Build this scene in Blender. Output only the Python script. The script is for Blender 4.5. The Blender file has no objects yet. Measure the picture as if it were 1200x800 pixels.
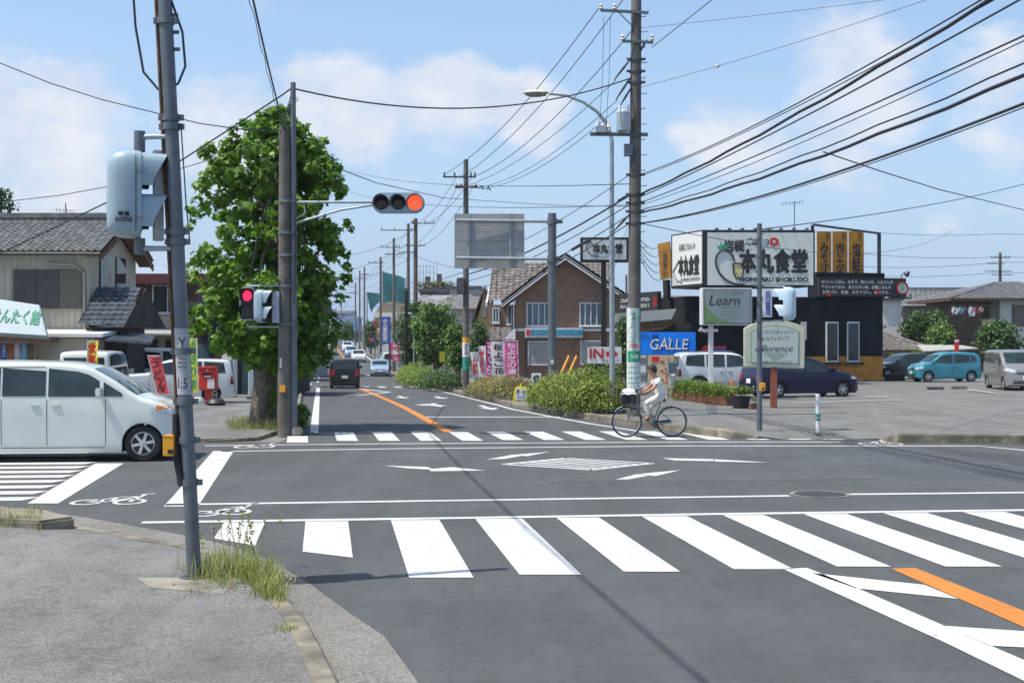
import bpy, bmesh, math, random
from mathutils import Vector, Matrix
R = math.radians
random.seed(7)
C = bpy.context.scene.collection
SC = bpy.context.scene
F, HZ, CH = 1500.0, 398.0, 2.2          # focal length in photo pixels, horizon row, eye height

# ------------------------------------------------------------------ camera, sky, sun, exposure
cam = bpy.data.cameras.new('camera'); co = bpy.data.objects.new('camera', cam); C.objects.link(co)
co.location = (0, 0, CH); co.rotation_euler = (R(90), 0, 0)
cam.sensor_width = 36; cam.lens = 45; cam.shift_y = -2/1200
cam.clip_start = .1; cam.clip_end = 9000
SC.camera = co
SUN = Vector((-.46, -.16, 1)).normalized()
sun_el = math.asin(SUN.z); sun_az = math.atan2(SUN.x, SUN.y)
w = bpy.data.worlds.new('World'); SC.world = w; w.use_nodes = True
nt = w.node_tree; N = nt.nodes; Lk = nt.links
bg = N['Background']; bg.inputs['Strength'].default_value = .14
sky = N.new('ShaderNodeTexSky'); sky.sky_type = 'NISHITA'; sky.sun_disc = False
sky.sun_elevation = sun_el; sky.sun_rotation = sun_az; sky.air_density = 1.0; sky.dust_density = 1.2; sky.ozone_density = 1.5
def wmath(op, a, b=None, c=None):
    n = N.new('ShaderNodeMath'); n.operation = op
    for i, x in enumerate((a, b, c)):
        if x is None: continue
        if isinstance(x, (int, float)): n.inputs[i].default_value = x
        else: Lk.new(x, n.inputs[i])
    return n.outputs[0]
tc = N.new('ShaderNodeTexCoord'); sx = N.new('ShaderNodeSeparateXYZ'); Lk.new(tc.outputs['Generated'], sx.inputs[0])
az = wmath('ARCTAN2', sx.outputs[0], sx.outputs[1]); el = wmath('ARCSINE', sx.outputs[2])
cb = N.new('ShaderNodeCombineXYZ'); Lk.new(az, cb.inputs[0]); Lk.new(wmath('MULTIPLY', el, 1.5), cb.inputs[1])
no = N.new('ShaderNodeTexNoise'); no.inputs['Scale'].default_value = 13; no.inputs['Detail'].default_value = 9; no.inputs['Roughness'].default_value = .58
Lk.new(cb.outputs[0], no.inputs['Vector'])
no2 = N.new('ShaderNodeTexNoise'); no2.inputs['Scale'].default_value = 5; no2.inputs['Detail'].default_value = 5
Lk.new(cb.outputs[0], no2.inputs['Vector'])
def blob(a0, e0, ra, re, amp):           # one cumulus in the sky, in degrees of azimuth and elevation
    da = wmath('DIVIDE', wmath('SUBTRACT', az, R(a0)), R(ra)); de = wmath('DIVIDE', wmath('SUBTRACT', el, R(e0)), R(re))
    de = wmath('MAXIMUM', de, wmath('MULTIPLY', de, -.75))          # flat tops, long soft bases
    d = wmath('ADD', wmath('MULTIPLY', da, da), wmath('MULTIPLY', de, de))
    return wmath('MULTIPLY', wmath('MAXIMUM', wmath('SUBTRACT', 1.0, d), 0.0), amp)
acc = None
for b in [(-7.5, 10.6, 4.6, 2.7, 1.0), (-2.8, 10.9, 4.4, 2.5, 1.0), (.8, 10.4, 3.0, 2.4, .9), (-12.5, 9.2, 4.2, 3.2, .95), (-21, 8, 7, 6, .8), (10.0, 9.0, 3.6, 2.6, .95), (15, 10.5, 5, 4.5, .8), (21, 11, 5, 4, .6),
          (-11, 15, 2.5, 1.6, .5), (-3, 5.5, 16, 3, .3), (23, 6, 9, 4, .45), (-40, 12, 14, 8, 1), (42, 14, 14, 8, 1)]:
    o = blob(*b); acc = o if acc is None else wmath('MAXIMUM', acc, o)
dens = wmath('ADD', wmath('MULTIPLY', acc, .62), wmath('MULTIPLY', wmath('SUBTRACT', no.outputs[0], .5), 1.15))
mr = N.new('ShaderNodeMapRange'); mr.interpolation_type = 'SMOOTHSTEP'
mr.inputs[1].default_value = .18; mr.inputs[2].default_value = .5; Lk.new(dens, mr.inputs[0])
fac = wmath('MULTIPLY', mr.outputs[0], wmath('ADD', .3, wmath('MULTIPLY', no2.outputs[0], .95)))
veil = wmath('MULTIPLY', wmath('MAXIMUM', wmath('SUBTRACT', 1.0, wmath('DIVIDE', wmath('ABSOLUTE', el), R(16))), 0.0), .95)   # thin summer haze low in the sky
fac = wmath('MINIMUM', wmath('MAXIMUM', fac, 0.0), 1.0)
vm = N.new('ShaderNodeMix'); vm.data_type = 'RGBA'; Lk.new(veil, vm.inputs[0]); Lk.new(sky.outputs[0], vm.inputs[6]); vm.inputs[7].default_value = (2.0, 2.8, 4.1, 1)
mx = N.new('ShaderNodeMix'); mx.data_type = 'RGBA'; Lk.new(fac, mx.inputs[0]); Lk.new(vm.outputs[2], mx.inputs[6])
CLOUD = (4.0, 4.15, 4.6, 1)
cm = N.new('ShaderNodeMix'); cm.data_type = 'RGBA'; n3 = N.new('ShaderNodeTexNoise'); n3.inputs['Scale'].default_value = 20; n3.inputs['Detail'].default_value = 6; Lk.new(cb.outputs[0], n3.inputs['Vector'])
m3 = N.new('ShaderNodeMapRange'); m3.inputs[1].default_value = .36; m3.inputs[2].default_value = .62; Lk.new(n3.outputs[0], m3.inputs[0]); Lk.new(m3.outputs[0], cm.inputs[0])
cm.inputs[6].default_value = (3.5, 3.8, 4.5, 1); cm.inputs[7].default_value = (4.55, 4.55, 4.75, 1); Lk.new(cm.outputs[2], mx.inputs[7])
Lk.new(mx.outputs[2], bg.inputs['Color'])
sl = bpy.data.lights.new('sun', 'SUN'); sl.energy = 3.85; sl.angle = R(.53); sl.color = (1, .95, .87)
so = bpy.data.objects.new('sun', sl); C.objects.link(so); so.rotation_euler = (-SUN).to_track_quat('-Z', 'Y').to_euler(); so.location = (0, 0, 50)
SC.view_settings.view_transform = 'Standard'; SC.view_settings.look = 'None'; SC.view_settings.gamma = 1
SC.view_settings.use_curve_mapping = False
SC.view_settings.exposure = .5

HAZE = .0002                                   # density of the summer air, per metre

# ------------------------------------------------------------------ helpers
def lin(c):
    c = c/255
    return c/12.92 if c <= .04045 else ((c+.055)/1.055)**2.4
def A(r, g, b, k=.85): return (lin(r)*k, lin(g)*k, lin(b)*k)
def mat(name, col, rough=.7, metal=0, var=.12, scale=6, bump=0, bscale=60, spec=.5, col2=None, coat=0, emit=None, estr=1, detail=4, lo=.42, hi=.62, trans=0):
    m = bpy.data.materials.new(name); m.use_nodes = True
    n = m.node_tree.nodes; l = m.node_tree.links; b = n['Principled BSDF']
    b.inputs['Roughness'].default_value = rough; b.inputs['Metallic'].default_value = metal
    b.inputs['Specular IOR Level'].default_value = spec; b.inputs['Coat Weight'].default_value = coat; b.inputs['Coat Roughness'].default_value = .04
    t = n.new('ShaderNodeTexCoord')
    ns = n.new('ShaderNodeTexNoise'); ns.inputs['Scale'].default_value = scale; ns.inputs['Detail'].default_value = detail; ns.inputs['Roughness'].default_value = .6
    l.new(t.outputs['Object'], ns.inputs['Vector'])
    cr = n.new('ShaderNodeValToRGB'); l.new(ns.outputs[0], cr.inputs[0])
    cr.color_ramp.elements[0].position = lo; cr.color_ramp.elements[1].position = hi
    c2 = col2 or tuple(min(1, x*(1+var)) for x in col)
    c1 = tuple(x*(1-var) for x in col) if not col2 else col
    cr.color_ramp.elements[0].color = (*c1, 1); cr.color_ramp.elements[1].color = (*c2, 1)
    l.new(cr.outputs[0], b.inputs['Base Color'])
    if bump:
        n2 = n.new('ShaderNodeTexNoise'); n2.inputs['Scale'].default_value = bscale; n2.inputs['Detail'].default_value = 3
        l.new(t.outputs['Object'], n2.inputs['Vector'])
        bp = n.new('ShaderNodeBump'); bp.inputs['Strength'].default_value = bump; bp.inputs['Distance'].default_value = .02
        l.new(n2.outputs[0], bp.inputs['Height']); l.new(bp.outputs[0], b.inputs['Normal'])
    if emit:
        b.inputs['Emission Color'].default_value = (*emit, 1); b.inputs['Emission Strength'].default_value = estr
    if trans: b.inputs['Transmission Weight'].default_value = trans
    return m
def leafmat(name, c1, c2, tr=.35):
    m = bpy.data.materials.new(name); m.use_nodes = True
    n = m.node_tree.nodes; l = m.node_tree.links; b = n['Principled BSDF']; out = n['Material Output']
    g = n.new('ShaderNodeNewGeometry'); cr = n.new('ShaderNodeValToRGB')
    l.new(g.outputs['Random Per Island'], cr.inputs[0])
    cr.color_ramp.elements[0].color = (*c1, 1); cr.color_ramp.elements[1].color = (*c2, 1)
    l.new(cr.outputs[0], b.inputs['Base Color']); b.inputs['Roughness'].default_value = .5
    t = n.new('ShaderNodeBsdfTranslucent'); l.new(cr.outputs[0], t.inputs[0])
    ms = n.new('ShaderNodeMixShader'); ms.inputs[0].default_value = tr
    l.new(b.outputs[0], ms.inputs[1]); l.new(t.outputs[0], ms.inputs[2]); l.new(ms.outputs[0], out.inputs[0])
    return m
def asphalt(name, c, var=.25, grain=120, big=.35, cracks=True, gl=.5):
    m = bpy.data.materials.new(name); m.use_nodes = True
    n = m.node_tree.nodes; l = m.node_tree.links; b = n['Principled BSDF']; b.inputs['Roughness'].default_value = .85
    b.inputs['Specular IOR Level'].default_value = gl
    t = n.new('ShaderNodeTexCoord')
    def noise(s, d=3, r=.6, sc=None):
        x = n.new('ShaderNodeTexNoise'); x.inputs['Scale'].default_value = s; x.inputs['Detail'].default_value = d; x.inputs['Roughness'].default_value = r
        if sc:
            mp = n.new('ShaderNodeMapping'); mp.inputs['Scale'].default_value = sc; mp.inputs['Rotation'].default_value = (0, 0, R(-8)); l.new(t.outputs['Object'], mp.inputs[0]); l.new(mp.outputs[0], x.inputs['Vector'])
        else: l.new(t.outputs['Object'], x.inputs['Vector'])
        return x.outputs[0]
    def ramp(o, p0, v0, p1, v1):
        r = n.new('ShaderNodeMapRange'); r.inputs[1].default_value = p0; r.inputs[2].default_value = p1; r.inputs[3].default_value = v0; r.inputs[4].default_value = v1
        l.new(o, r.inputs[0]); return r.outputs[0]
    def mul(a, c_):
        x = n.new('ShaderNodeMath'); x.operation = 'MULTIPLY'; l.new(a, x.inputs[0]); l.new(c_, x.inputs[1]); return x.outputs[0]
    g = noise(grain, 2, .7)
    v = ramp(g, .3, 1-var, .72, 1+var)
    v = mul(v, ramp(noise(.55, 5), .3, 1-big*.5, .7, 1+big*.45))
    v = mul(v, ramp(noise(.9, 4, .6, (1.6, .06, 1)), .3, 1-big*.4, .7, 1+big*.35))
    v = mul(v, ramp(noise(4.5, 6, .7), .34, 1-big*.55, .5, 1))          # oil spots and grime
    if cracks:
        vo = n.new('ShaderNodeTexVoronoi'); vo.feature = 'DISTANCE_TO_EDGE'; vo.inputs['Scale'].default_value = .22
        nn = n.new('ShaderNodeMix'); nn.data_type = 'VECTOR'; nn.inputs[0].default_value = .12
        nz = n.new('ShaderNodeTexNoise'); nz.inputs['Scale'].default_value = 1.3; nz.inputs['Detail'].default_value = 5; l.new(t.outputs['Object'], nz.inputs['Vector'])
        ad = n.new('ShaderNodeVectorMath'); ad.operation = 'ADD'; l.new(t.outputs['Object'], ad.inputs[0])
        l.new(nz.outputs['Color'], ad.inputs[1]); l.new(ad.outputs[0], vo.inputs['Vector'])
        v = mul(v, ramp(vo.outputs[0], .0, .84, .005, 1))
    cm = n.new('ShaderNodeVectorMath'); cm.operation = 'SCALE'; cm.inputs[0].default_value = c; l.new(v, cm.inputs['Scale'])
    l.new(cm.outputs[0], b.inputs['Base Color'])
    bp = n.new('ShaderNodeBump'); bp.inputs['Strength'].default_value = .5; bp.inputs['Distance'].default_value = .008; l.new(g, bp.inputs['Height']); l.new(bp.outputs[0], b.inputs['Normal'])
    return m
def paint(name, c, worn, amt=.36):
    """road paint worn through to the asphalt in small flecks"""
    m = bpy.data.materials.new(name); m.use_nodes = True
    n = m.node_tree.nodes; l = m.node_tree.links; b = n['Principled BSDF']; b.inputs['Roughness'].default_value = .7
    t = n.new('ShaderNodeTexCoord'); a = n.new('ShaderNodeTexNoise'); a.inputs['Scale'].default_value = 9; a.inputs['Detail'].default_value = 10; a.inputs['Roughness'].default_value = .75
    l.new(t.outputs['Object'], a.inputs[0])
    cr = n.new('ShaderNodeValToRGB'); l.new(a.outputs[0], cr.inputs[0])
    cr.color_ramp.elements[0].position = amt-.05; cr.color_ramp.elements[1].position = amt+.06
    cr.color_ramp.elements[0].color = (*worn, 1); cr.color_ramp.elements[1].color = (*[x*.86 for x in c], 1)
    e = cr.color_ramp.elements.new(.62); e.color = (*c, 1)
    g = n.new('ShaderNodeTexNoise'); g.inputs['Scale'].default_value = 1.1; g.inputs['Detail'].default_value = 7; g.inputs['Roughness'].default_value = .65; l.new(t.outputs['Object'], g.inputs[0])
    mr_ = n.new('ShaderNodeMapRange'); mr_.inputs[1].default_value = .36; mr_.inputs[2].default_value = .56; mr_.inputs[3].default_value = .87; mr_.inputs[4].default_value = 1; l.new(g.outputs[0], mr_.inputs[0])
    sc = n.new('ShaderNodeVectorMath'); sc.operation = 'SCALE'; l.new(cr.outputs[0], sc.inputs[0]); l.new(mr_.outputs[0], sc.inputs['Scale'])
    l.new(sc.outputs[0], b.inputs['Base Color'])
    return m

def wm(o):
    m = Matrix.LocRotScale(o.location, o.rotation_euler, o.scale)
    return wm(o.parent) @ m if o.parent else m
def tag(o, label=None, cat=None, group=None, kind=None):
    if label: o['label'] = label
    if cat: o['category'] = cat
    if group: o['group'] = group
    if kind: o['kind'] = kind
    return o
def thing(name, label, cat, loc=(0, 0, 0), rz=0, group=None):
    o = bpy.data.objects.new(name, None); C.objects.link(o); o.empty_display_size = .2
    o.location = loc; o.rotation_euler = (0, 0, rz)
    return tag(o, label, cat, group)
def frame(d):
    d = Vector(d).normalized(); a = Vector((0, 0, 1)) if abs(d.z) < .95 else Vector((1, 0, 0))
    u = d.cross(a).normalized(); return u, u.cross(d)
class MB:
    def __init__(s): s.v = []; s.f = []; s.mi = []; s.m = 0
    def add(s, vs, fs):
        b = len(s.v); s.v += [Vector(x) for x in vs]
        for f in fs: s.f.append([b+i for i in f]); s.mi.append(s.m)
        return s
    def poly(s, *p): return s.add(p, [list(range(len(p)))])
    def box(s, c, d, rz=0, M=None):
        x, y, z = d[0]/2, d[1]/2, d[2]/2
        vs = [Vector((i*x, j*y, k*z)) for k in (-1, 1) for j in (-1, 1) for i in (-1, 1)]
        if M is not None: vs = [M @ v for v in vs]
        elif rz: vs = [Matrix.Rotation(rz, 3, 'Z') @ v for v in vs]
        c = Vector(c)
        return s.add([v+c for v in vs], [(0, 2, 3, 1), (4, 5, 7, 6), (0, 1, 5, 4), (2, 6, 7, 3), (0, 4, 6, 2), (1, 3, 7, 5)])
    def bar(s, a, b, wd, ht, up=(0, 0, 1)):
        a, b = Vector(a), Vector(b); d = (b-a).normalized(); u = d.cross(Vector(up)).normalized(); v = u.cross(d)
        M = Matrix((d, u, v)).transposed(); return s.box((a+b)/2, ((b-a).length, wd, ht), M=M)
    def tube(s, pts, r, n=8, cap=True):
        pts = [Vector(p) for p in pts]; rs = r if isinstance(r, (list, tuple)) else [r]*len(pts)
        vs = []; fs = []; pu = None
        for i, p in enumerate(pts):
            d = (pts[min(i+1, len(pts)-1)]-pts[max(i-1, 0)])
            if d.length < 1e-9: d = Vector((0, 0, 1))
            u, v = frame(d)
            if pu is not None:
                d.normalize(); u = (pu-d*pu.dot(d)); u = u.normalized() if u.length > 1e-6 else frame(d)[0]; v = u.cross(d)
            pu = u
            for k in range(n):
                a = 2*math.pi*k/n; vs.append(p+(u*math.cos(a)+v*math.sin(a))*rs[i])
        for i in range(len(pts)-1):
            for k in range(n): fs.append((i*n+k, i*n+(k+1) % n, (i+1)*n+(k+1) % n, (i+1)*n+k))
        if cap: fs.append(tuple(range(n-1, -1, -1))); fs.append(tuple((len(pts)-1)*n+k for k in range(n)))
        return s.add(vs, fs)
    def cyl(s, a, b, r, r2=None, n=16): return s.tube([a, b], [r, r2 if r2 is not None else r], n)
    def lathe(s, prof, o=(0, 0, 0), ax=(0, 0, 1), n=24):
        u, v = frame(ax); d = Vector(ax).normalized(); o = Vector(o); vs = []; fs = []
        for r, h in prof:
            for k in range(n):
                a = 2*math.pi*k/n; vs.append(o+d*h+(u*math.cos(a)+v*math.sin(a))*r)
        for i in range(len(prof)-1):
            for k in range(n): fs.append((i*n+k, i*n+(k+1) % n, (i+1)*n+(k+1) % n, (i+1)*n+k))
        return s.add(vs, fs)
    def prism(s, pts, d):
        """closed outline extruded along the vector d"""
        d = Vector(d); n = len(pts); p = [Vector(x) for x in pts]
        return s.add(p+[x+d for x in p], [tuple(range(n-1, -1, -1)), tuple(range(n, 2*n))]+[(i, (i+1) % n, n+(i+1) % n, n+i) for i in range(n)])
    def grid(s, rows):
        n = len(rows[0]); vs = [p for r in rows for p in r]
        return s.add(vs, [(i*n+k, i*n+k+1, (i+1)*n+k+1, (i+1)*n+k) for i in range(len(rows)-1) for k in range(n-1)])
    def build(s, name, mats, parent=None, local=False, smooth=38, bevel=0, fix=True):
        if not isinstance(mats, (list, tuple)): mats = [mats]
        me = bpy.data.meshes.new(name); o = bpy.data.objects.new(name, me); C.objects.link(o)
        vs = s.v
        if parent:
            o.parent = parent
            if not local:
                iv = wm(parent).inverted(); vs = [iv @ v for v in vs]
        elif not local and vs:
            xs = [v.x for v in vs]; ys = [v.y for v in vs]; zs = [v.z for v in vs]
            q = Vector(((min(xs)+max(xs))/2, (min(ys)+max(ys))/2, min(zs)))
            if not fix: q = Vector((0, 0, 0))
            o.location = q; vs = [v-q for v in vs]
        me.from_pydata([tuple(v) for v in vs], [], s.f)
        for m in mats: me.materials.append(m)
        if len(mats) > 1:
            for p, i in zip(me.polygons, s.mi): p.material_index = i
        if smooth or bevel:
            bm = bmesh.new(); bm.from_mesh(me)
            if len(s.f) < 60000: bmesh.ops.recalc_face_normals(bm, faces=bm.faces)
            if bevel: bmesh.ops.bevel(bm, geom=[e for e in bm.edges if e.is_manifold and e.calc_face_angle(0) > R(25)], offset=bevel, segments=2, affect='EDGES', clamp_overlap=True)
            th = R(smooth or 30)
            for f in bm.faces: f.smooth = True
            for e in bm.edges:
                if len(e.link_faces) == 2 and e.calc_face_angle(0) > th: e.smooth = False
            bm.to_mesh(me); bm.free()
        return o
def copy_tree(o, parent=None):
    c = o.copy(); C.objects.link(c)
    if parent: c.parent = parent
    for ch in [x for x in o.children]: copy_tree(ch, c)
    return c
def interp(x, kn):
    if x <= kn[0][0]: return kn[0][1]
    for (a, b), (c, d) in zip(kn, kn[1:]):
        if x <= c: return b+(d-b)*(x-a)/(c-a)
    return kn[-1][1]
def pchip(kn):
    xs = [k[0] for k in kn]; ys = [k[1] for k in kn]; n = len(xs)
    h = [xs[i+1]-xs[i] for i in range(n-1)]; d = [(ys[i+1]-ys[i])/h[i] for i in range(n-1)]
    m = [d[0]]+[0 if d[i-1]*d[i] <= 0 else 2*d[i-1]*d[i]/(d[i-1]+d[i]) for i in range(1, n-1)]+[d[-1]]
    def f(x):
        if x <= xs[0]: return ys[0]
        if x >= xs[-1]: return ys[-1]
        i = 0
        while x > xs[i+1]: i += 1
        t = (x-xs[i])/h[i]; t2 = t*t; t3 = t2*t
        return (2*t3-3*t2+1)*ys[i]+(t3-2*t2+t)*h[i]*m[i]+(-2*t3+3*t2)*ys[i+1]+(t3-t2)*h[i]*m[i+1]
    return f

# ground heights: flat crossing, the road beyond dips and climbs again
ZK = [(30, 0), (45, -.12), (58, -.3), (71, -.5), (90, -.85), (115, -1.1), (130, -.9), (150, -.45), (190, -.05), (230, .3), (300, .6), (400, .9), (800, 1.8)]
def zg(X, Y): return interp(Y, ZK)*(1 if X <= 4 else 0 if X >= 10 else (10-X)/6)
def G(px, py, z=0.0):
    Y = F*(CH-z)/(py-HZ); return Vector(((px-600)*Y/F, Y, z))
def P(px, py, Y): return Vector(((px-600)*Y/F, Y, CH+(HZ-py)*Y/F))
def PX(px, Y): return (px-600)*Y/F
LE = [(20, -3.15), (30, -4.64), (71, -10.75), (165, -24.3), (300, -44), (800, -116)]      # left white line of the main road
CE = [(20, .2), (30, -1.42), (41.6, -3.33), (72, -8.6), (165, -21.6), (280, -38.5), (800, -114)]
RE = [(30, 3.3), (32.3, 2.52), (36.3, 1.45), (42.3, 0), (72, -4.8), (165, -18.3), (300, -38), (800, -111)]
def Yf(X): return 28.0+.085*X                  # far kerb of the cross street
D1 = Vector((-.14, 1, 0)).normalized(); D2 = Vector((.9954, .0951, 0)); TH2 = math.atan2(.0951, .9954)

def text(s, parent, O, U, V, wd, ht, m, name='lettering', bold=0, vertical=False, shear=0, eps=.005, heavy=0):
    cu = bpy.data.curves.new('t', 'FONT'); cu.body = '\n'.join(s) if vertical else s
    cu.align_x = 'CENTER' if vertical or '\n' in s else 'LEFT'; cu.resolution_u = 2; cu.shear = shear
    heavy = heavy or bold*(wd if vertical else ht)
    if vertical: cu.space_line = .92
    ob = bpy.data.objects.new('t', cu); C.objects.link(ob)
    me = bpy.data.meshes.new_from_object(ob.evaluated_get(bpy.context.evaluated_depsgraph_get()))
    vs = [v.co.copy() for v in me.vertices]; fs = [list(p.vertices) for p in me.polygons]
    bpy.data.objects.remove(ob); bpy.data.curves.remove(cu); bpy.data.meshes.remove(me)
    if not vs: return None
    x0 = min(v.x for v in vs); x1 = max(v.x for v in vs); y0 = min(v.y for v in vs); y1 = max(v.y for v in vs)
    kx = wd/max(1e-6, x1-x0); ky = ht/max(1e-6, y1-y0)
    U = Vector(U).normalized(); V = Vector(V).normalized(); Nn = U.cross(V); O = Vector(O)
    b = MB()
    for i, (du, dv) in enumerate([(0, 0)]+([(heavy, 0), (-heavy, 0), (0, heavy), (0, -heavy), (heavy*.7, heavy*.7), (-heavy*.7, -heavy*.7)] if heavy else [])):
        b.add([O+U*((v.x-(x0+x1)/2)*kx+du)+V*((v.y-(y0+y1)/2)*ky+dv)+Nn*(eps+.0015*i) for v in vs], fs)
    return b.build(name, m, parent, smooth=0)
X_, Z_ = Vector((1, 0, 0)), Vector((0, 0, 1))
def catenary(a, b, sag, n=24):
    a, b = Vector(a), Vector(b)
    return [a.lerp(b, i/n)-Vector((0, 0, sag*4*(i/n)*(1-i/n))) for i in range(n+1)]
# ------------------------------------------------------------------ materials
M = {}
M['asphalt'] = asphalt('asphalt', (.072, .078, .078), .22, 90, .36)
M['pave'] = asphalt('pavement_asphalt', (.168, .166, .155), .54, 55, .48)
M['lot'] = asphalt('lot_asphalt', (.155, .155, .142), .2, 60, .36)
M['concrete'] = mat('concrete', (.22, .205, .165), .9, var=.3, scale=2.5, bump=.4, bscale=40, detail=8)
M['kerb'] = mat('kerb_concrete', (.19, .17, .125), .9, var=.38, scale=2.2, bump=.5, bscale=30, detail=8)
M['gutter'] = asphalt('gutter_concrete', (.19, .18, .155), .55, 55, .3, cracks=False)
M['white_paint'] = paint('white_road_paint', (.60, .605, .585), (.16, .16, .16), .345)
M['orange_paint'] = paint('orange_road_paint', (.60, .21, .025), (.35, .2, .1))
M['ground'] = asphalt('ground_soil', (.2, .19, .165), .2, 20, .4, cracks=False)
M['steel'] = mat('galvanised_steel', (.135, .155, .17), .5, metal=.35, var=.14, scale=3, bump=.06, detail=6)
M['steel_light'] = mat('light_steel', (.33, .38, .41), .45, metal=.3, var=.08, scale=4)
M['steel_dark'] = mat('dark_steel', (.10, .10, .10), .5, metal=.4, var=.2, scale=5)
M['pole_concrete'] = mat('pole_concrete', (.135, .123, .108), .9, var=.25, scale=1.6, bump=.2, bscale=25, detail=9)
M['pole_brown'] = mat('brown_pole', (.13, .105, .08), .85, var=.25, scale=1.5, bump=.2, detail=8)
M['rust'] = mat('rusty_conduit', (.10, .045, .02), .7, var=.4, scale=9)
M['rubber'] = mat('rubber', (.018, .018, .019), .75, var=.2, scale=8)
M['wire'] = mat('cable_sheath', (.03, .035, .045), .6, var=.1)
M['signal'] = mat('signal_housing', (.29, .39, .44), .4, var=.05, scale=2, spec=.4)
M['signal_dark'] = mat('signal_visor_inside', (.02, .022, .025), .6)
M['lens_off'] = mat('lens_dark', (.03, .025, .025), .25, var=.2, scale=40)
M['lens_red'] = mat('lens_red_lit', (.6, .02, .01), .3, emit=(1, .035, .012), estr=2.6, var=.1)
M['lens_red2'] = mat('lens_red_pedestrian', (.6, .01, .05), .3, emit=(1, .012, .06), estr=1.6)
M['yellow'] = mat('yellow_plastic', (.75, .36, .02), .45, var=.06)
M['white'] = mat('white_enamel', (.7, .7, .69), .4, var=.04, scale=3)
M['offwhite'] = mat('offwhite', (.62, .61, .55), .6, var=.08, scale=3)
M['black'] = mat('black_enamel', (.015, .015, .017), .4, var=.2)
M['ink'] = mat('black_lettering', (.02, .02, .022), .6)
M['ink_grey'] = mat('grey_lettering', (.16, .17, .18), .6)
M['ink_white'] = mat('white_lettering', (.78, .78, .76), .6)
M['ink_red'] = mat('red_lettering', (.62, .03, .03), .5)
M['ink_blue'] = mat('blue_lettering', (.05, .08, .45), .5)
M['ink_green'] = mat('green_lettering', (.02, .30, .17), .5)
M['glass'] = mat('window_glass', (.025, .035, .04), .06, spec=.6, var=.3, scale=1.2)
M['glass_blue'] = mat('pale_window_glass', (.10, .15, .17), .08, spec=.6, var=.25, scale=1)
M['frame_white'] = mat('white_window_frame', (.72, .73, .73), .4, var=.04)
M['chrome'] = mat('chrome', (.6, .6, .62), .15, metal=.9, var=.05)
M['brick'] = None
M['soil'] = mat('soil', (.07, .05, .035), .95, var=.3, scale=20, bump=.4)
M['bark'] = mat('bark', (.16, .135, .10), .9, var=.35, scale=7, bump=.7, bscale=18, detail=7)
L_plane = leafmat('plane_tree_leaf', (.06, .15, .012), (.2, .36, .03), .4)
L_hedge = leafmat('hedge_leaf', (.09, .16, .02), (.29, .35, .055), .35)
L_low = leafmat('azalea_leaf', (.13, .17, .04), (.36, .27, .10), .3)
L_dark = leafmat('dark_leaf', (.03, .075, .016), (.09, .18, .035), .3)
L_mid = leafmat('mid_leaf', (.065, .14, .022), (.17, .29, .05), .35)
L_bright = leafmat('bright_leaf', (.10, .18, .02), (.25, .36, .045), .35)
L_grass = leafmat('grass_blade', (.13, .20, .02), (.42, .42, .13), .3)
L_red = leafmat('dead_leaf', (.20, .07, .02), (.30, .18, .06), .2)

# ------------------------------------------------------------------ ground, roads, pavements
b = MB(); XL = [-3000, -300, -100, -50, -30, -20, -10, -4, 0, 4, 10, 14, 20, 30, 60, 100, 300, 3000]
YL = [-300, -30, 0, 15]+[k[0] for k in ZK]+[1200, 5000]
b.grid([[Vector((x, y, zg(x, y)-.03)) for x in XL] for y in YL]); b.build('ground', M['ground'], smooth=0)['kind'] = 'structure'
b = MB()
b.poly((-90, -30, 0), (90, -30, 0), (90, Yf(90), 0), (4.7, Yf(4.7), 0), (-5.0, Yf(-5), 0), (-90, Yf(-90), 0))
b.build('cross_road', M['asphalt'], smooth=0, fix=False)['kind'] = 'structure'
def Lb(Y): return interp(Y, LE)-interp(Y, [(27, .42), (32, .4), (60, .7), (71, 1.4), (120, 1.2)])
def Rb(Y): return interp(Y, [(27, 5.9), (28.4, 5.4), (30, 4.1), (33.3, 2.95), (35.9, 2.15), (42.3, .35), (72, -4.3)]+[(y, x+.6) for y, x in RE[5:]])
RY = [30, 32, 33.3, 36, 39, 42.3, 45, 50, 58, 65, 71, 80, 90, 100, 115, 130, 150, 165, 190, 230, 265, 300, 350, 400, 550, 800]
b = MB(); rows = [[Vector((-5, Yf(-5), 0)), Vector((4.7, Yf(4.7), 0))]]
for y in RY: rows.append([Vector((Lb(y), y, zg(-9, y)+.001)), Vector((Rb(y), y, zg(-9, y)+.001))])
b.grid(rows); b.build('main_road', M['asphalt'], smooth=0, fix=False)['kind'] = 'structure'

def strip(name, A_, B_, m, zoff=0):
    b = MB(); b.grid([[Vector(p), Vector(q)] for p, q in zip(A_, B_)]); o = b.build(name, m, smooth=0, fix=False); o['kind'] = 'structure'; return o
def kerb(name, pts, wd, hs, m, inward=1):
    """a row of kerb stones following pts (front bottom edge); real top, face and back"""
    b = MB(); n = len(pts); hs = hs if isinstance(hs, (list, tuple)) else [hs]*n
    pts = [Vector(p) for p in pts]; off = []
    for i in range(n):
        d = (pts[min(i+1, n-1)]-pts[max(i-1, 0)]); d.z = 0; d.normalize(); off.append(Vector((-d.y, d.x, 0))*inward)
    rows = []
    for p, o, h in zip(pts, off, hs):
        rows.append([p-Vector((0, 0, .05)), p+o*.012+Vector((0, 0, h*.85)), p+o*.035+Vector((0, 0, h)), p+o*wd+Vector((0, 0, h)), p+o*wd-Vector((0, 0, .05))])
    b.grid(rows)
    for r in (rows[0], rows[-1]): b.poly(*r)
    o = b.build(name, m, smooth=0, fix=False); o['kind'] = 'structure'; return off
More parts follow.
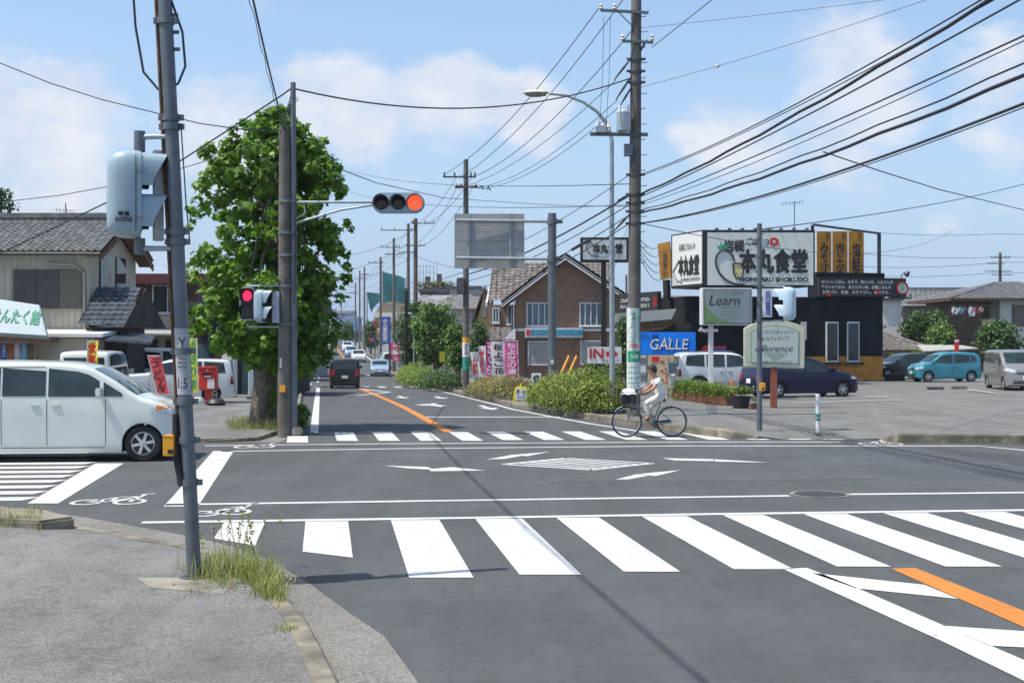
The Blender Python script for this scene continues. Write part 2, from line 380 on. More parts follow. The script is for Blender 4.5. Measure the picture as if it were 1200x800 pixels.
def dense(px, k=4, z=0):
    """unproject a photo polyline onto the flat crossing and add points between"""
    g = [G(x, y, z) for x, y in px]; out = []
    for p, q in zip(g, g[1:]):
        for i in range(k): out.append(p.lerp(q, i/k))
    return out+[g[-1]]
# near left corner: gutter, kerb stones, pavement
Opx = [(-60, 586), (0, 593), (86, 604), (161, 617), (232, 630), (280, 643), (315, 656), (360, 682), (412, 720), (450, 745), (490, 800), (600, 980)]
Ipx = [(-60, 600), (0, 607), (80, 617), (150, 628), (215, 643), (262, 661), (300, 684), (336, 715), (362, 745), (378, 775), (392, 805), (455, 960)]
Og = dense(Opx); Ig = dense(Ipx)
Og = [p+Vector((0, 0, .004)) for p in Og]; Ig2 = [p+Vector((0, 0, .012)) for p in Ig]
strip('gutter', Og, Ig2, M['gutter'])
hts = [interp(i, [(0, .12), (5, .12), (8, .025), (14, .025), (20, .11), (60, .12)]) for i in range(len(Ig))]
off = kerb('kerb', [p+Vector((0, 0, .012)) for p in Ig], .17, hts, M['kerb'], -1)
In = [p+o*-0+o*.17+Vector((0, 0, h+.004)) for p, o, h in zip(Ig, off, hts)]
b = MB(); rows = []
for p in In:
    t = Vector((-60, p.y-.09*(p.x+60)*.3, .1)); q = p.lerp(t, .02); q.z = .1
    rows.append([p, q, t])
b.grid(rows); b.grid([[In[-1], Vector((-60, In[-1].y-4, .1))], [Vector((-1.2, -20, .1)), Vector((-60, -20, .1))]])
o = b.build('pavement', M['pave'], smooth=0, fix=False); o['kind'] = 'structure'
b = MB(); b.prism([G(160, 678, .1)+Vector((0, 0, .004)), G(282, 680, .1)+Vector((0, 0, .004)), G(262, 697, .1)+Vector((0, 0, .004)), G(176, 690, .1)+Vector((0, 0, .004))], (0, 0, .012))
b.build('pavement_slab', M['concrete'], fix=False)['kind'] = 'structure'
b = MB(); b.poly(*[G(x, y, .1)+Vector((0, 0, .005)) for x, y in [(272, 764), (338, 760), (345, 772), (335, 776), (280, 778)]])
b.build('pavement_patch', mat('dark_patch', (.15, .145, .13), .9, var=.2, scale=8), smooth=0, fix=False)['kind'] = 'structure'
# raised kerb block at the far left of the corner
b = MB(); b.prism([G(-120, 604, .0), G(47, 612, .0), G(88, 622, .0), G(46, 628, .0), G(-120, 619, .0)], (0, 0, .17)); o = b.build('kerb_block', M['kerb'], bevel=.03, fix=False); o['kind'] = 'structure'
# far left corner and lots
b = MB(); rows = []
fr = [(-60, Yf(-60)), (-30, Yf(-30)), (-20, Yf(-20)), (-9, Yf(-9)+.05), (-6.6, Yf(-6.6)+.1), (-5.6, Yf(-5.6)+.7), (Lb(32)-.02, 32.2)]
kerb('kerb', [Vector((x, y, 0)) for x, y in fr]+[Vector((Lb(y), y, zg(-9, y))) for y in RY[3:14]], .15, [.06, .06, .06, .05, .03, .06, .1]+[.12]*11, M['kerb'], 1)
for yy in [0, 2, 6, 10, 14, 30, 43, 63, 80]:
    r = []
    for x, y in fr:
        y2 = max(y, y+.12)+yy; r.append(Vector((x if x > -8 and yy == 0 else min(x, Lb(y2)-.14)-(0 if x < -8 else 0), y2, zg(-9, y2)+(.055 if yy == 0 else .09))))
    # keep the last point on the road's edge
    r[-1] = Vector((Lb(r[-1].y)-.14, r[-1].y, r[-1].z)); 
    for i in range(len(r)-1):
        if r[i].x > r[i+1].x: r[i].x = r[i+1].x-.05*(len(r)-1-i)
    rows.append(r)
b.grid(rows); b.build('pavement', M['pave'], smooth=0, fix=False)['kind'] = 'structure'
# right corner, car park and pavements
kr = [(Rb(y), y) for y in (42.3, 40, 38, 36, 34.5, 33.3, 32.2, 31, 30)]
kp = [Vector((x, y, zg(x, y))) for x, y in kr]+[G(845, 513), G(887, 514.5)]
off = kerb('kerb', kp, .16, [.18]*(len(kp)-2)+[.2, .05], M['kerb'], -1 if False else 1)
E_ = [p+o*.15+Vector((0, 0, .15 if i < len(kp)-1 else .05)) for i, (p, o) in enumerate(zip(kp, off))]
kp2 = [G(1030, 515.5), G(1052, 519), G(1120, 519.5), G(1200, 520), G(1500, 521), G(2600, 516)]
off2 = kerb('kerb', kp2, .18, [.03, .2, .2, .2, .2, .2], M['kerb'], 1)
E2 = [p+o*.17+Vector((0, 0, .18 if i else .03)) for i, (p, o) in enumerate(zip(kp2, off2))]
mid = [G(920, 514.5), G(980, 514.8)]
front = E_+mid+E2
b = MB(); rows = []
for i, p in enumerate(front):
    x2 = p.x+(.5 if i < 8 else .25); y2 = p.y+(.4 if i < 8 else 1.2)
    rows.append([p, Vector((x2, y2, max(p.z, .09) if i else p.z)), Vector((max(p.x+3, 2)*1.15, 46+p.x*.1, .05)), Vector((p.x*1.3+3+ (3 if i<6 else 0), 63+p.x*.1, .03)), Vector((p.x*1.6+4+(4 if i<6 else 0), 82+p.x*.1, .02))])
b.grid(rows); b.build('parking_lot', M['lot'], smooth=0, fix=False)['kind'] = 'structure'
ry = [42.3, 45, 50, 58, 65, 71, 80, 90, 100, 115, 130, 150, 190, 230]
kerb('kerb', [Vector((Rb(y), y, zg(-9, y))) for y in reversed(ry)], .16, .13, M['kerb'], 1)
strip('pavement', [Vector((Rb(y)+.15, y, zg(-9, y)+.12)) for y in ry], [Vector((Rb(y)+3.2, y, zg(Rb(y)+3.2, y)+.12)) for y in ry], M['pave'])
strip('pavement', [Vector((Lb(y)-.15, y, zg(-9, y)+.11)) for y in ry[6:]], [Vector((Lb(y)-4.5, y, zg(-9, y)+.11)) for y in ry[6:]], M['pave'])

# ------------------------------------------------------------------ painted markings
wp = MB(); op = MB(); MZ = .006
def q4(mb, pts): mb.poly(*[G(x, y)+Vector((0, 0, MZ)) for x, y in pts])
def line(mb, pts, wd):
    pts = [Vector(p) for p in pts]; rows = []
    for i, p in enumerate(pts):
        d = pts[min(i+1, len(pts)-1)]-pts[max(i-1, 0)]; d.z = 0; d.normalize(); o = Vector((-d.y, d.x, 0))*wd/2
        rows.append([p-o, p+o])
    mb.grid(rows)
def gl(mb, pts, wd): line(mb, [G(x, y)+Vector((0, 0, MZ)) for x, y in pts], wd)
gl(wp, [(166, 612.3), (500, 607.6), (850, 602.2), (1200, 597.8), (1700, 591)], .17)
gl(wp, [(193, 591.5), (500, 587), (925, 581)], .16); gl(wp, [(995, 579.3), (1200, 577.2), (1700, 572)], .16)
gl(wp, [(240, 522.3), (450, 520), (800, 518), (987, 518)], .15)
gl(wp, [(259, 529), (450, 526), (800, 522.6), (1147, 522.6), (1205, 528), (1400, 538)], .15)
q4(wp, [(112, 543), (145, 543), (68, 590), (32, 590)]); q4(wp, [(250, 528.5), (274, 528.5), (232, 593.5), (192, 593.5)])
for i in range(13):                                        # crosswalk over the left arm of the cross street
    Y = 17.5+i*.73; t = (Y-17.2)/(25.6-17.2); xr = PX(interp(HZ+3300/Y, [(543, 100), (590, 19)]), Y)
    wp.poly(*[Vector((xr-4.2, Y-.36, MZ)), Vector((xr, Y, MZ)), Vector((xr+.1, Y+.40, MZ)), Vector((xr-4.1, Y+.04, MZ))])
tops = [(262.5, 310.5, 639), (358, 408, 652), (458, 515, 677), (557, 612, 673.5), (652, 702, 670), (752, 805, 667), (847, 895, 664), (942, 992, 664), (1035, 1086, 663.5), (1128, 1177, 663), (1220, 1268, 662), (1314, 1362, 661)]
for i, (x0, x1, yb) in enumerate(tops):                    # the near crosswalk
    yt = interp(x0, [(166, 612.3), (500, 607.6), (850, 602.2), (1200, 597.8), (1500, 594)])+1.5
    a = G(x0, yt); c = G(x1, yt-.4); Yb = 3300/(yb-HZ)
    d = lambda p: Vector((p.x+.14*(p.y-Yb), Yb, 0))
    z = Vector((0, 0, MZ)); pa, pc = d(a), d(c)
    if i == 0: pa, pc = G(250.5, 631), G(299, 639.5)
    if i == 1: pa, pc = G(354.5, 646.5), G(413.5, 653.5)
    wp.poly(pa+z, pc+z, c+z, a+z)
for k in range(-1, 13):                                    # the far crosswalk
    X0 = PX(391.5, 30.35)+k*.9; yb = 516.6 if k < 4 else 515.8
    Y1 = 30.35+k*.055; Y0 = 3300/(yb-HZ)+k*.012
    if k == -1: Y0 -= .45; Y1 -= 1.1
    if k == 12: Y1 -= .9
    wp.poly(*[Vector((X0+.165*(Y1-Y0), Y0, MZ)), Vector((X0+.165*(Y1-Y0)+.46, Y0, MZ)), Vector((X0+.46, Y1, MZ)), Vector((X0, Y1, MZ))])
# diamond with hatching, arrows
dm = [(590, 544), (663, 537), (765, 543), (693, 550.6)]; g4 = [G(*p) for p in dm]
z = Vector((0, 0, MZ))
def band(a, c, wd): line(wp, [a+z, c+z], wd)
for i in range(4): band(g4[i], g4[(i+1) % 4], .13)
for k in range(1, 6):
    t = k/6; band(g4[0].lerp(g4[1], t)+Vector((.1, 0, 0)), g4[3].lerp(g4[2], t)-Vector((.1, 0, 0)), .14)
for pl in ([(450, 545.7), (500, 547.2), (506, 548.8), (503, 550.2), (480, 549)], [(503, 549.8), (530, 547.4), (569, 551.4), (505, 552.2)], [(570, 538.5), (600, 533), (612, 534), (592, 537.6)], [(600, 533), (644, 529.4), (618, 534.6)],
           [(721, 562), (748, 555.3), (762, 557), (737, 561.6)], [(746, 555.6), (798, 550.8), (768, 557.8)], [(776, 536.8), (838, 538.2), (836, 540.4), (790, 539.5)], [(836, 538), (901, 542), (838, 541)]): q4(wp, pl)
# lane markings and hatching at the lower right
q4(wp, [(917, 666.6), (946, 665.6), (1004, 689), (1110, 735), (1420, 868), (1420, 905), (1105, 752)])
q4(wp, [(951, 671.5), (1084, 685.5), (1123, 702), (1003, 689.5)]); q4(wp, [(1106, 733.5), (1230, 742), (1270, 762), (1160, 757)])
q4(op, [(1044, 666.5), (1072, 665.5), (1420, 803), (1420, 832)])
# bicycle symbols
def bike_mark(pw1, pw2, r1):
    a, c = G(*pw1), G(*pw2)
    for p in (a, c):
        ring = [[p+Vector((math.cos(t)*r, math.sin(t)*r*1.35, MZ)) for r in (r1, r1*.72)] for t in [i*math.pi/10 for i in range(21)]]
        wp.grid(ring)
    up = Vector((.1, .55, 0)); mdl = a.lerp(c, .5)
    for p, q in ((a, a.lerp(c, .3)+up), (a.lerp(c, .3)+up, mdl), (mdl, a), (a.lerp(c, .3)+up, a.lerp(c, .75)+up*1.1), (mdl, a.lerp(c, .75)+up*1.1), (c, a.lerp(c, .7)+up*1.5), (a.lerp(c, .6)+up*1.5, a.lerp(c, .85)+up*1.7)): band(p, q, .055)
bike_mark((102, 588.5), (152, 588), .22); bike_mark((240, 602), (276, 600), .2); bike_mark((288, 523.5), (308, 523.3), .25); bike_mark((1020, 520), (1044, 520), .25)
# the main road's lines follow its dip
def along(kn, y0, y1, wd, mb, dx=0, step=4):
    n = max(2, int((y1-y0)/step)); ys = sorted(set([y0+(y1-y0)*i/n for i in range(n+1)]+[k[0] for k in ZK if y0 < k[0] < y1]))
    line(mb, [Vector((interp(y, kn)+dx, y, zg(-9, y)+MZ+.003)) for y in ys], wd)
along(LE, 30.3, 72, .2, wp); along(RE, 29.6, 72, .15, wp); along(CE, 30.4, 74, .24, op); along(CE, 84, 330, .22, op)
y = 76
while y < 200: along(LE, y, y+4, .16, wp, -.6 if y < 90 else -.2); y += 8
along(RE, 74, 95, .15, wp); along(RE, 118, 260, .2, wp)
def rbar(x0, x1, Y, wd, skew=0):                           # a bar across the lanes
    wp.poly(*[Vector((x, Y+dy+skew*(x-x0), zg(-9, Y+dy)+MZ+.003)) for x, dy in ((x0, 0), (x1, 0), (x1, wd), (x0, wd))])
rbar(PX(497, 37.6), PX(656, 37.6), 37.2, .3)
def rarrow(px, Y, L=3.2):
    X = PX(px, Y); s = -.16
    def pt(u, v): return Vector((X+u+s*v, Y+v, zg(-9, Y+v)+MZ+.004))
    wp.poly(pt(-.09, L*.4), pt(.09, L*.4), pt(.09, L), pt(-.09, L)); wp.poly(pt(0, 0), pt(.36, L*.42), pt(-.36, L*.42))
rarrow(517, 44, 3.2); rarrow(579, 41.8, 3.4); rarrow(474, 53); rarrow(520, 52.5); wp.poly(*[Vector((PX(517, 44)-.6+dx, 45+dy, zg(-9, 45)+MZ+.004)) for dx, dy in ((0, 0), (-.45, .55), (0, 1.1))]+[Vector((PX(517, 44)-.1, 45.6, zg(-9, 45)+MZ+.004))])
for k in range(7): X = -9.2-.55+k*.95-.7; wp.poly(*[Vector((X+dx-.15*dy, 73.2+dy, zg(-9, 73.2+dy)+MZ+.003)) for dx, dy in ((0, 0), (.45, 0), (.45, 3), (0, 3))])
for k in range(-3, 0): X = -9.2-.55+k*.95-.7; wp.poly(*[Vector((X+dx-.15*dy, 73.2+dy, zg(-9, 73.2+dy)+MZ+.003)) for dx, dy in ((0, 0), (.45, 0), (.45, 3), (0, 3))])
line(wp, [Vector((-8.1, 69.5, zg(-9, 69.5)+.01)), Vector((-6.0, 62.5, zg(-9, 62.5)+.01)), Vector((-6.9, 57, zg(-9, 57)+.01))], .25)
rbar(-9.2, -6.4, 79, .35); rbar(-13.4, -11, 118, .8)
pass
b = MB(); b.poly(*[G(x, y)+Vector((0, 0, .003)) for x, y in [(1080, 524.3), (1104, 524), (1204, 536), (1420, 560), (1420, 572), (1196, 545.5)]]); b.build('road_patch', asphalt('fresh_patch', (.052, .054, .056), .2, 80, .2, cracks=False), smooth=0, fix=False)['kind'] = 'structure'
b = MB(); b.poly(*[G(x, y)+Vector((0, 0, .003)) for x, y in [(640, 556), (1010, 552), (1030, 561), (640, 566)]]); b.build('road_patch', asphalt('old_patch', (.078, .081, .082), .2, 80, .25, cracks=False), smooth=0, fix=False)['kind'] = 'structure'
wp.build('road_markings', M['white_paint'], smooth=0, fix=False)['kind'] = 'structure'
op.build('centre_line', M['orange_paint'], smooth=0, fix=False)['kind'] = 'structure'
# car park lines
b = MB()
def pl(x0, y0, x1, y1, wd=.13):
    a, c = G(x0, y0, .06), G(x1, y1, .06); line(b, [a+Vector((0, 0, .045)), c+Vector((0, 0, .045))], wd)
pl(915, 467, 1040, 466); pl(925, 473.5, 1056, 469.5); pl(1135, 457.3, 1165, 461.5); pl(1087, 459, 1104, 458.3); pl(1197, 469, 1260, 470)
b.build('parking_lines', M['white_paint'], smooth=0, fix=False)['kind'] = 'structure'
for k, (px, py) in enumerate([(1096, 456.5), (1124, 455.5)]):
    p = G(px, py, .05); b = MB(); b.box((p.x, p.y, .05+.06), (.7, .18, .12), TH2); o = b.build('wheel_stop', M['steel_dark'] if k == 0 else M['concrete'], bevel=.02)
    tag(o, ['low black wheel stop on the car park in front of the turquoise car', 'low grey wheel stop on the car park beside the silver van'][k], 'wheel stop', 'wheel stops in the car park')
t = thing('manhole_cover', 'round dark iron manhole cover in a gap of the white line on the road', 'manhole cover', G(961, 579.2)+Vector((0, 0, .002)))
b = MB(); b.lathe([(.0, .006), (.36, .006), (.36, .0)], n=40)
for k in range(-5, 6): b.box((k*.06, 0, .007), (.02, 2*math.sqrt(max(0, .33**2-(k*.06)**2)), .004))
b.build('lid', mat('cast_iron', (.055, .055, .06), .6, metal=.3, var=.3, scale=14), t, local=True)
b = MB(); b.lathe([(.37, 0), (.37, .007), (.42, .007), (.42, 0)], n=40); b.build('ring', M['concrete'], t, local=True)
# ------------------------------------------------------------------ vehicles
M['tyre'] = mat('tyre', (.02, .02, .021), .85, var=.15, scale=20)
M['rim'] = mat('alloy_rim', (.55, .56, .57), .3, metal=.75, var=.05)
M['carglass'] = mat('car_glass', (.018, .026, .026), .05, spec=.7, var=.3, scale=1.5)
M['carglass_tint'] = mat('tinted_car_glass', (.02, .038, .034), .05, spec=.7, var=.4, scale=1.3)
M['seam'] = mat('panel_gap', (.05, .05, .05), .7)
M['lamp_clear'] = mat('headlamp', (.55, .58, .6), .08, var=.25, scale=30, spec=.8)
M['lamp_red'] = mat('tail_lamp', (.22, .008, .01), .15, var=.2, scale=20)
M['lamp_amber'] = mat('amber_lamp', (.8, .22, .03), .2)
M['plate'] = mat('number_plate', (.7, .7, .66), .5); M['plate_y'] = mat('yellow_number_plate', (.72, .5, .05), .5)
def carpaint(name, c, met=0): return mat(name, c, .32, metal=met, var=.03, scale=1, coat=.8, spec=.4)
PROF = {
 'minivan': dict(top=[(0, .30), (.004, .50), (.012, .66), (.03, .93), (.07, .985), (.3, 1), (.55, .99), (.65, .955), (.75, .83), (.855, .655), (.92, .60), (.975, .53), (.992, .44), (1, .30)], belt=.645, ws=(.68, .845), rw=(.014, .028),
   sides=[[(.71, .655), (.705, .815), (.66, .88), (.60, .92), (.512, .935), (.512, .655)]], extra=[[(.502, .66), (.502, .935), (.338, .94), (.338, .66)], [(.33, .66), (.33, .94), (.06, .93), (.05, .665)]], quarter=[(.722, .655), (.722, .80), (.80, .675), (.795, .655)], doors=(.73, .507, .335), tumble=.10),
 'boxvan': dict(top=[(0, .30), (.003, .5), (.01, .66), (.02, .93), (.05, .985), (.3, 1), (.7, .99), (.80, .96), (.88, .78), (.945, .60), (.98, .55), (.994, .44), (1, .28)], belt=.6, ws=(.82, .935), rw=(.011, .019),
   sides=[[(.83, .60), (.80, .93), (.60, .945), (.60, .6)]], extra=[[(.575, .605), (.575, .945), (.33, .95), (.33, .605)], [(.31, .61), (.31, .95), (.06, .94), (.05, .61)]], quarter=None, doors=(.86, .59, .32), tumble=.08),
 'hatch': dict(top=[(0, .32), (.006, .5), (.02, .62), (.06, .86), (.12, .955), (.3, 1), (.48, .99), (.58, .93), (.70, .75), (.76, .665), (.88, .60), (.965, .50), (.99, .42), (1, .28)], belt=.62, ws=(.60, .74), rw=(.03, .075),
   sides=[[(.715, .64), (.62, .83), (.56, .90), (.455, .93), (.455, .625)]], extra=[[(.435, .63), (.435, .93), (.24, .92), (.22, .64)], [(.205, .645), (.215, .9), (.15, .84), (.10, .69)]], quarter=None, doors=(.745, .445, .22), tumble=.16),
 'kei': dict(top=[(0, .32), (.005, .5), (.015, .62), (.045, .88), (.10, .965), (.3, 1), (.5, .99), (.62, .93), (.74, .75), (.82, .64), (.92, .585), (.975, .49), (.993, .42), (1, .28)], belt=.61, ws=(.645, .795), rw=(.02, .042),
   sides=[[(.77, .63), (.66, .84), (.58, .91), (.46, .935), (.46, .62)]], extra=[[(.44, .625), (.44, .935), (.20, .92), (.19, .63)]], quarter=[(.175, .635), (.185, .91), (.11, .87), (.075, .70)], doors=(.79, .45, .18), tumble=.12),
 'sedan': dict(top=[(0, .34), (.006, .52), (.02, .63), (.12, .67), (.17, .68), (.28, .92), (.36, .99), (.46, 1), (.55, .95), (.66, .73), (.71, .665), (.88, .61), (.965, .51), (.99, .43), (1, .28)], belt=.64, ws=(.565, .69), rw=(.185, .30),
   sides=[[(.675, .66), (.56, .89), (.47, .93), (.47, .645)]], extra=[[(.452, .65), (.452, .93), (.35, .91), (.245, .70), (.245, .66)]], quarter=None, doors=(.70, .46, .26), tumble=.18),
 'suv': dict(top=[(0, .34), (.004, .52), (.012, .66), (.035, .93), (.07, .985), (.3, 1), (.5, .99), (.58, .95), (.67, .76), (.71, .69), (.9, .65), (.97, .57), (.99, .46), (1, .3)], belt=.63, ws=(.595, .695), rw=(.014, .03),
   sides=[[(.69, .66), (.60, .90), (.58, .93), (.46, .95), (.46, .65)]], extra=[[(.44, .655), (.44, .95), (.27, .95), (.27, .655)], [(.25, .66), (.25, .95), (.09, .93), (.07, .67)]], quarter=None, doors=(.70, .45, .26), tumble=.10),
}
def car(name, label, cat, X, Y, head, L, W, H, kind, paintm, wr=.30, whx=(.19, .85), lit=None, plate='plate', group='vehicles', z=None, tint=None, rimm=None, extra=None):
    pf = PROF[kind]; top = pchip(pf['top'])
    t = thing(name, label, cat, (X, Y, zg(X, Y) if z is None else z), head, group)
    base = .17; x_of = lambda u: (u-.5)*L; wc = [x_of(u) for u in whx]; Ra = wr*1.13
    Hb = pf['belt']*H; tb = pf['tumble']; rr = .085
    def Ht(u): return top(u)*H
    def Bt(u):
        x = x_of(u); z_ = base+(.06 if u < .03 or u > .97 else 0)
        for c in wc:
            if abs(x-c) < Ra: z_ = max(z_, wr+math.sqrt(max(0, Ra*Ra-(x-c)**2)))
        return z_
    def hw(u, z):
        k = 1.0
        if u > .9: k -= .20*((u-.9)/.1)**2.2
        if u < .06: k -= .10*((.06-u)/.06)**2
        if z < .3*H: k -= .035*((.3*H-z)/(.3*H))
        elif z > Hb: k -= tb*min(1, (z-Hb)/(H-Hb))**1.15
        k -= .012*math.cos(min(1, max(0, (z-.3*H)/(Hb-.3*H+.01)))*math.pi*2)*.5
        return W/2*k
    def ys(u, z):
        h = Ht(u); r = min(rr, (h-Bt(u))*.4)
        if z <= h-r: return hw(u, z)
        q = min(1, (z-(h-r))/r); return hw(u, h-r)-r*1.3*(1-math.sqrt(max(0, 1-q*q)))
    us = sorted(set([i/64 for i in range(65)]+[.002, .004, .007, .011, .02, .025, .035, .965, .975, .98, .988, .993, .997]+
                    [min(1, max(0, .5+(c+Ra*math.cos(a*math.pi/14))/L)) for c in wc for a in range(15)]+[min(1, max(0, .5+(c+s*(Ra+.003))/L)) for c in wc for s in (-1, 1)]))
    rows = []; nz = 9; na = 5
    for u in us:
        bt, h = Bt(u), Ht(u); r = min(rr, max(.004, (h-bt)*.4)); x = x_of(u); half = []
        half += [(0, bt), (hw(u, bt)*.8, bt), (hw(u, bt)-.012, bt), (hw(u, bt), bt+.015)]
        zt = h-r
        for i in range(1, nz+1):
            z_ = bt+.015+(zt-bt-.015)*i/nz; half.append((hw(u, z_), z_))
        y0 = hw(u, zt)
        for i in range(1, na+1):
            a = i/na*math.pi/2; half.append((y0-r*1.3*(1-math.cos(a)), zt+r*math.sin(a)))
        yt = half[-1][0]; crown = .025 if h > .8*H else .015
        half.append((yt*.5, h+crown*.75)); half.append((0, h+crown))
        ring = [Vector((x, -y, z_)) for y, z_ in half]+[Vector((x, y, z_)) for y, z_ in half[-2::-1]]
        rows.append(ring)
    mb = MB(); n = len(rows[0])
    for i in range(len(rows)-1):
        for k in range(n-1):
            pass
    mb.v = [p for r in rows for p in r]
    for i in range(len(rows)-1):
        for k in range(n-1):
            mb.f.append([i*n+k, i*n+k+1, (i+1)*n+k+1, (i+1)*n+k]); mb.mi.append(1 if k < 2 or k > n-4 else 0)
    mb.f.append(list(range(n))); mb.mi.append(0); mb.f.append([(len(rows)-1)*n+k for k in range(n)]); mb.mi.append(0)
    body = mb.build('body', [paintm, M['seam']], t, local=True, smooth=42)
    def sidepatch(mb, pl, s, off=.006, rws=9, cols=12):
        pl = [(u, v*H) for u, v in pl]; z0 = min(p[1] for p in pl); z1 = max(p[1] for p in pl); g = []
        for i in range(rws+1):
            z_ = z0+(z1-z0)*(i/rws); z_ = min(max(z_, z0+1e-5), z1-1e-5); xs = []
            for (a, b_), (c, d) in zip(pl, pl[1:]+pl[:1]):
                if (b_-z_)*(d-z_) <= 0 and abs(b_-d) > 1e-9: xs.append(a+(c-a)*(z_-b_)/(d-b_))
            if len(xs) < 2: continue
            a, c = min(xs), max(xs)
            g.append([Vector((x_of(a+(c-a)*k/cols), s*(ys(a+(c-a)*k/cols, z_)+off), z_)) for k in range(cols+1)])
        if len(g) > 1: mb.grid(g)
    def toppatch(mb, ua, ub, k0=.93, k1=.9, off=.008):
        g = []
        for i in range(13):
            u = ua+(ub-ua)*i/12; h = Ht(u); dx = (Ht(min(1, u+.004))-Ht(max(0, u-.004))); dl = (min(1, u+.004)-max(0, u-.004))*L
            nx, nz_ = -dx, dl; q = math.hypot(nx, nz_); nx /= q; nz_ /= q
            yt = (hw(u, h-rr)-rr*.9)*(k0+(k1-k0)*i/12); row = []
            for k in range(11):
                y = -yt+2*yt*k/10; row.append(Vector((x_of(u)+nx*off, y, h+nz_*off+.02*(1-abs(k-5)/5)**.6)))
            g.append(row)
        mb.grid(g)
    def endpatch(mb, front, y0, y1, z0, z1, off=.008, ny=6, nz_=3):
        g = []
        for i in range(nz_+1):
            z_ = (z0+(z1-z0)*i/nz_)*H; row = []
            for k in range(ny+1):
                y = y0+(y1-y0)*k/ny
                for j in range(400):
                    u = 1-j/1200 if front else j/1200
                    if Ht(u) >= z_ and ys(u, z_) >= abs(y): break
                row.append(Vector((x_of(u)+(off if front else -off), y, z_)))
            g.append(row)
        mb.grid(g)
    gm = tint or M['carglass']
    for s in (-1, 1):
        mb = MB()
        for p in pf['sides']: sidepatch(mb, p, s)
        mb.build('side_window', M['carglass_tint'], t, local=True)
        if pf['quarter']: mb = MB(); sidepatch(mb, pf['quarter'], s, rws=5, cols=6); mb.build('quarter_window', M['carglass_tint'], t, local=True)
        for p in pf['extra']: mb = MB(); sidepatch(mb, p, s); mb.build('side_window', gm, t, local=True)
    mb = MB(); toppatch(mb, *pf['ws']); mb.build('windscreen', M['carglass_tint'], t, local=True)
    if kind in ('hatch', 'sedan', 'kei'): mb = MB(); toppatch(mb, *pf['rw']); mb.build('rear_window', gm, t, local=True)
    else: mb = MB(); endpatch(mb, False, -W*.38, W*.38, pf['belt']+.02, .9, ny=10, nz_=6); mb.build('rear_window', gm, t, local=True)
    for s in (-1, 1):                                           # door gaps
        mb = MB()
        for ud in pf['doors']:
            g = []
            for i in range(12):
                z_ = (.17+(pf['belt']-.02-.17)*i/11)*H; g.append([Vector((x_of(ud)+d, s*(ys(ud, z_)+.003), z_)) for d in (-.006, .006)])
            if Bt(ud) < .25*H: mb.grid(g)
        a, c = pf['doors'][-1], pf['doors'][0]; z_ = .145*H
        mb.grid([[Vector((x_of(a+(c-a)*i/10), s*(ys(a+(c-a)*i/10, z_+d)+.003), z_+d)) for d in (-.006, .006)] for i in range(11) if Bt(a+(c-a)*i/10) < .2*H])
        mb.build('door_gap', M['seam'], t, local=True)
    for s in (-1, 1):
        for ud in pf['doors'][1:]:
            mb = MB(); z_ = (pf['belt']-.075)*H; u0 = ud+(.035 if ud == pf['doors'][1] else .05)
            if ud == pf['doors'][2]: u0 = pf['doors'][1]-.045
            mb.box((x_of(u0), s*(ys(u0, z_)+.012), z_), (.17, .03, .035)); mb.build('door_handle', paintm, t, local=True, bevel=.01)
        mb = MB(); um = pf['doors'][0]-.02; z_ = (pf['belt']+.055)*H; yy = s*(ys(um, z_)+.11)
        mb.box((x_of(um), yy, z_), (.10, .17, .15)); mb.box((x_of(um)+.01, s*(ys(um, z_-.06)+.02), z_-.06), (.06, .08, .03))
        mb.build('wing_mirror', paintm, t, local=True, bevel=.03)
        # lamps wrap the corners
        mb = MB(); uh = whx[1]+.03
        hz = pf['top'][-3][1]
        endpatch(mb, True, s*W*.27, s*W*.41, hz-.075, hz+.015, ny=6); sidepatch(mb, [(.905, hz-.06), (.985, hz-.075), (.985, hz+.0), (.905, hz+.03)], s, .007, 4, 6)
        mb.build('headlight', M['lamp_clear'], t, local=True)
        mb = MB(); rz0, rz1 = (.42, .60) if kind not in ('minivan', 'boxvan') else (.42, .66)
        endpatch(mb, False, s*W*.33, s*W*.45, rz0, rz1, ny=4); sidepatch(mb, [(.004, rz0), (.035, rz0), (.03, rz1), (.015, rz1)], s, .006, 5, 4)
        mb.build('tail_light', M['lamp_red'], t, local=True)
        for c in wc:
            wt = bpy.data.objects.new('wheel', None); C.objects.link(wt); wt.parent = t; wt.location = (c, s*(W/2-.115), wr)
            mb = MB(); wd = .185; ro = wr; ri = wr*.66
            mb.lathe([(ri, -wd/2), (ro*.93, -wd/2), (ro, -wd/2+.03), (ro, wd/2-.03), (ro*.93, wd/2), (ri, wd/2), (ri*.97, -wd/2)], ax=(0, s, 0), n=32); mb.build('tyre', M['tyre'], wt, local=True)
            mb = MB(); mb.lathe([(ri, wd/2-.012), (ri*.9, wd/2-.005), (ri*.86, wd/2-.05), (0.01, wd/2-.06)], ax=(0, s, 0), n=32); mb.m = 1
            mb.lathe([(ri*.86, wd/2-.049), (0.01, wd/2-.058)], ax=(0, s, 0), n=32); mb.m = 0
            for k in range(6):
                a = k*math.pi/3+.2; d = Vector((math.cos(a), 0, math.sin(a)))
                mb.bar(d*ri*.12+Vector((0, s*(wd/2-.02), 0)), d*ri*.92+Vector((0, s*(wd/2-.018), 0)), ri*.24, .02, up=(0, 1, 0))
            mb.lathe([(ri*.26, wd/2-.03), (ri*.24, wd/2-.005), (.005, wd/2)], ax=(0, s, 0), n=16)
            mb.build('rim', [rimm or M['rim'], M['seam']], wt, local=True)
    mb = MB(); endpatch(mb, True, -W*.24, W*.24, .40, .455); mb.build('grille', M['seam'], t, local=True)
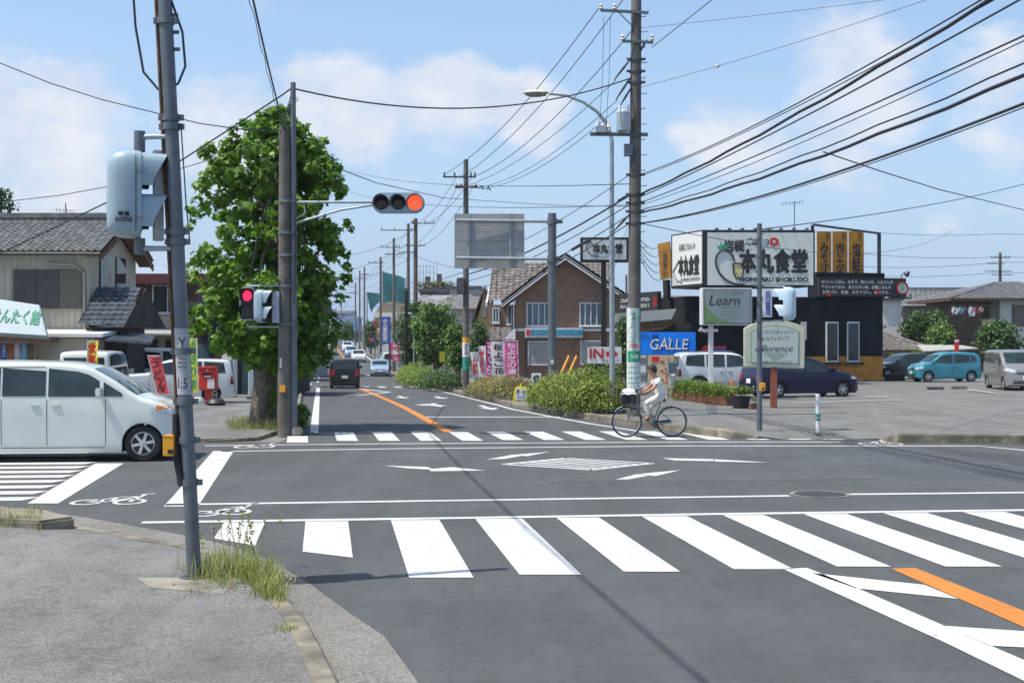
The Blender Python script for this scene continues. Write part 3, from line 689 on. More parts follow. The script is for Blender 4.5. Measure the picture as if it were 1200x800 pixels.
    mb = MB(); endpatch(mb, True, -W*.33, W*.33, .17, .25); mb.build('bumper_intake', M['seam'], t, local=True)
    for fr in (True, False):
        mb = MB(); endpatch(mb, fr, -.165, .165, .27 if fr else .36, (.27 if fr else .36)+.165/H, off=.018); mb.build('number_plate', M[plate], t, local=True)
    mb = MB()
    endpatch(mb, False, -W*.42, W*.42, .20, .215, off=.01, ny=10); mb.build('bumper_gap', M['seam'], t, local=True)
    if extra: extra(t, dict(x_of=x_of, ys=ys, H=H, sidepatch=sidepatch, endpatch=endpatch, W=W, L=L, Ht=Ht))
    return t
HM = math.atan2(1, -.145)          # heading up the main road
def van_extra(t, k):
    for s in (-1, 1):
        mb = MB(); k['sidepatch'](mb, [(.925, .515), (.975, .52), (.972, .555), (.925, .57)], s, .012, 3, 5); mb.build('indicator', M['lamp_amber'], t, local=True)
        mb = MB(); k['sidepatch'](mb, [(.05, .935), (.50, .938), (.50, .952), (.05, .95)], s, .02, 2, 14); mb.build('rain_visor', M['carglass'], t, local=True)
WP = carpaint('white_car_paint', (.63, .67, .62))
c0 = G(161, 541); vx = Vector((PX(54, 23.6), 0, 0))
car('minivan', 'large white minivan stopped across the zebra stripes, nose behind the steel pole', 'van', c0.x-.385*4.6*.9954+.06, c0.y+.84-.12, TH2, 4.6, 1.7, 1.80, 'minivan', WP, .325, (.19, .872), extra=van_extra, z=0)
car('minivan', 'black minivan driving away up the main road in the left lane', 'van', PX(403.5, 72.8), 72.8, HM, 4.4, 1.68, 1.66, 'minivan', mat('black_car_paint', (.008, .008, .009), .38, var=.03, scale=1, coat=.25, spec=.4), .31, plate='plate', z=zg(-9, 72.8)+.004)
car('hatchback', 'pale blue hatchback coming towards the crossing behind the give way marks', 'car', PX(444.5, 117), 117, HM+math.pi, 4.0, 1.7, 1.47, 'hatch', carpaint('pale_blue_paint', (.35, .48, .62), .3), .3, z=zg(-9, 117)+.004)
car('sedan', 'white sedan second in the queue, behind the pale blue hatchback', 'car', PX(420, 152), 152, HM+math.pi, 4.4, 1.7, 1.45, 'sedan', carpaint('pearl_paint', (.6, .64, .6)), .3, z=zg(-9, 152)+.004)
car('hatchback', 'light blue car half hidden behind the white sedan in the queue', 'car', PX(411.5, 176), 176, HM+math.pi, 4.0, 1.7, 1.55, 'kei', carpaint('sky_blue_paint', (.3, .42, .55), .2), .3, z=zg(-9, 176)+.004)
car('delivery_van', 'far white van at the head of the oncoming line near the tree', 'van', PX(407, 216), 216, HM+math.pi, 4.7, 1.75, 1.75, 'minivan', carpaint('white_far_paint', (.7, .7, .7)), .32, z=zg(-9, 216)+.004)
car('sedan', 'tiny dark car farthest away on the road in the left lane', 'car', PX(391.5, 330), 330, HM, 4.4, 1.75, 1.5, 'sedan', carpaint('dark_far_paint', (.05, .05, .06)), .3, z=zg(-9, 330)+.004)
car('compact_van', 'white car parked beside the pavement behind the pink banner stand', 'van', PX(461, 128), 128, math.pi+.35, 3.5, 1.5, 1.75, 'boxvan', carpaint('white_parked_paint', (.68, .69, .7)), .29, z=zg(-9, 128)+.12)
# left lot
car('compact_van', 'white boxy kei van parked behind the large minivan', 'van', PX(112, 38.5), 38.5, R(97), 3.4, 1.48, 1.85, 'boxvan', carpaint('white_kei_paint', (.62, .66, .64)), .28, z=zg(-12, 38.5)+.09)
car('hatchback', 'white estate car parked behind the red banner by the post box', 'car', PX(205, 46), 46, math.pi+.2, 4.2, 1.68, 1.55, 'suv', carpaint('white_estate_paint', (.62, .64, .64)), .31, z=zg(-12, 46)+.09)
car('minibus', 'white high-roofed van in the shade before the dark shopfront', 'van', PX(182, 51), 51, TH2, 4.4, 1.69, 1.98, 'boxvan', carpaint('white_minibus_paint', (.66, .68, .67)), .3, z=zg(-14, 51)+.09)
# right car park
def pajero_extra(t, k):
    mb = MB()
    for s in (-1, 1): k['sidepatch'](mb, [(.05, .17), (.95, .17), (.95, .30), (.05, .30)], s, .012, 3, 14)
    mb.build('cladding', carpaint('silver_cladding', (.50, .53, .54), .3), t, local=True)
    mb = MB(); mb.tube([(-1.6, .55, k['H']+.03), (.2, .55, k['H']+.03)], .018); mb.tube([(-1.6, -.55, k['H']+.03), (.2, -.55, k['H']+.03)], .018); mb.build('roof_rail', M['steel_dark'], t, local=True)
car('suv', 'white and silver four wheel drive parked behind the flower troughs', 'suv', PX(852, 51.5), 51.8, .08, 4.3, 1.75, 1.66, 'suv', carpaint('white_suv_paint', (.62, .66, .68)), .35, (.2, .81), extra=pajero_extra, z=.04)
NV = mat('navy_paint', (.004, .006, .04), .3, var=.03, scale=1, coat=.35, spec=.3)
car('hatchback', 'dark navy hatchback parked behind the arched cafe sign', 'car', PX(937, 48.3), 48.4, .3, 4.25, 1.68, 1.52, 'hatch', NV, .3, (.19, .83), z=.04)
car('compact_car', 'turquoise kei car parked side on by the charcoal restaurant corner', 'car', PX(1106, 66.5), 66.5, math.pi+.12, 3.5, 1.5, 1.53, 'kei', carpaint('turquoise_paint', (.03, .25, .32), .15), .28, (.17, .83), z=.03)
car('compact_car', 'black car half hidden between the restaurant and the turquoise car', 'car', PX(1058, 71), 71, math.pi+.25, 3.9, 1.65, 1.42, 'hatch', carpaint('charcoal_paint', (.02, .024, .028)), .29, z=.03)
car('minivan', 'silver minivan facing out of the car park at the right edge', 'van', PX(1184, 56)+.15, 56.0, -R(96), 3.9, 1.68, 1.72, 'minivan', carpaint('silver_paint', (.30, .295, .28), .4), .29, (.18, .84), z=.035)
# scooter by the parked white car
t = thing('scooter', 'small dark red scooter parked in front of the white parked car', 'scooter', (PX(451, 126), 126, zg(-12, 126)+.12), .8)
b = MB()
for x in (-.6, .6): b.lathe([(.14, -.05), (.25, -.04), (.25, .04), (.14, .05), (.14, -.05)], (x, 0, .25), (0, 1, 0), 16)
b.build('wheel', M['tyre'], t, local=True)
b = MB(); b.prism([(-.75, -.12, .45), (-.75, -.12, .62), (-.1, -.12, .6), (.05, -.12, .3), (.35, -.12, .3), (.45, -.12, .85), (.55, -.12, .85), (.6, -.12, .4), (.35, -.12, .2), (-.3, -.12, .22)], (0, .24, 0)); b.build('body', carpaint('scooter_paint', (.25, .04, .04)), t, local=True, bevel=.03)
b = MB(); b.box((-.42, 0, .68), (.62, .26, .12)); b.build('seat', M['rubber'], t, local=True, bevel=.04)
b = MB(); b.tube([(.45, -.3, .98), (.5, 0, .94), (.45, .3, .98)], .02); b.tube([(.6, 0, .3), (.5, 0, .94)], .025); b.build('handlebar', M['chrome'], t, local=True)

# ------------------------------------------------------------------ cyclist
BZ = 0.0; bo = G(761, 512.2)
bike = thing('bicycle', 'grey town bicycle with wire basket ridden along the far crosswalk', 'bicycle', (bo.x, bo.y, BZ+.006), math.pi+TH2)
bs = mat('bicycle_frame', (.20, .25, .24), .35, metal=.4)
for x in (.515, -.515):
    wt = bpy.data.objects.new('wheel', None); C.objects.link(wt); wt.parent = bike; wt.location = (x, 0, .345)
    b = MB(); b.tube([(math.cos(a*math.pi/24)*.33, 0, math.sin(a*math.pi/24)*.33) for a in range(48)]+[(.33, 0, 0)], .0175, 8, cap=False); b.build('tyre', M['tyre'], wt, local=True)
    b = MB(); b.tube([(math.cos(a*math.pi/24)*.308, 0, math.sin(a*math.pi/24)*.308) for a in range(48)]+[(.308, 0, 0)], .009, 6, cap=False)
    b.cyl((0, -.04, 0), (0, .04, 0), .022)
    for k in range(18): a = k*math.pi/9; b.tube([(.015*math.cos(a), .02*(-1)**k, .015*math.sin(a)), (math.cos(a)*.305, 0, math.sin(a)*.305)], .0014, 4)
    b.build('rim', M['chrome'], wt, local=True)
b = MB(); hd = Vector((.30, 0, .80)); hl = Vector((.345, 0, .66)); bbk = Vector((-.06, 0, .29)); sp = Vector((-.24, 0, .72)); rx = Vector((-.515, 0, .345))
b.tube([hd, hl], .021); b.tube([hl-Vector((.005, 0, -.03)), (.14, 0, .42), bbk], .021); b.tube([hd-Vector((0, 0, .05)), (.12, 0, .56), (-.12, 0, .44)], .016)
b.tube([bbk, sp], .017)
for s in (-1, 1):
    b.tube([bbk, rx+Vector((0, s*.06, 0))], .011); b.tube([sp-Vector((-.02, 0, .12)), rx+Vector((0, s*.06, 0))], .009)
    b.tube([hl, hl+Vector((.05, s*.055, -.06)), (.515, s*.055, .345)], .012)
b.tube([hl, hd, (.27, 0, .93)], .014); b.build('frame', bs, bike, local=True)
b = MB(); b.tube([(.12, -.26, 1.00), (.20, -.25, 1.01), (.29, -.12, .98), (.27, 0, .94), (.29, .12, .98), (.20, .25, 1.01), (.12, .26, 1.00)], .012); b.build('handlebar', M['chrome'], bike, local=True)
b = MB()
for s in (-1, 1): b.tube([(.08, s*.26, .998), (.16, s*.255, 1.006)], .018)
b.build('grip', M['rubber'], bike, local=True)
b = MB(); b.prism([(-.36, -.09, .80), (-.36, -.09, .87), (-.14, -.03, .86), (-.10, -.02, .83), (-.14, -.03, .81)], (0, .18, 0)); b.tube([sp, (-.26, 0, .82)], .014); b.build('saddle', M['rubber'], bike, local=True, bevel=.02)
b = MB()
for x, a0, a1 in ((-.515, 20, 190), (.515, 40, 150)):
    g = []
    for i in range(17):
        a = R(a0+(a1-a0)*i/16); g.append([Vector((x+math.cos(a)*.372, y, .345+math.sin(a)*.372+d)) for y, d in ((-.028, -.012), (0, 0), (.028, -.012))])
    b.grid(g)
b.build('mudguard', M['steel_light'], bike, local=True)
b = MB(); b.lathe([(.085, -.004), (.085, .004)], bbk+Vector((0, -.05, 0)), (0, 1, 0), 20); b.box((-.28, -.055, .325), (.46, .02, .085), M=Matrix.Rotation(R(7), 3, 'Y')); b.build('chain_guard', M['black'], bike, local=True, bevel=.008)
b = MB(); b.tube([bbk+Vector((0, .07, 0)), bbk+Vector((.12, .075, .10))], .011); b.tube([bbk+Vector((0, -.07, 0)), bbk+Vector((-.12, -.075, -.10))], .011); b.build('crank', M['chrome'], bike, local=True)
for x, s, z_ in ((.06, 1, .395), (-.18, -1, .19)):
    b = MB(); b.box((x, s*.135, z_), (.09, .10, .022)); b.build('pedal', M['rubber'], bike, local=True, bevel=.005)
b = MB(); bx, bw, bd = .47, .30, .34
for z_ in [.74+.035*i for i in range(9)]:
    k = .82+.18*(z_-.74)/.28; w2, d2 = bw/2*k, bd/2*k; b.tube([(bx-w2, -d2, z_), (bx+w2, -d2, z_), (bx+w2, d2, z_), (bx-w2, d2, z_), (bx-w2, -d2, z_)], .005, 5)
for i in range(9):
    for s in (-1, 1):
        f = i/8*2-1; b.tube([(bx+f*bw/2*.82, s*bd/2*.82, .74), (bx+f*bw/2, s*bd/2, 1.02)], .004, 4); b.tube([(bx+s*bw/2*.82, f*bd/2*.82, .74), (bx+s*bw/2, f*bd/2, 1.02)], .004, 4)
b.box((bx, 0, .742), (bw*.82, bd*.82, .008)); b.tube([(bx, 0, .74), (.42, 0, .6)], .01); b.build('basket', mat('dark_basket_wire', (.06, .06, .062), .5), bike, local=True)
b = MB(); b.box((bx+.08, 0, .86), (.24, .26, .2)); o = b.build('bag', mat('dark_bag', (.03, .03, .035), .8), bike, local=True, bevel=.04); o.parent = None; o.matrix_world = wm(bike); tag(o, 'dark bag lying inside the bicycle basket', 'bag')
b = MB(); g = []
for i in range(9):
    row = []
    for j in range(9):
        u, v = i/8*2-1, j/8*2-1; row.append(Vector((bx+u*.155, v*.185, 1.045+.05*(1-u*u)*(1-v*v)+.012*math.sin(5*u+3*v)-(.07 if max(abs(u), abs(v)) > .95 else 0))))
    g.append(row)
b.grid(g); o = b.build('cloth', mat('white_cloth', (.8, .8, .79), .9), bike, local=True); o.parent = None; o.matrix_world = wm(bike); tag(o, 'white cloth laid over the top of the bicycle basket', 'cloth')

def skin_mesh(name, js, edges, m, parent, sub=2):
    """a continuous skinned surface over joints js = {key: (x, y, z, radius)}"""
    ks = list(js); me = bpy.data.meshes.new(name); me.from_pydata([js[k][:3] for k in ks], [(ks.index(a), ks.index(c)) for a, c in edges], [])
    o = bpy.data.objects.new(name, me); C.objects.link(o)
    o.modifiers.new('skin', 'SKIN'); md = o.modifiers.new('sub', 'SUBSURF'); md.levels = sub; md.render_levels = sub
    for i, k in enumerate(ks):
        r = js[k][3]; sv = me.skin_vertices[0].data[i]; sv.radius = r if isinstance(r, (tuple, list)) else (r, r); sv.use_root = (i == 0)
    m2 = bpy.data.meshes.new_from_object(o.evaluated_get(bpy.context.evaluated_depsgraph_get()))
    bpy.data.objects.remove(o)
    o = bpy.data.objects.new(name, m2); C.objects.link(o); m2.materials.clear(); m2.materials.append(m); o.parent = parent
    for p in m2.polygons: p.use_smooth = True
    return o
ps = thing('person', 'person in white T-shirt and pale trousers riding a bicycle, bent forward', 'person', (bo.x, bo.y, BZ+.006), math.pi+TH2)
M['skin'] = mat('skin', (.42, .22, .14), .6, var=.08, scale=9); M['shirt'] = mat('white_tshirt', (.72, .73, .73), .9, var=.05, scale=7, bump=.15, bscale=20)
M['trousers'] = mat('pale_trousers', (.56, .54, .49), .9, var=.08, scale=7, bump=.2, bscale=18); M['hair'] = mat('black_hair', (.012, .011, .011), .55, var=.3, scale=40, bump=.5, bscale=80)
J = {'pelvis': (-.265, 0, .925, (.10, .085)), 'waist': (-.26, 0, 1.03, (.095, .08)), 'chest': (-.215, 0, 1.19, (.145, .105)), 'neckb': (-.155, 0, 1.315, (.075, .07)), 'neck': (-.115, 0, 1.375, .05), 'head0': (-.075, 0, 1.435, (.076, .082)), 'head1': (-.05, 0, 1.505, (.086, .098)), 'head2': (-.055, 0, 1.565, (.07, .076))}
Ed = [('pelvis', 'waist'), ('waist', 'chest'), ('chest', 'neckb'), ('neckb', 'neck'), ('neck', 'head0'), ('head0', 'head1'), ('head1', 'head2')]
for s, n_ in ((-1, 'r'), (1, 'l')):
    J.update({'sh'+n_: (-.165, s*.17, 1.27, .055), 'el'+n_: (-.04, s*.25, 1.10, .04), 'wr'+n_: (.10, s*.26, 1.035, .026), 'ha'+n_: (.14, s*.258, 1.025, (.036, .022))})
    Ed += [('chest', 'sh'+n_), ('sh'+n_, 'el'+n_), ('el'+n_, 'wr'+n_), ('wr'+n_, 'ha'+n_)]
J.update({'hipr': (-.24, .095, .90, .08), 'knr': (.11, .11, .76, .058), 'anr': (.02, .12, .455, .036), 'her': (-.01, .125, .425, .035), 'tor': (.14, .13, .42, .028),
          'hipl': (-.24, -.095, .89, .08), 'knl': (.03, -.11, .58, .058), 'anl': (-.22, -.12, .25, .036), 'hel': (-.25, -.125, .225, .035), 'tol': (-.10, -.13, .215, .028)})
for n_ in 'rl': Ed += [('pelvis', 'hip'+n_), ('hip'+n_, 'kn'+n_), ('kn'+n_, 'an'+n_), ('an'+n_, 'he'+n_), ('an'+n_, 'to'+n_)]
body = skin_mesh('body', J, Ed, M['skin'], ps)
bm = bmesh.new(); bm.from_mesh(body.data)                       # fingers closed round the grips, nose and ears joined into the one body mesh
tmp = MB()
for s in (-1, 1):
    for k in range(4): x = .10+.022*k; tmp.tube([(x, s*.262, 1.038), (x+.012, s*.275, 1.012), (x+.008, s*.268, .985), (x-.004, s*.25, .985)], [.0105, .01, .009, .0075], 6)
    tmp.tube([(.085, s*.245, 1.035), (.115, s*.235, 1.01), (.13, s*.235, .995)], [.012, .011, .008], 6)
tmp.tube([(.03, 0, 1.505), (.052, 0, 1.485), (.028, 0, 1.472)], [.008, .014, .012], 8)
for s in (-1, 1): tmp.lathe([(.004, .012), (.02, .01), (.024, .0), (.012, -.006)], (-.06, s*.074, 1.487), (0, s, .1), 10)
base_i = len(bm.verts); nv = [bm.verts.new(v) for v in tmp.v]
for f in tmp.f:
    try: bm.faces.new([nv[i] for i in f]).smooth = True
    except ValueError: pass
bm.to_mesh(body.data); bm.free()
b = MB()
for s in (-1, 1): b.lathe([(.0, .006), (.008, .004), (.011, 0)], (.024, s*.028, 1.507), (1, s*.3, 0), 10)
b.tube([(.018, -.02, 1.448), (.027, 0, 1.45), (.018, .02, 1.448)], .004, 5); b.build('eye', mat('eye_dark', (.03, .02, .018), .3), ps, local=True)
S = {k: (J[k][0], J[k][1], J[k][2], tuple(x+.018 for x in J[k][3])) for k in ('waist', 'chest')}
S = {'chest': (-.215, 0, 1.19, (.168, .128)), 'waist': (-.26, 0, 1.03, (.15, .125)), 'hem': (-.268, 0, .90, (.185, .155)), 'neckb': (-.16, 0, 1.31, (.095, .088)), 'col': (-.135, 0, 1.345, (.066, .062))}
SE = [('chest', 'waist'), ('waist', 'hem'), ('chest', 'neckb'), ('neckb', 'col')]
for s, n_ in ((-1, 'r'), (1, 'l')):
    S.update({'sh'+n_: (-.165, s*.175, 1.265, .075), 'cu'+n_: (-.095, s*.222, 1.17, .063)}); SE += [('chest', 'sh'+n_), ('sh'+n_, 'cu'+n_)]
skin_mesh('shirt', S, SE, M['shirt'], ps)
T = {'pelvis': (-.262, 0, .92, (.165, .13)), 'top': (-.265, 0, 1.03, (.145, .118))}; TE = [('pelvis', 'top')]
for n_ in 'rl':
    h, k, a = J['hip'+n_], J['kn'+n_], J['an'+n_]
    c2 = Vector(k[:3]).lerp(Vector(a[:3]), .88)
    T.update({'hip'+n_: (*h[:3], .108), 'kn'+n_: (*k[:3], .078), 'cu'+n_: (*c2, .058)}); TE += [('pelvis', 'hip'+n_), ('hip'+n_, 'kn'+n_), ('kn'+n_, 'cu'+n_)]
skin_mesh('trousers', T, TE, M['trousers'], ps)
Hh = {'a': (-.072, 0, 1.53, (.086, .082)), 'b': (-.072, 0, 1.56, (.07, .066)), 'c': (-.098, 0, 1.475, (.066, .05))}
ha = Vector((-.55, 0, .83)).normalized(); hu = Vector((.83, 0, .55)); hc = Vector((-.056, 0, 1.512)); b = MB(); g = []
for i in range(13):
    th = R(98)*i/12; row = []
    for k in range(25):
        a_ = 2*math.pi*k/24; d_ = ha*math.cos(th)+(hu*math.cos(a_)+Vector((0, 1, 0))*math.sin(a_))*math.sin(th); q_ = 1+.02*math.sin(7*a_+3*i)
        row.append(hc+Vector((d_.x*.122, d_.y*.103, d_.z*.126))*q_)
    g.append(row)
b.grid(g); b.build('hair', M['hair'], ps, local=True, smooth=80)
for n_ in 'rl':
    a, q = J['he'+n_], J['to'+n_]
    skin_mesh('sandal', {'a': (a[0], a[1], a[2]-.005, (.036, .03)), 'b': (.5*(a[0]+q[0]), a[1], .5*(a[2]+q[2])-.012, (.034, .03)), 'c': (q[0]+.01, q[1], q[2]-.008, (.032, .022))}, [('a', 'b'), ('b', 'c')], mat('tan_sandal', (.32, .2, .13), .7), ps)
# ------------------------------------------------------------------ foliage helpers
def leafshape(kind):
    if kind == 'plane':          # five-lobed leaf
        p = [(0, 0), (.28, .02), (.5, .12), (.33, .32), (.48, .58), (.22, .58), (0, 1), (-.22, .58), (-.48, .58), (-.33, .32), (-.5, .12), (-.28, .02)]
        return p
    if kind == 'blade': return [(-.06, 0), (.06, 0), (.04, .6), (0, 1)]
    return [(0, 0), (.3, .3), (.28, .65), (0, 1), (-.28, .65), (-.3, .3)]
def add_leaf(mb, p, nrm, size, kind='oval', rot=None, fold=.25):
    sh = leafshape(kind); n = Vector(nrm).normalized(); u, v = frame(n); a = random.uniform(0, 6.283) if rot is None else rot
    x = u*math.cos(a)+v*math.sin(a); y = n.cross(x); pts = []
    for q in sh: pts.append(p+x*q[0]*size+y*q[1]*size+n*(abs(q[0])*fold-.12*q[1]**2)*size)
    mb.add(pts, [list(range(len(pts)))])
def rnd(): return Vector((random.gauss(0, 1), random.gauss(0, 1), random.gauss(0, 1))).normalized()
def clumps(centres, r, n, size, kind='oval', up=.55, out=None, flat=.8):
    mb = MB()
    for c in centres:
        c = Vector(c); rr = r*random.uniform(.7, 1.25)
        for i in range(n):
            d = rnd(); p = c+Vector((d.x, d.y, d.z*flat))*rr*random.random()**.45
            nn = d*.6+rnd()*.6+Vector((0, 0, up))
            add_leaf(mb, p, nn, size*random.uniform(.6, 1.25), kind)
    return mb
def trunk(pts, rs, m, parent, name='trunk', n=10): return MB().tube(pts, rs, n).build(name, m, parent)

def shape_tree(name, label, cat, base, prof, cx, Y, n_cl, r, n_leaf, size, lm, kind='oval', tr=.12, group=None, depth=1.0, trunk_pts=None, up=.5, inner=.35):
    """crown from a measured silhouette: prof rows are (photo y, left x, right x)"""
    t = thing(name, label, cat, base, 0, group); cen = []
    rows = sorted(prof); s = Y/F
    for i in range(n_cl):
        py = random.uniform(rows[0][0], rows[-1][0]); l = interp(py, [(q[0], q[1]) for q in rows]); rt = interp(py, [(q[0], q[2]) for q in rows])
        a = random.uniform(0, 6.283); k = random.random()**inner; xc = (l+rt)/2; hw_ = (rt-l)/2*(1 if kind != 'plane' else .9+.22*math.sin(py*.11+3*a)*math.sin(py*.047+a))
        p = P(xc+hw_*k*math.cos(a), py, Y); p.y += hw_*s*depth*k*math.sin(a); cen.append(p)
    mb = clumps(cen, r, n_leaf, size, kind, up)
    for i in range(n_cl//6):                                   # loose sprigs that break the outline
        py = random.uniform(rows[0][0], rows[-1][0]); l = interp(py, [(q[0], q[1]) for q in rows]); rt = interp(py, [(q[0], q[2]) for q in rows]); a = random.uniform(0, 6.283)
        c = P((l+rt)/2+(rt-l)/2*random.uniform(1.0, 1.16)*math.cos(a), py-(rows[-1][0]-rows[0][0])*.012, Y); c.y += (rt-l)/2*s*depth*math.sin(a)
        m2 = clumps([c], r*.55, max(5, n_leaf//3), size, kind, up); b0 = len(mb.v); mb.v += m2.v; mb.f += [[j+b0 for j in f] for f in m2.f]; mb.mi += m2.mi
    mb.build('crown', lm, t, smooth=0)
    b = Vector(base); top = P((rows[0][1]+rows[0][2])/2, rows[0][0], Y); tp = trunk_pts or [b, b.lerp(top, .35)+Vector((.05, 0, 0)), b.lerp(top, .8)]
    tb = MB(); tb.tube(tp, [tr*1.25, tr, tr*.25] if len(tp) == 3 else [tr*(1.25-i/(len(tp)-1)) for i in range(len(tp))], 10)
    for c in random.sample(cen, min(len(cen), 26)):
        k = random.uniform(.3, .85); q = tp[-2].lerp(tp[-1], k) if random.random() > .4 else tp[0].lerp(tp[-2], random.uniform(.75, 1))
        mid_ = q.lerp(c, .5)+Vector((0, 0, .12*(c-q).length)); tb.tube([q, mid_, c], [tr*.35, tr*.2, tr*.06], 6)
    tb.build('trunk', M['bark'], t)
    return t
# street plane tree behind the left signal post
tb_ = Vector((PX(302, 31.4), 31.4, .08)); TY = 31.4
shape_tree('plane_tree', 'tall leafy plane tree behind the concrete signal post on the far left corner', 'tree', tb_,
    [(134, 320, 330), (146, 300, 350), (160, 268, 362), (178, 246, 384), (205, 242, 402), (232, 236, 402), (262, 228, 404), (300, 230, 400), (345, 224, 402), (375, 226, 400), (398, 232, 394), (414, 262, 384), (434, 334, 372)],
    310, TY, 410, .27, 38, .18, L_plane, 'plane', .19, trunk_pts=[tb_, tb_+Vector((.12, 0, 1.3)), tb_+Vector((.3, .1, 3.2)), tb_+Vector((.5, 0, 5.2)), tb_+Vector((.55, 0, 7.0))], inner=.42, up=.5)
t = thing('tree', 'second slim trunk sprouting green shoots beside the plane tree and the signal post', 'tree', (PX(319, 31.9), 31.9, .08))
trunk([Vector((PX(319, 31.9), 31.9, .05)), Vector((PX(319, 31.9)+.03, 31.9, 1.2)), Vector((PX(322, 31.9), 31.9, 2.6)), Vector((PX(326, 31.9), 31.9, 4.5))], [.13, .12, .1, .03], M['bark'], t)
clumps([P(random.uniform(312, 326), random.uniform(462, 486), 31.5) for i in range(14)], .16, 26, .13, 'oval', .4).build('crown', L_bright, t, smooth=0)
t = thing('shrub', 'small leafy shrub at the foot of the left signal post', 'shrub', (PX(350, 30), 30, .05))
clumps([P(random.uniform(342, 358), random.uniform(478, 500), 30+random.uniform(-.2, .4)) for i in range(34)], .13, 26, .12, 'oval', .5).build('foliage', L_mid, t, smooth=0)
MB().tube([(PX(350, 30), 30, .0), (PX(350, 30), 30, .45)], [.02, .01], 6).build('stem', M['bark'], t)
o = MB().box((PX(346, 29.5), 29.45, .10), (.22, .5, .2), .5).build('stone_block', M['concrete'], bevel=.03); tag(o, 'tilted concrete block lying beside the left signal post', 'stone block')
mb = MB()                                                     # verge grass
def blades(mb, p, n, h, spread, lean=.5):
    for i in range(n):
        q = Vector(p)+Vector((random.gauss(0, spread), random.gauss(0, spread), 0)); a = random.uniform(0, 6.28); hh = h*random.uniform(.4, 1.1); l = random.uniform(.1, lean)*hh; wd = random.uniform(.0016, .004)
        d = Vector((math.cos(a), math.sin(a), 0)); s_ = Vector((-d.y, d.x, 0))*wd
        m1 = q+d*l*.35+Vector((0, 0, hh*.6)); t_ = q+d*l+Vector((0, 0, hh*.92))
        mb.add([q-s_, q+s_, m1+s_*.8, t_, m1-s_*.8], [[0, 1, 2, 4], [4, 2, 3]])
for i in range(260): g = G(random.uniform(268, 330), random.triangular(488, 506, 500), .09); blades(mb, g, 9, .16 if random.random() < .7 else .3, .06)
tag(mb.build('verge_grass', L_grass, smooth=0), kind='stuff')
mb = MB()                                                     # weeds round the near pole and along the kerb
for i in range(120):
    g = G(random.gauss(274, 24), 0+random.gauss(672, 10), .1); r_ = Vector((g.x, g.y, .09)); blades(mb, r_, 16, random.choice([.08, .12, .17, .27]), .05, 1.0)
for i in range(90): k_ = random.random(); g = G(288+40*k_+random.gauss(0, 6), 672+34*k_+random.gauss(0, 5), .1); blades(mb, Vector((g.x, g.y, .1)), 10, random.choice([.1, .16, .24]), .03, .8)
for i in range(10): g = G(random.gauss(335, 7), random.gauss(741, 3), .1); blades(mb, Vector((g.x, g.y, .1)), 10, .08, .03, .8)
for i in range(70): g = G(random.uniform(-30, 47), random.gauss(612, 4), .1); blades(mb, Vector((g.x, g.y, .08)), 10, random.choice([.1, .15, .25]), .05, .7)
for i in range(90): g = G(random.uniform(1035, 1260), 520.3, 0); blades(mb, Vector((g.x, g.y+.05, .0)), 5, random.choice([.04, .07, .12]), .05, .8)
for i in range(60): g = G(random.uniform(905, 1030), random.gauss(514, .6), 0); blades(mb, Vector((g.x, g.y+.05, .02)), 5, .05, .06, .8)
for i in range(14):
    g = G(random.uniform(236, 322), random.gauss(668, 10), .1); p = Vector((g.x, g.y, .1)); q = p+Vector((random.gauss(0, .08), random.gauss(0, .05), random.uniform(.28, .5))); mb.tube([p, p.lerp(q, .5), q], .0025, 4)
    for k in range(12): add_leaf(mb, q-Vector((0, 0, .012*k)), rnd(), .03, 'oval')
tag(mb.build('weeds', L_grass, smooth=0), kind='stuff')
mb = MB()
for i in range(260): g = G(random.gauss(278, 30), random.gauss(684, 8), .1); add_leaf(mb, Vector((g.x, g.y, .112)), Vector((random.gauss(0, .3), random.gauss(0, .3), 1)), random.uniform(.02, .045))
tag(mb.build('fallen_leaves', L_red, smooth=0), kind='stuff')

def hedge(name, label, cat, line_, wd, h, n, size, lm, group=None):
    """clipped bushes along a ground line: leaves in the volume over a twig core"""
    pts = [Vector(p) for p in line_]; t = thing(name, label, cat, pts[len(pts)//2], 0, group); mb = MB()
    L_ = sum((q-p).length for p, q in zip(pts, pts[1:]))
    ph = [random.uniform(0, 6) for _ in range(4)]
    for i in range(n):
        s = random.random()*(len(pts)-1); k = int(s); p = pts[k].lerp(pts[k+1], s-k); d = (pts[k+1]-pts[k]).normalized(); o = Vector((-d.y, d.x, 0))
        bump = .78+.12*math.sin(s*2.3+ph[0])+.09*math.sin(s*6.1+ph[1])+.06*math.sin(s*13+ph[2])
        a = random.uniform(0, math.pi); k2 = random.random()**.28
        e = min(1, min(s, len(pts)-1-s)*2.6+.25)
        q = p+o*math.cos(a)*wd/2*k2*e*(.9+.2*bump)+Vector((0, 0, .03+math.sin(a)**.6*h*k2*bump*e))
        add_leaf(mb, q+rnd()*.06, o*math.cos(a)*.7+Vector((0, 0, math.sin(a)+.2))+rnd()*.75, size*random.uniform(.6, 1.3))
    mb.build('foliage', lm, t, smooth=0)
    tw = MB()
    for i in range(int(L_*7)):
        s = random.random()*(len(pts)-1); k = int(s); p = pts[k].lerp(pts[k+1], s-k)
        tw.tube([p, p+Vector((random.gauss(0, .12), random.gauss(0, .12), h*.45)), p+Vector((random.gauss(0, .3), random.gauss(0, .25), h*.72))], [.018, .012, .004], 5)
    tw.build('stems', M['bark'], t); return t
hedge('hedge', 'big bushy light green hedge along the kerb behind the cyclist', 'hedge', [(2.95, 36.2, .12), (2.2, 38, .12), (1.7, 40, .1), (1.4, 42.4, .06)], 2.2, 1.24, 17000, .085, L_hedge)
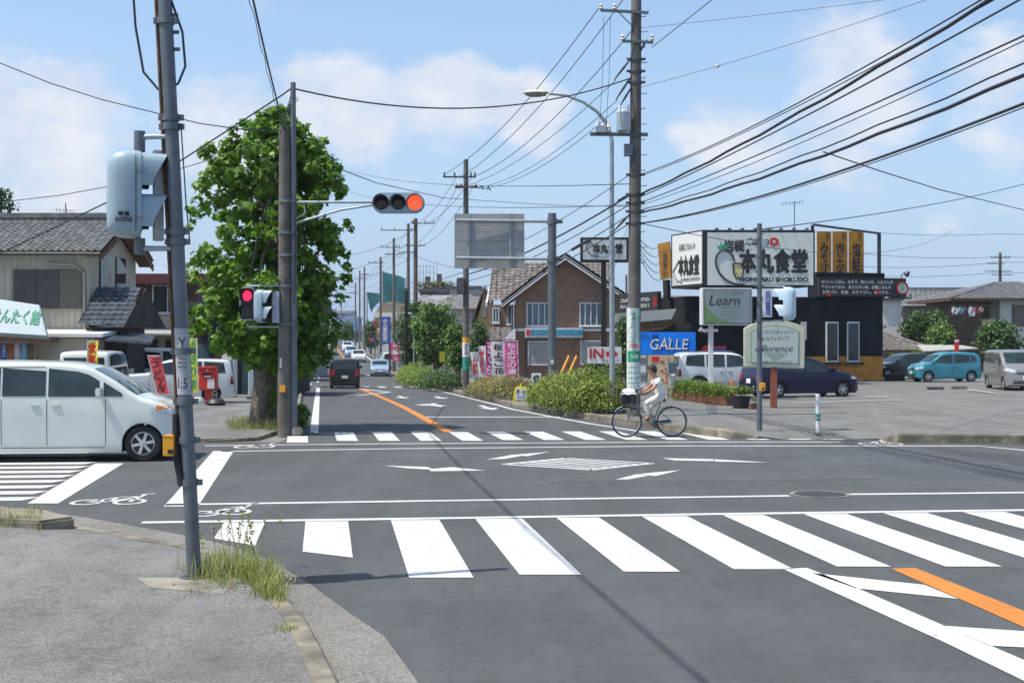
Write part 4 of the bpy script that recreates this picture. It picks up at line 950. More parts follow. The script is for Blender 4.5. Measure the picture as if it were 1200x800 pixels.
hedge('hedge', 'low reddish green azalea hedge in front of the pink banners', 'hedge', [(.3, 47, zg(.3, 47)+.1), (-.5, 50.5, zg(-1, 50)+.1), (-1.4, 55, zg(-1, 55)+.1)], 1.7, 1.05, 7000, .085, L_low)
hedge('hedge', 'clipped dark round shrub left of the second utility pole', 'hedge', [(-3.1, 63, zg(-3, 63)+.1), (-3.6, 65, zg(-3, 65)+.1), (-4.3, 67.5, zg(-4, 67)+.1)], 1.8, 1.2, 3500, .1, L_dark)
hedge('hedge', 'bright yellow-green shrubs under the roadside trees', 'hedge', [(-4.5, 69, zg(-4, 69)+.1), (-5.4, 74, zg(-5, 74)+.1), (-6.6, 81, zg(-6, 81)+.1)], 2.0, 1.3, 5200, .12, L_bright)
# ------------------------------------------------------------------ roadside trees, right of the road
def rtree(label, px, Y, prof, n, lm, r=.5, nl=38, sz=.2, name='tree', group='trees beside the road'):
    b_ = Vector((PX(px, Y), Y, zg(PX(px, Y), Y))); shape_tree(name, label, 'tree', b_, prof, px, Y, n, r, nl, sz, lm, tr=.14, group=group, inner=.4)
rtree('rounded mid green tree above the yellow-green shrubs by the road', 510, 76, [(357, 498, 520), (370, 488, 530), (385, 484, 533), (400, 486, 532), (415, 492, 526), (425, 500, 520)], 120, L_mid)
rtree('darker green tree behind the blue vertical banner', 481, 84, [(358, 476, 490), (372, 466, 494), (390, 464, 496), (410, 466, 494), (425, 470, 490)], 80, L_dark)
rtree('green tree standing between the utility pole and the banners', 537, 70, [(382, 530, 542), (395, 524, 548), (410, 524, 548), (430, 528, 545)], 50, L_mid, .4)
rtree('pointed green conifer beside the yellow house', 560, 66, [(378, 558, 562), (395, 552, 570), (415, 546, 576), (438, 546, 576)], 60, L_dark, .35, 40, .13, 'conifer')
rtree('narrow dark conifer behind the big utility pole', 733, 58, [(372, 730, 736), (390, 726, 742), (415, 722, 744), (440, 722, 744)], 60, L_dark, .35, 40, .13, 'conifer')
rtree('bushy dark shrub tree under the IN sign', 703, 46, [(421, 696, 708), (430, 686, 722), (440, 684, 724), (448, 686, 722)], 46, L_mid, .28, 40, .11)
rtree('far dark green tree at the end of the road', 408, 300, [(381, 404, 412), (388, 399, 417), (396, 398, 418)], 40, L_dark, 1.3, 46, .6)
rtree('far green tree between the distant poles', 434, 190, [(380, 430, 440), (390, 428, 444), (404, 430, 442)], 40, L_dark, .8, 40, .4)
rtree('dark tree tip showing above the tiled house at the left edge', 2, 75, [(221, -1, 2), (235, -8, 8), (250, -16, 14), (300, -20, 18), (380, -15, 12)], 70, L_dark, .6, 40, .22)
rtree('round dark green tree in front of the laundry balcony', 1170, 84, [(380, 1160, 1182), (390, 1150, 1192), (402, 1148, 1194), (412, 1156, 1188)], 80, L_dark, .55, 40, .24, group='trees behind the car park')
rtree('leafy tree between the grey houses and the hip-roofed cottage', 1078, 92, [(370, 1062, 1100), (382, 1056, 1112), (396, 1058, 1116), (412, 1062, 1116)], 90, L_dark, .65, 40, .28, group='trees behind the car park')
rtree('olive green tree beside the laundry balcony stairs', 1104, 88, [(382, 1096, 1110), (395, 1090, 1118), (410, 1090, 1118)], 50, L_mid, .5, 40, .22, group='trees behind the car park')
hedge('hedge', 'long dark hedge behind the parked black and turquoise cars', 'hedge', [(PX(1034, 78), 78, 0), (PX(1065, 78), 78, 0), (PX(1095, 79), 79, 0)], 1.2, 1.55, 3800, .16, L_mid)
# ------------------------------------------------------------------ poles
def bands(t, X, Y, zs, r, lean=lambda z: (0, 0)):
    for z_ in zs:
        b = MB(); dx, dy = lean(z_); b.lathe([(r, -.03), (r+.012, -.03), (r+.012, .03), (r, .03)], (X+dx, Y+dy, z_), n=20); b.box((X+dx+r+.02, Y+dy, z_), (.06, .03, .05)); b.box((X+dx-r-.02, Y+dy, z_), (.05, .03, .05))
        b.build('band', M['steel'], t)
# near left pole with the pedestrian signal seen from behind
nY = 11.25; nb = G(228, 678, .1)
def nl(z_): return ((-.262)*(z_-.1)/5.1, 0)
def np_(z_, dx=0, dy=0): return Vector((nb.x+nl(z_)[0]+dx, nb.y+dy, z_))
t = thing('signal_pole', 'leaning grey steel pole on the near pavement carrying a pale blue pedestrian signal', 'signal pole', nb)
MB().tube([np_(.1), np_(3), np_(6.6)], [.062, .061, .06], 24).build('pole', M['steel'], t)
b = MB(); b.lathe([(.13, 0), (.13, .02), (.10, .03), (.075, .03)], nb, n=24); b.build('base_plate', M['steel_dark'], t)
MB().tube([np_(6.6, -.076), np_(3, -.078), np_(1.05, -.077)], .017, 10).build('conduit', M['rust'], t)
MB().tube([np_(1.55, -.088, -.02), np_(1.2, -.10, -.02), np_(.92, -.06, -.03), np_(1.02, -.06, -.03)], [.027, .034, .034, .02], 10).build('cable_sleeve', M['rubber'], t)
bands(t, nb.x, nb.y, [.95, 1.32, 1.66, 2.1, 3.06, 3.15, 4.07, 4.15, 5.0], .0625, nl)
b = MB(); g = []
for z_ in (1.72, 2.0, 2.3): g.append([np_(z_, math.sin(a)*.066, -math.cos(a)*.066) for a in [k*.2-1.3 for k in range(14)]])
b.grid(g); b.build('sticker', mat('grey_sheet', (.38, .40, .42), .7, var=.1, scale=12), t)
text('Y', t, np_(2.17, .015, -.068), X_, Z_, .07, .10, M['ink'], eps=.003); text('≡≡', t, np_(2.0, .01, -.068), X_, Z_, .08, .09, M['ink_grey'], eps=.003); text('1:5', t, np_(1.82, .0, -.068), X_, Z_, .08, .09, M['ink'], eps=.003)
b = MB(); p = np_(1.27, -.15, -.02); b.box(p, (.10, .12, .17)); b.box(p+Vector((.0, .0, .088)), (.108, .128, .016)); pb = b.build('push_button_box', M['yellow'], t, bevel=.012)
MB().box(p+Vector((.022, -.062, -.045)), (.05, .012, .035)).build('button', M['black'], pb)
MB().tube([np_(5.55, -.28), np_(4.95, -.27), np_(4.55, -.22), np_(4.4, -.1), np_(4.4, -.02)], .011, 8).build('cable_loop', M['wire'], t)
MB().tube([np_(5.2, .05), np_(4.9, .14), np_(4.6, .15), np_(4.45, .08), np_(4.42, .03)], .011, 8).build('cable_loop', M['wire'], t)
MB().tube([np_(4.1, .09, -.02), np_(3.4, .10, -.02), np_(3.06, .11)], .006, 6).build('thin_cable', M['wire'], t)
for z_ in (4.9, 5.05, 4.75): MB().box(np_(z_, .085), (.05, .02, .03)).build('step_bolt', M['steel_dark'], t)
def ped_signal(t, c, face, lit=None, hw=(.37, .22, .78), arm_from=None, housing=None):
    """pedestrian lamp: c centre, face = unit vector the lenses look along"""
    f = Vector(face).normalized(); s = Vector((-f.y, f.x, 0)); Mx = Matrix((s, f, Z_)).transposed(); c = Vector(c)
    def L(x, y, z_): return c+Mx @ Vector((x, y, z_))
    w_, d_, h_ = hw; b = MB(); rows = []
    # back shell rounded like a loaf
    pr = [(h_/2, d_*.0), (h_/2, -d_*.45), (h_/2-.05, -d_*.75), (h_/2-.13, -d_)]
    out = []
    for i in range(9): a = i/8*math.pi/2; out.append((h_/2-.12+.12*math.sin(a), -.12*(1-math.cos(a)*0)-d_+.12+(-.12*math.cos(a)+.12) if False else 0))
    def ring(y, k, kz):
        n = 28; r_ = []
        for i in range(n):
            a = 2*math.pi*i/n; ca, sa = math.cos(a), math.sin(a); e = .45
            r_.append(L(math.copysign(abs(ca)**e, ca)*w_/2*k, y, math.copysign(abs(sa)**e, sa)*h_/2*kz))
        return r_
    R_ = [ring(0, .98, .99), ring(-.03, 1, 1), ring(-d_*.45, 1, 1), ring(-d_*.75, .9, .95), ring(-d_*.93, .74, .86), ring(-d_, .5, .74)]
    n = 28; vs = [p for r_ in R_ for p in r_]
    b.add(vs, [(i*n+k, i*n+(k+1) % n, (i+1)*n+(k+1) % n, (i+1)*n+k) for i in range(len(R_)-1) for k in range(n)]+[tuple(range(n)), tuple((len(R_)-1)*n+k for k in range(n))])
    sg = b.build('signal_head', housing or M['signal'], t)
    b = MB(); b.add([L(x, .003, z_) for x, z_ in ((-w_*.42, -h_*.45), (w_*.42, -h_*.45), (w_*.42, h_*.45), (-w_*.42, h_*.45))], [(0, 1, 2, 3)]); b.build('face_plate', M['signal_dark'] if housing else M['signal_dark'], sg)
    for k, z0 in ((0, h_*.235), (1, -h_*.235)):
        q = w_*.38
        b = MB(); b.box(L(0, .012, z0), (q*2*.92, .016, q*2*.92), M=Mx) if not (lit and k == 0) else b.prism([L(q*.72*math.cos(a_*.5236), .012, z0+q*.86*math.sin(a_*.5236)) for a_ in range(12)], L(0, .016, 0)-L(0, 0, 0))
        b.build('lens', (lit if (lit and k == 0) else M['lens_off']), sg, bevel=.006)
        # visor: hood open below, cut on the slant
        b = MB(); hd = []
        for i in range(13):
            a = -.35+(math.pi+.7)*i/12; e = .5; x = math.copysign(abs(math.cos(a))**e, math.cos(a))*w_*.45; zz = math.copysign(abs(math.sin(a))**e, math.sin(a))*w_*.46
            dep = .21*(.35+.65*max(0, min(1, (zz/(w_*.46)+.35)/1.35)))+.02; hd.append([L(x, .0, z0+zz), L(x, dep, z0+zz), L(x*.93, dep, z0+zz*.93), L(x*.93, .004, z0+zz*.93)])
        g = [list(r_) for r_ in hd]; b.grid([r_[:2] for r_ in g]); b.m = 1; b.grid([r_[1:] for r_ in g])
        b.build('visor', [housing or M['signal'], M['signal_dark']], sg)
    return sg
pc = np_(3.47, -.31); sg = ped_signal(t, pc, (.93, .37, 0), hw=(.40, .27, .76))
fK = Vector((.93, .37, 0)).normalized(); sK = Vector((.37, -.93, 0)).normalized(); oK = pc+sK*.202-fK*.15
for z_ in (.20, -.20): MB().box(pc+sK*.205-fK*.015+Vector((0, 0, z_)), (.05, .03, .035), math.atan2(fK.y, fK.x)).build('latch', M['steel_light'], sg, bevel=.006)
MB().box(pc+sK*.2008-fK*.05, (.006, .008, .66), math.atan2(fK.y, fK.x)).build('seam', M['signal_dark'], sg)
text('KOITO', sg, oK-Vector((0, 0, .235)), fK, Z_, .135, .036, M['ink'], eps=.006, heavy=.002)
text('■■', sg, oK-Vector((0, 0, .185)), fK, Z_, .09, .034, M['ink'], eps=.006)
for z_ in (3.98, 3.0):
    d = Vector((0, 0, .14 if z_ > 3.5 else -.10)); MB().tube([np_(z_), np_(z_, -.15, -.02), pc+Vector((0, 0, z_-3.47))+d*.0], [.02, .024, .026], 10).build('bracket', M['steel_light'], t)
    MB().cyl(pc+Vector((0, 0, .38 if z_ > 3.5 else -.38)), pc+Vector((0, 0, z_-3.47+(.05 if z_ > 3.5 else -.05))), .05, n=12).build('bracket_clamp', M['steel'], t)
b = MB(); b.box(np_(3.47, -.16, .05), (.09, .05, .80), .5); pl_ = b.build('sign_plate', mat('grey_sign_back', (.5, .5, .5), .6), t, bevel=.008)
# left signal post
lX, lY = PX(333.5, 29.4), 29.4
t = thing('signal_post', 'concrete post with a red horizontal traffic light on an arm over the road', 'traffic light', (lX, lY, .06))
def zp(py, Y): return CH+(HZ-py)*Y/F
MB().tube([(lX, lY, .0), (lX, lY, zp(148, lY))], [.165, .125], 20).build('concrete_pole', M['pole_concrete'], t)
sxp = lX+.215
MB().tube([(sxp, lY, .0), (sxp-.02, lY, zp(97, lY))], [.085, .062], 16).build('steel_pipe', M['steel'], t)
bands(t, lX+.07, lY, [zp(y, lY) for y in (236, 273, 335, 380, 299)], .19)
MB().box((lX-.02, lY-.165, zp(455, lY)), (.13, .03, .16)).build('yellow_tag', M['yellow'], t, bevel=.006)
MB().box((lX-.06, lY-.155, zp(425, lY)), (.05, .02, .22)).build('paper_tag', M['offwhite'], t)
MB().tube([(sxp+.02, lY-.08, 3.0), (sxp+.05, lY-.08, 4.2), (sxp+.03, lY-.07, 5.4)], .012, 6).build('cable', M['wire'], t)
for k in range(5): MB().tube([(lX-.05+.05*k, lY, zp(148, lY)), (lX+.08+.02*k, lY-.05, zp(125, lY)), (sxp-.05+.04*k, lY, zp(108+2*k, lY))], .01, 5).build('cable_tail', M['wire'], t)
zA, zB = zp(237, lY), zp(262, lY); ax1 = PX(440, lY)
MB().tube([(lX, lY, zA), (ax1, lY-.05, zA+.0)], .032, 10).build('arm', M['steel_light'], t)
MB().tube([(sxp, lY, zB), (PX(400, lY), lY-.03, zp(246, lY)), (ax1, lY-.05, zp(240, lY))], .028, 10).build('brace', M['steel_light'], t)
MB().tube([(PX(356, lY), lY-.02, zA), (PX(358, lY), lY-.02, zp(250, lY)), (sxp, lY, zp(257, lY))], .018, 8).build('strut', M['steel_light'], t)
sc_ = Vector((PX(467, lY), lY-.08, zp(238, lY)))
b = MB(); hw_, hh = .60, .235; out = []
for cx, a0 in ((hw_-hh, -90), (-(hw_-hh), 90)):
    for i in range(13): a = R(a0+180*i/12); out.append((sc_.x+cx+hh*math.cos(a), sc_.y, sc_.z+hh*math.sin(a)))
b.prism(out, (0, .2, 0)); vh = b.build('signal_head', M['signal'], t, bevel=.03)
for k in (-1, 0, 1):
    c = sc_+Vector((k*.385, 0, 0)); b = MB(); b.lathe([(.001, -.045), (.10, -.038), (.15, -.012), (.165, 0)], c, (0, 1, 0), 28); b.build('lens', M['lens_red'] if k == 1 else M['lens_off'], vh)
    b = MB(); b.lathe([(.168, .004), (.20, .004), (.20, -.02), (.168, -.02)], c, (0, 1, 0), 28); b.build('lens_ring', M['signal'], vh)
    b = MB(); g = []
    for i in range(19): a = R(-20+220*i/18); dep = .30*(.35+.65*max(0, math.sin(a))); ca, sa = math.cos(a)*.195, math.sin(a)*.195; g.append([c+Vector((ca, 0, sa)), c+Vector((ca, -dep, sa-.02)), c+Vector((ca*.95, -dep, sa*.95-.02)), c+Vector((ca*.95, -.005, sa*.95))])
    b.grid([r_[:2] for r_ in g]); b.m = 1; b.grid([r_[1:] for r_ in g]); b.build('visor', [M['signal'], M['signal_dark']], vh)
    MB().box(c+Vector((.19, .1, 0)) if k < 1 else c+Vector((0, .1, .235)), (.02, .16, .4) if k < 1 else (.1, .1, .02)).build('joint', M['signal'], vh)
pr = Vector((PX(291, lY), lY-.1, zp(356, lY))); ped_signal(t, pr, (.08, -1, 0), lit=M['lens_red2'], housing=mat('signal_housing_dark', (.32, .38, .41), .5))
p2 = Vector((PX(312, lY), lY-.22, zp(359, lY))); ped_signal(t, p2, (1, -.12, 0), hw=(.40, .22, .76))
for y_, d in ((335, .0), (383, 0)):
    z_ = zp(y_, lY); MB().tube([(lX, lY-.05, z_), (PX(314, lY), lY-.16, z_), (pr.x, pr.y+.05, z_), (pr.x, pr.y+.06, z_+(-.08 if y_ == 335 else .08))], .022, 8).build('bracket', M['steel_light'], t)
MB().box((PX(325, lY), lY-.2, zp(360, lY)), (.16, .03, .72)).build('sign_plate', mat('plate_blue_grey', (.4, .42, .5), .6, var=.15, scale=15), t)
# right signal post
rX, rY = PX(890, 29.7), 29.7
t = thing('signal_pole', 'slim grey pole on the right corner with a pedestrian signal and a yellow button box', 'signal pole', (rX, rY, .08))
MB().tube([(rX, rY, .02), (rX, rY, zp(262, rY))], [.064, .056], 18).build('pole', M['steel'], t)
bands(t, rX, rY, [zp(y, rY) for y in (335, 376, 300, 410)], .062)
p3 = Vector((PX(919, rY), rY-.03, zp(356, rY))); ped_signal(t, p3, (-.92, .38, 0), hw=(.36, .25, .78), housing=mat('signal_housing_bright', (.5, .66, .75), .4))
b = MB(); b.box((PX(898.5, rY), rY-.06, zp(355, rY)), (.22, .03, .66)); sp_ = b.build('sign_plate', M['white'], t, bevel=.006)
text('歩行者専用', sp_, (PX(899, rY), rY-.076, zp(355, rY)), X_, Z_, .13, .58, M['ink_blue'], vertical=True, bold=.01)
for y_ in (335.5, 376): z_ = zp(y_, rY); MB().tube([(rX, rY, z_), (p3.x, rY-.03, z_)], .018, 8).build('bracket', M['steel_light'], t)
MB().tube([(rX-.1, rY-.05, zp(283, rY)), (rX+.12, rY-.05, zp(272, rY)), (rX+.3, rY-.05, zp(268, rY))], .012, 6).build('cable', M['wire'], t)
MB().box((rX+.1, rY-.03, zp(285, rY)), (.12, .12, .2)).build('junction_box', M['signal'], t, bevel=.015)
b = MB(); b.box((rX+.05, rY-.09, zp(453, rY)), (.13, .11, .19)); pb = b.build('push_button_box', M['yellow'], t, bevel=.012); MB().box((rX+.06, rY-.147, zp(455, rY)), (.05, .012, .05)).build('button', M['black'], pb)
# street lamp
sX, sY = PX(717.5, 37.2), 37.2
t = thing('street_lamp', 'tall silver street lamp with a curved arm reaching left over the road', 'street lamp', (sX, sY, .1))
arc = [(717.5, 470), (717, 300), (717, 165), (712, 146), (700, 131), (684, 120), (664, 112), (644, 110)]
MB().tube([P(x, y, sY) for x, y in arc], [.085, .075, .06, .055, .05, .045, .04, .04], 14).build('pole', M['steel_light'], t)
c = P(628, 110.5, sY); b = MB()
hd = [(.02, .06, .03), (.10, .16, .07), (.3, .2, .10), (.55, .2, .10), (.72, .12, .05), (.8, .04, .02)]; g = []
for d_, w_, h_ in hd: g.append([c+Vector((.4-d_, math.cos(a)*w_, math.sin(a)*h_+.03)) for a in [k*math.pi/12 for k in range(13)]])
b.grid(g); b.build('lamp_housing', mat('lamp_cream', (.62, .62, .5), .4), t)
b = MB(); g = []
for d_, w_, h_ in hd[1:5]: g.append([c+Vector((.4-d_, math.cos(a)*w_*.95, -math.sin(a)*h_*1.15+.03)) for a in [k*math.pi/10 for k in range(11)]])
b.grid(g); b.build('lamp_glass', mat('lamp_glass', (.28, .27, .24), .2), t)
# big utility pole on the right corner
bX, bY = PX(742.5, 35.0), 35.0
t = thing('utility_pole', 'thick utility pole behind the cyclist wrapped in a green and white advert, with transformer', 'utility pole', (bX, bY, .1), group=None)
lean = lambda z_: .03*(z_-.1)/10
def bp(py, dx=0, dy=0): z_ = zp(py, bY); return Vector((bX+.07*(z_/11)+dx, bY+dy, z_))
MB().tube([(bX, bY, .0), bp(240), bp(-90)], [.185, .165, .13], 20).build('pole', M['pole_concrete'], t)
for py in (14, 50, 158): pass
def arm(t, a, c, sz=.07, m='steel'): return MB().bar(a, c, sz, sz).build('crossarm', M[m], t)
arm(t, bp(14, -.98, -.16), bp(17, .32, -.16)); arm(t, bp(50, -.38, -.16), bp(51.5, .45, -.16)); arm(t, bp(158.5, -1.25, -.18), bp(159, .32, -.18), .09, 'steel_dark')
MB().tube([bp(14, -.55, -.16), bp(33, -.1, -.14)], .015, 6).build('brace', M['steel'], t)
b = MB(); c = bp(158, -.34, -.22); b.lathe([(.0, .0), (.19, .0), (.2, .03), (.2, .46), (.21, .5), (.17, .58), (0, .62)], c+Vector((0, 0, .06)), n=24)
tf = b.build('transformer', mat('transformer_grey', (.40, .46, .50), .5, var=.06), t)
for dx in (-.12, .12): b = MB(); b.lathe([(.03, 0), (.04, .03), (.025, .06), (.04, .09), (.025, .12), (.02, .16)], c+Vector((dx, 0, .62)), n=10); b.build('bushing', M['offwhite'], tf)
for k, dx in enumerate((-1.05, -.9, -.75)):
    b = MB(); q = bp(158, dx, -.18)+Vector((0, 0, .05)); b.lathe([(.05, 0), (.07, .05), (.045, .09), (.07, .13), (.04, .18), (.03, .26)], q, n=12); b.build('insulator', M['offwhite'], t)
b = MB(); b.box(bp(153, -.95, -.18), (.3, .2, .2)); b.build('switch_box', M['steel_light'], t, bevel=.02)
b = MB(); b.box(bp(177, -.2, -.15), (.24, .2, .32)); b.tube([bp(183, -.1, -.12), bp(192, -.14, -.1), bp(190, .0, -.14), bp(180, .02, -.14)], .03, 8); b.build('cable_box', M['steel'], t, bevel=.015)
for k, (dx, py) in enumerate([(-.98, 13), (-.6, 13), (-.38, 49), (.42, 49)]):
    b = MB(); b.lathe([(.03, -.02), (.06, .03), (.035, .07), (.06, .11), (.03, .15)], bp(py, dx, -.16), n=12); b.build('insulator', M['offwhite'], t)
for k in range(17):
    py = 20+k*18; s_ = 1 if k % 2 else .85; b = MB(); q = bp(py); b.tube([q+Vector((.1, -.02, 0)), q+Vector((.30*s_, -.05, 0)), q+Vector((.30*s_, -.05, .04))], .011, 6); b.build('step_bolt', M['steel_dark'], t)
for py in (70, 84, 97, 205, 228, 238, 248, 262): b = MB(); q = bp(py); b.lathe([(.165, -.03), (.185, -.03), (.185, .03), (.165, .03)], q, n=20); b.box(q+Vector((.2, -.06, 0)), (.12, .05, .06)); b.box(q+Vector((-.2, -.06, 0)), (.12, .05, .06)); b.build('band', M['steel_dark'], t)
for dx, py, p2_ in ((-.15, 70, (-.6, 95)), (-.15, 92, (-.55, 118)), (-.15, 105, (-.42, 124)), (.1, 62, (.28, 48)), (-.12, 228, (-.5, 236)), (-.12, 250, (-.6, 272))):
    MB().tube([bp(py, dx, -.1), bp((py+p2_[1])/2, (dx+p2_[0])/2, -.14), bp(p2_[1], p2_[0], -.15)], [.02, .035, .015], 8).build('cable_clamp', M['wire'], t)
b = MB(); g = []
for py in (361, 408, 456): q = bp(py); g.append([Vector((bX+math.sin(a)*.188, bY-math.cos(a)*.188, q.z)) for a in [k*.25-2 for k in range(17)]])
b.grid(g); wr_ = b.build('advert_wrap', mat('wrap_white', (.66, .70, .68), .6), t)
fy = bY-.192
text('シオタクリニック', wr_, (bX-.025, fy, zp(382, bY)), X_, Z_, .16, .98, M['ink_green'], vertical=True, bold=.02)
text('の御用命は', wr_, (bX+.115, fy+.028, zp(380, bY)), X_, Z_, .07, .85, M['ink_green'], vertical=True)
text('内科', wr_, (bX, fy, zp(405, bY)), X_, Z_, .22, .12, M['ink_red'], bold=.015)
b = MB()
for py0, py1 in ((411, 424), (430, 430.6), (436, 436.6), (442, 442.6), (448, 448.6)):
    b.grid([[Vector((bX+math.sin(a)*.1905, bY-math.cos(a)*.1905, zp(py, bY))) for a in [k*.2-1.1 for k in range(12)]] for py in (py0, py1)])
for a in (-.8, -.4, 0, .4, .8): b.grid([[Vector((bX+math.sin(a+d)*.1905, bY-math.cos(a+d)*.1905, zp(py, bY))) for d in (-.02, .02)] for py in (426, 455)])
b.build('printed_table', M['ink_green'], wr_)
text('電話診療', wr_, (bX, fy-.003, zp(417.5, bY)), X_, Z_, .2, .12, M['ink_white'])
# overhead sign gantry seen from behind
gX, gY = PX(647, 42.5), 42.5
t = thing('sign_gantry', 'grey steel post holding the ribbed back of a large road sign over the lane', 'road sign', (gX, gY, .0))
MB().tube([(gX, gY, .0), (gX, gY, zp(250, gY))], [.145, .14], 20).build('post', M['steel'], t)
for y_ in (259.5, 303.5):
    MB().tube([(gX, gY, zp(y_, gY)), (PX(535, gY), gY-.1, zp(y_-1, gY))], .055, 12).build('arm', M['steel_light'], t); MB().lathe([(.14, -.1), (.17, -.1), (.17, .1), (.14, .1)], (gX, gY, zp(y_, gY)), n=20).build('flange', M['steel'], t)
    MB().cyl((gX, gY, zp(y_, gY)), (gX+.35, gY, zp(y_, gY)), .07, n=12).build('arm_stub', M['steel'], t)
b = MB(); xl, xr, zt, zb = PX(532.5, gY), PX(614.5, gY), zp(250, gY), zp(314.5, gY); n = 6
for i in range(n):
    h = (zt-zb)/n; z0 = zb+i*h; b.box(((xl+xr)/2, gY+.08, z0+h/2), (xr-xl, .03, h-.014))
b.box(((xl+xr)/2, gY+.09, (zt+zb)/2), (xr-xl-.02, .02, zt-zb-.02)); pn = b.build('sign_panel', mat('aluminium_back', (.34, .345, .34), .55, metal=.25, var=.08, scale=2), t)
for px in (549, 598): MB().box((PX(px, gY), gY+.015, (zt+zb)/2), (.06, .05, zt-zb)).build('stiffener', M['steel_light'], pn)
MB().box((gX-.0, gY-.15, zp(424, gY)), (.1, .02, .16)).build('label_plate', M['offwhite'], t)
# second utility pole and the ones beyond
def upole(label, px, Y, toppy, r, arms, group='utility poles along the main road', wraps=(), m='pole_concrete', base=None, X=None):
    X = PX(px, Y) if X is None else X; z0 = zg(min(X, 4), Y)+.1 if base is None else base
    t = thing('utility_pole', label, 'utility pole', (X, Y, z0), group=group); zt_ = zp(toppy, Y)
    MB().tube([(X, Y, z0-.1), (X, Y, zt_)], [r, r*.7], 14).build('pole', M[m], t)
    for k, (py, l, rr_) in enumerate(arms):
        z_ = zp(py, Y); MB().bar((X-l, Y-r-.03, z_), (X+rr_, Y-r-.03, z_), .07, .07).build('crossarm', M['steel_dark'], t)
        for dx in (-l+.05, -l*.5, rr_*.5, rr_-.05):
            b = MB(); b.lathe([(.03, 0), (.055, .05), (.03, .09), (.055, .13), (.02, .2)], (X+dx, Y-r-.03, z_+.03), n=8); b.build('insulator', M['offwhite'] if k else M['steel_dark'], t)
    for (y0, y1, m_) in wraps: b = MB(); b.lathe([(r*1.03, zp(y1, Y)), (r*1.03, zp(y0, Y))], (X, Y, 0), n=20); b.build('wrap', m_, t)
    return t
sp2 = upole('concrete pole with orange, white and green wraps beside the banners', 546, 57, 187, .155, [(208, 1.0, .45), (220, .5, .5)], wraps=[(395, 401, M['yellow']), (401, 418, M['white']), (418, 434, mat('wrap_green', (.04, .28, .2), .6))])
for dx in (-.45, -.3, .35, .6, .9): b = MB(); q = Vector((PX(546, 57)+dx, 56.75, zp(219+abs(dx)*4, 57))); b.tube([q, q+Vector((.1, 0, .1)), q+Vector((.2, 0, -.05))], [.03, .05, .03], 6); b.build('cable_clamp', M['wire'], sp2)
b = MB(); b.box((PX(540, 57), 56.8, zp(335, 57)), (.35, .3, .7)); b.build('equipment_box', M['steel_dark'], sp2, bevel=.03)
text('通学路', sp2, (PX(546, 57), 57-.163, zp(409, 57)), X_, Z_, .13, .5, M['ink'], vertical=True)
for lab, px, Y, top, r, arms in [
    ('brown pole leaning behind the road sign, thickest of the far row', 487, 94, 256, .2, [(262, .3, 1.4), (288, .7, .7)]), ('grey pole directly left of the thickest far pole, with a wide crossarm', 478.5, 104, 262, .17, [(270, 2.2, .5), (296, .8, .6)]),
    ('far pole with two short crossarms above the teal netting', 461.5, 124, 279, .17, [(290, 1.2, .6), (298, .9, .9)]), ('far pole standing between the two pieces of teal netting', 446, 150, 301, .17, [(308, 1.4, .3)]),
    ('far slim pole left of the teal netting', 427, 180, 313, .16, [(322, .6, .6)]), ('distant pole near the end of the row, with a short crossarm', 421.5, 205, 317, .16, [(326, .8, .5)]), ('distant pole with a crossarm pointing to the left', 416.5, 230, 331, .16, [(336, 1.2, .2), (343, .9, .9)]),
    ('most distant thin pole above the far dark tree', 400, 330, 352, .15, [(360, 1.2, 1.2)]), ('faint pole in the haze just right of the plane tree', 391, 420, 362, .15, [(368, 1.2, 1.2)])]: upole(lab, px, Y, top, r, arms, m='pole_brown' if px in (487, 446, 421.5) else 'pole_concrete')
upole('distant pole with many arms above the grey tiled house at the right', 1172, 130, 296, .2, [(302, 1.0, .9), (309, 1.4, .3), (318, 1.6, 1.0), (322, .9, 1.2)], group=None, base=0)
upole('short slim pole behind the signs post of the restaurant', 734, 90, 322, .1, [], group=None, base=0)
t = thing('street_lamp', 'small lamp on a thin pole left of the rounded roadside tree', 'street lamp', (PX(485, 80), 80, zg(-6, 80)+.1))
MB().tube([P(485, 440, 80), P(485, 380, 80), P(484, 369, 80), P(478, 367, 80)], .05, 8).build('pole', M['steel_light'], t); MB().box(P(478, 367, 80), (.5, .2, .12)).build('lamp_head', M['white'], t, bevel=.03)
t = thing('post', 'tall black post at the kerb left of the roadside trees', 'post', (PX(476, 79), 79, zg(-6, 79)+.1)); MB().tube([P(476, 444, 79), P(476, 338, 79)], .11, 12).build('shaft', M['black'], t); MB().box(P(476, 340, 79), (.26, .26, .1)).build('cap', M['steel_dark'], t)
# ------------------------------------------------------------------ cables
def cable(label, pts, r=.014, group=None, name='power_line', m='wire', wob=0):
    b = MB(); b.tube(pts, r, 6); o = b.build(name, M[m], smooth=60); tag(o, label, 'cable', group); return o
def parab(A_, mids, E3, n=26, ext=1.0):
    """points on the vertical plane A->E whose heights follow photo rows (px, py)"""
    A_ = Vector(A_); E3 = Vector(E3); ks = [(0, A_.z)]
    for px, py in mids:
        k = (px-600)/F; tt = (k*A_.y-A_.x)/((E3.x-A_.x)-k*(E3.y-A_.y)); Y = A_.y+(E3.y-A_.y)*tt; ks.append((tt, zp(py, Y)))
    t0, z0 = ks[0]; t1, z1 = ks[1]; t2, z2 = ks[2]
    out = []
    for i in range(n+1):
        q = i/n*ext; z_ = z0*(q-t1)*(q-t2)/((t0-t1)*(t0-t2))+z1*(q-t0)*(q-t2)/((t1-t0)*(t1-t2))+z2*(q-t0)*(q-t1)/((t2-t0)*(t2-t1))
        out.append(Vector((A_.x+(E3.x-A_.x)*q, A_.y+(E3.y-A_.y)*q, z_)))
    return out
EN = (7.6, 4)
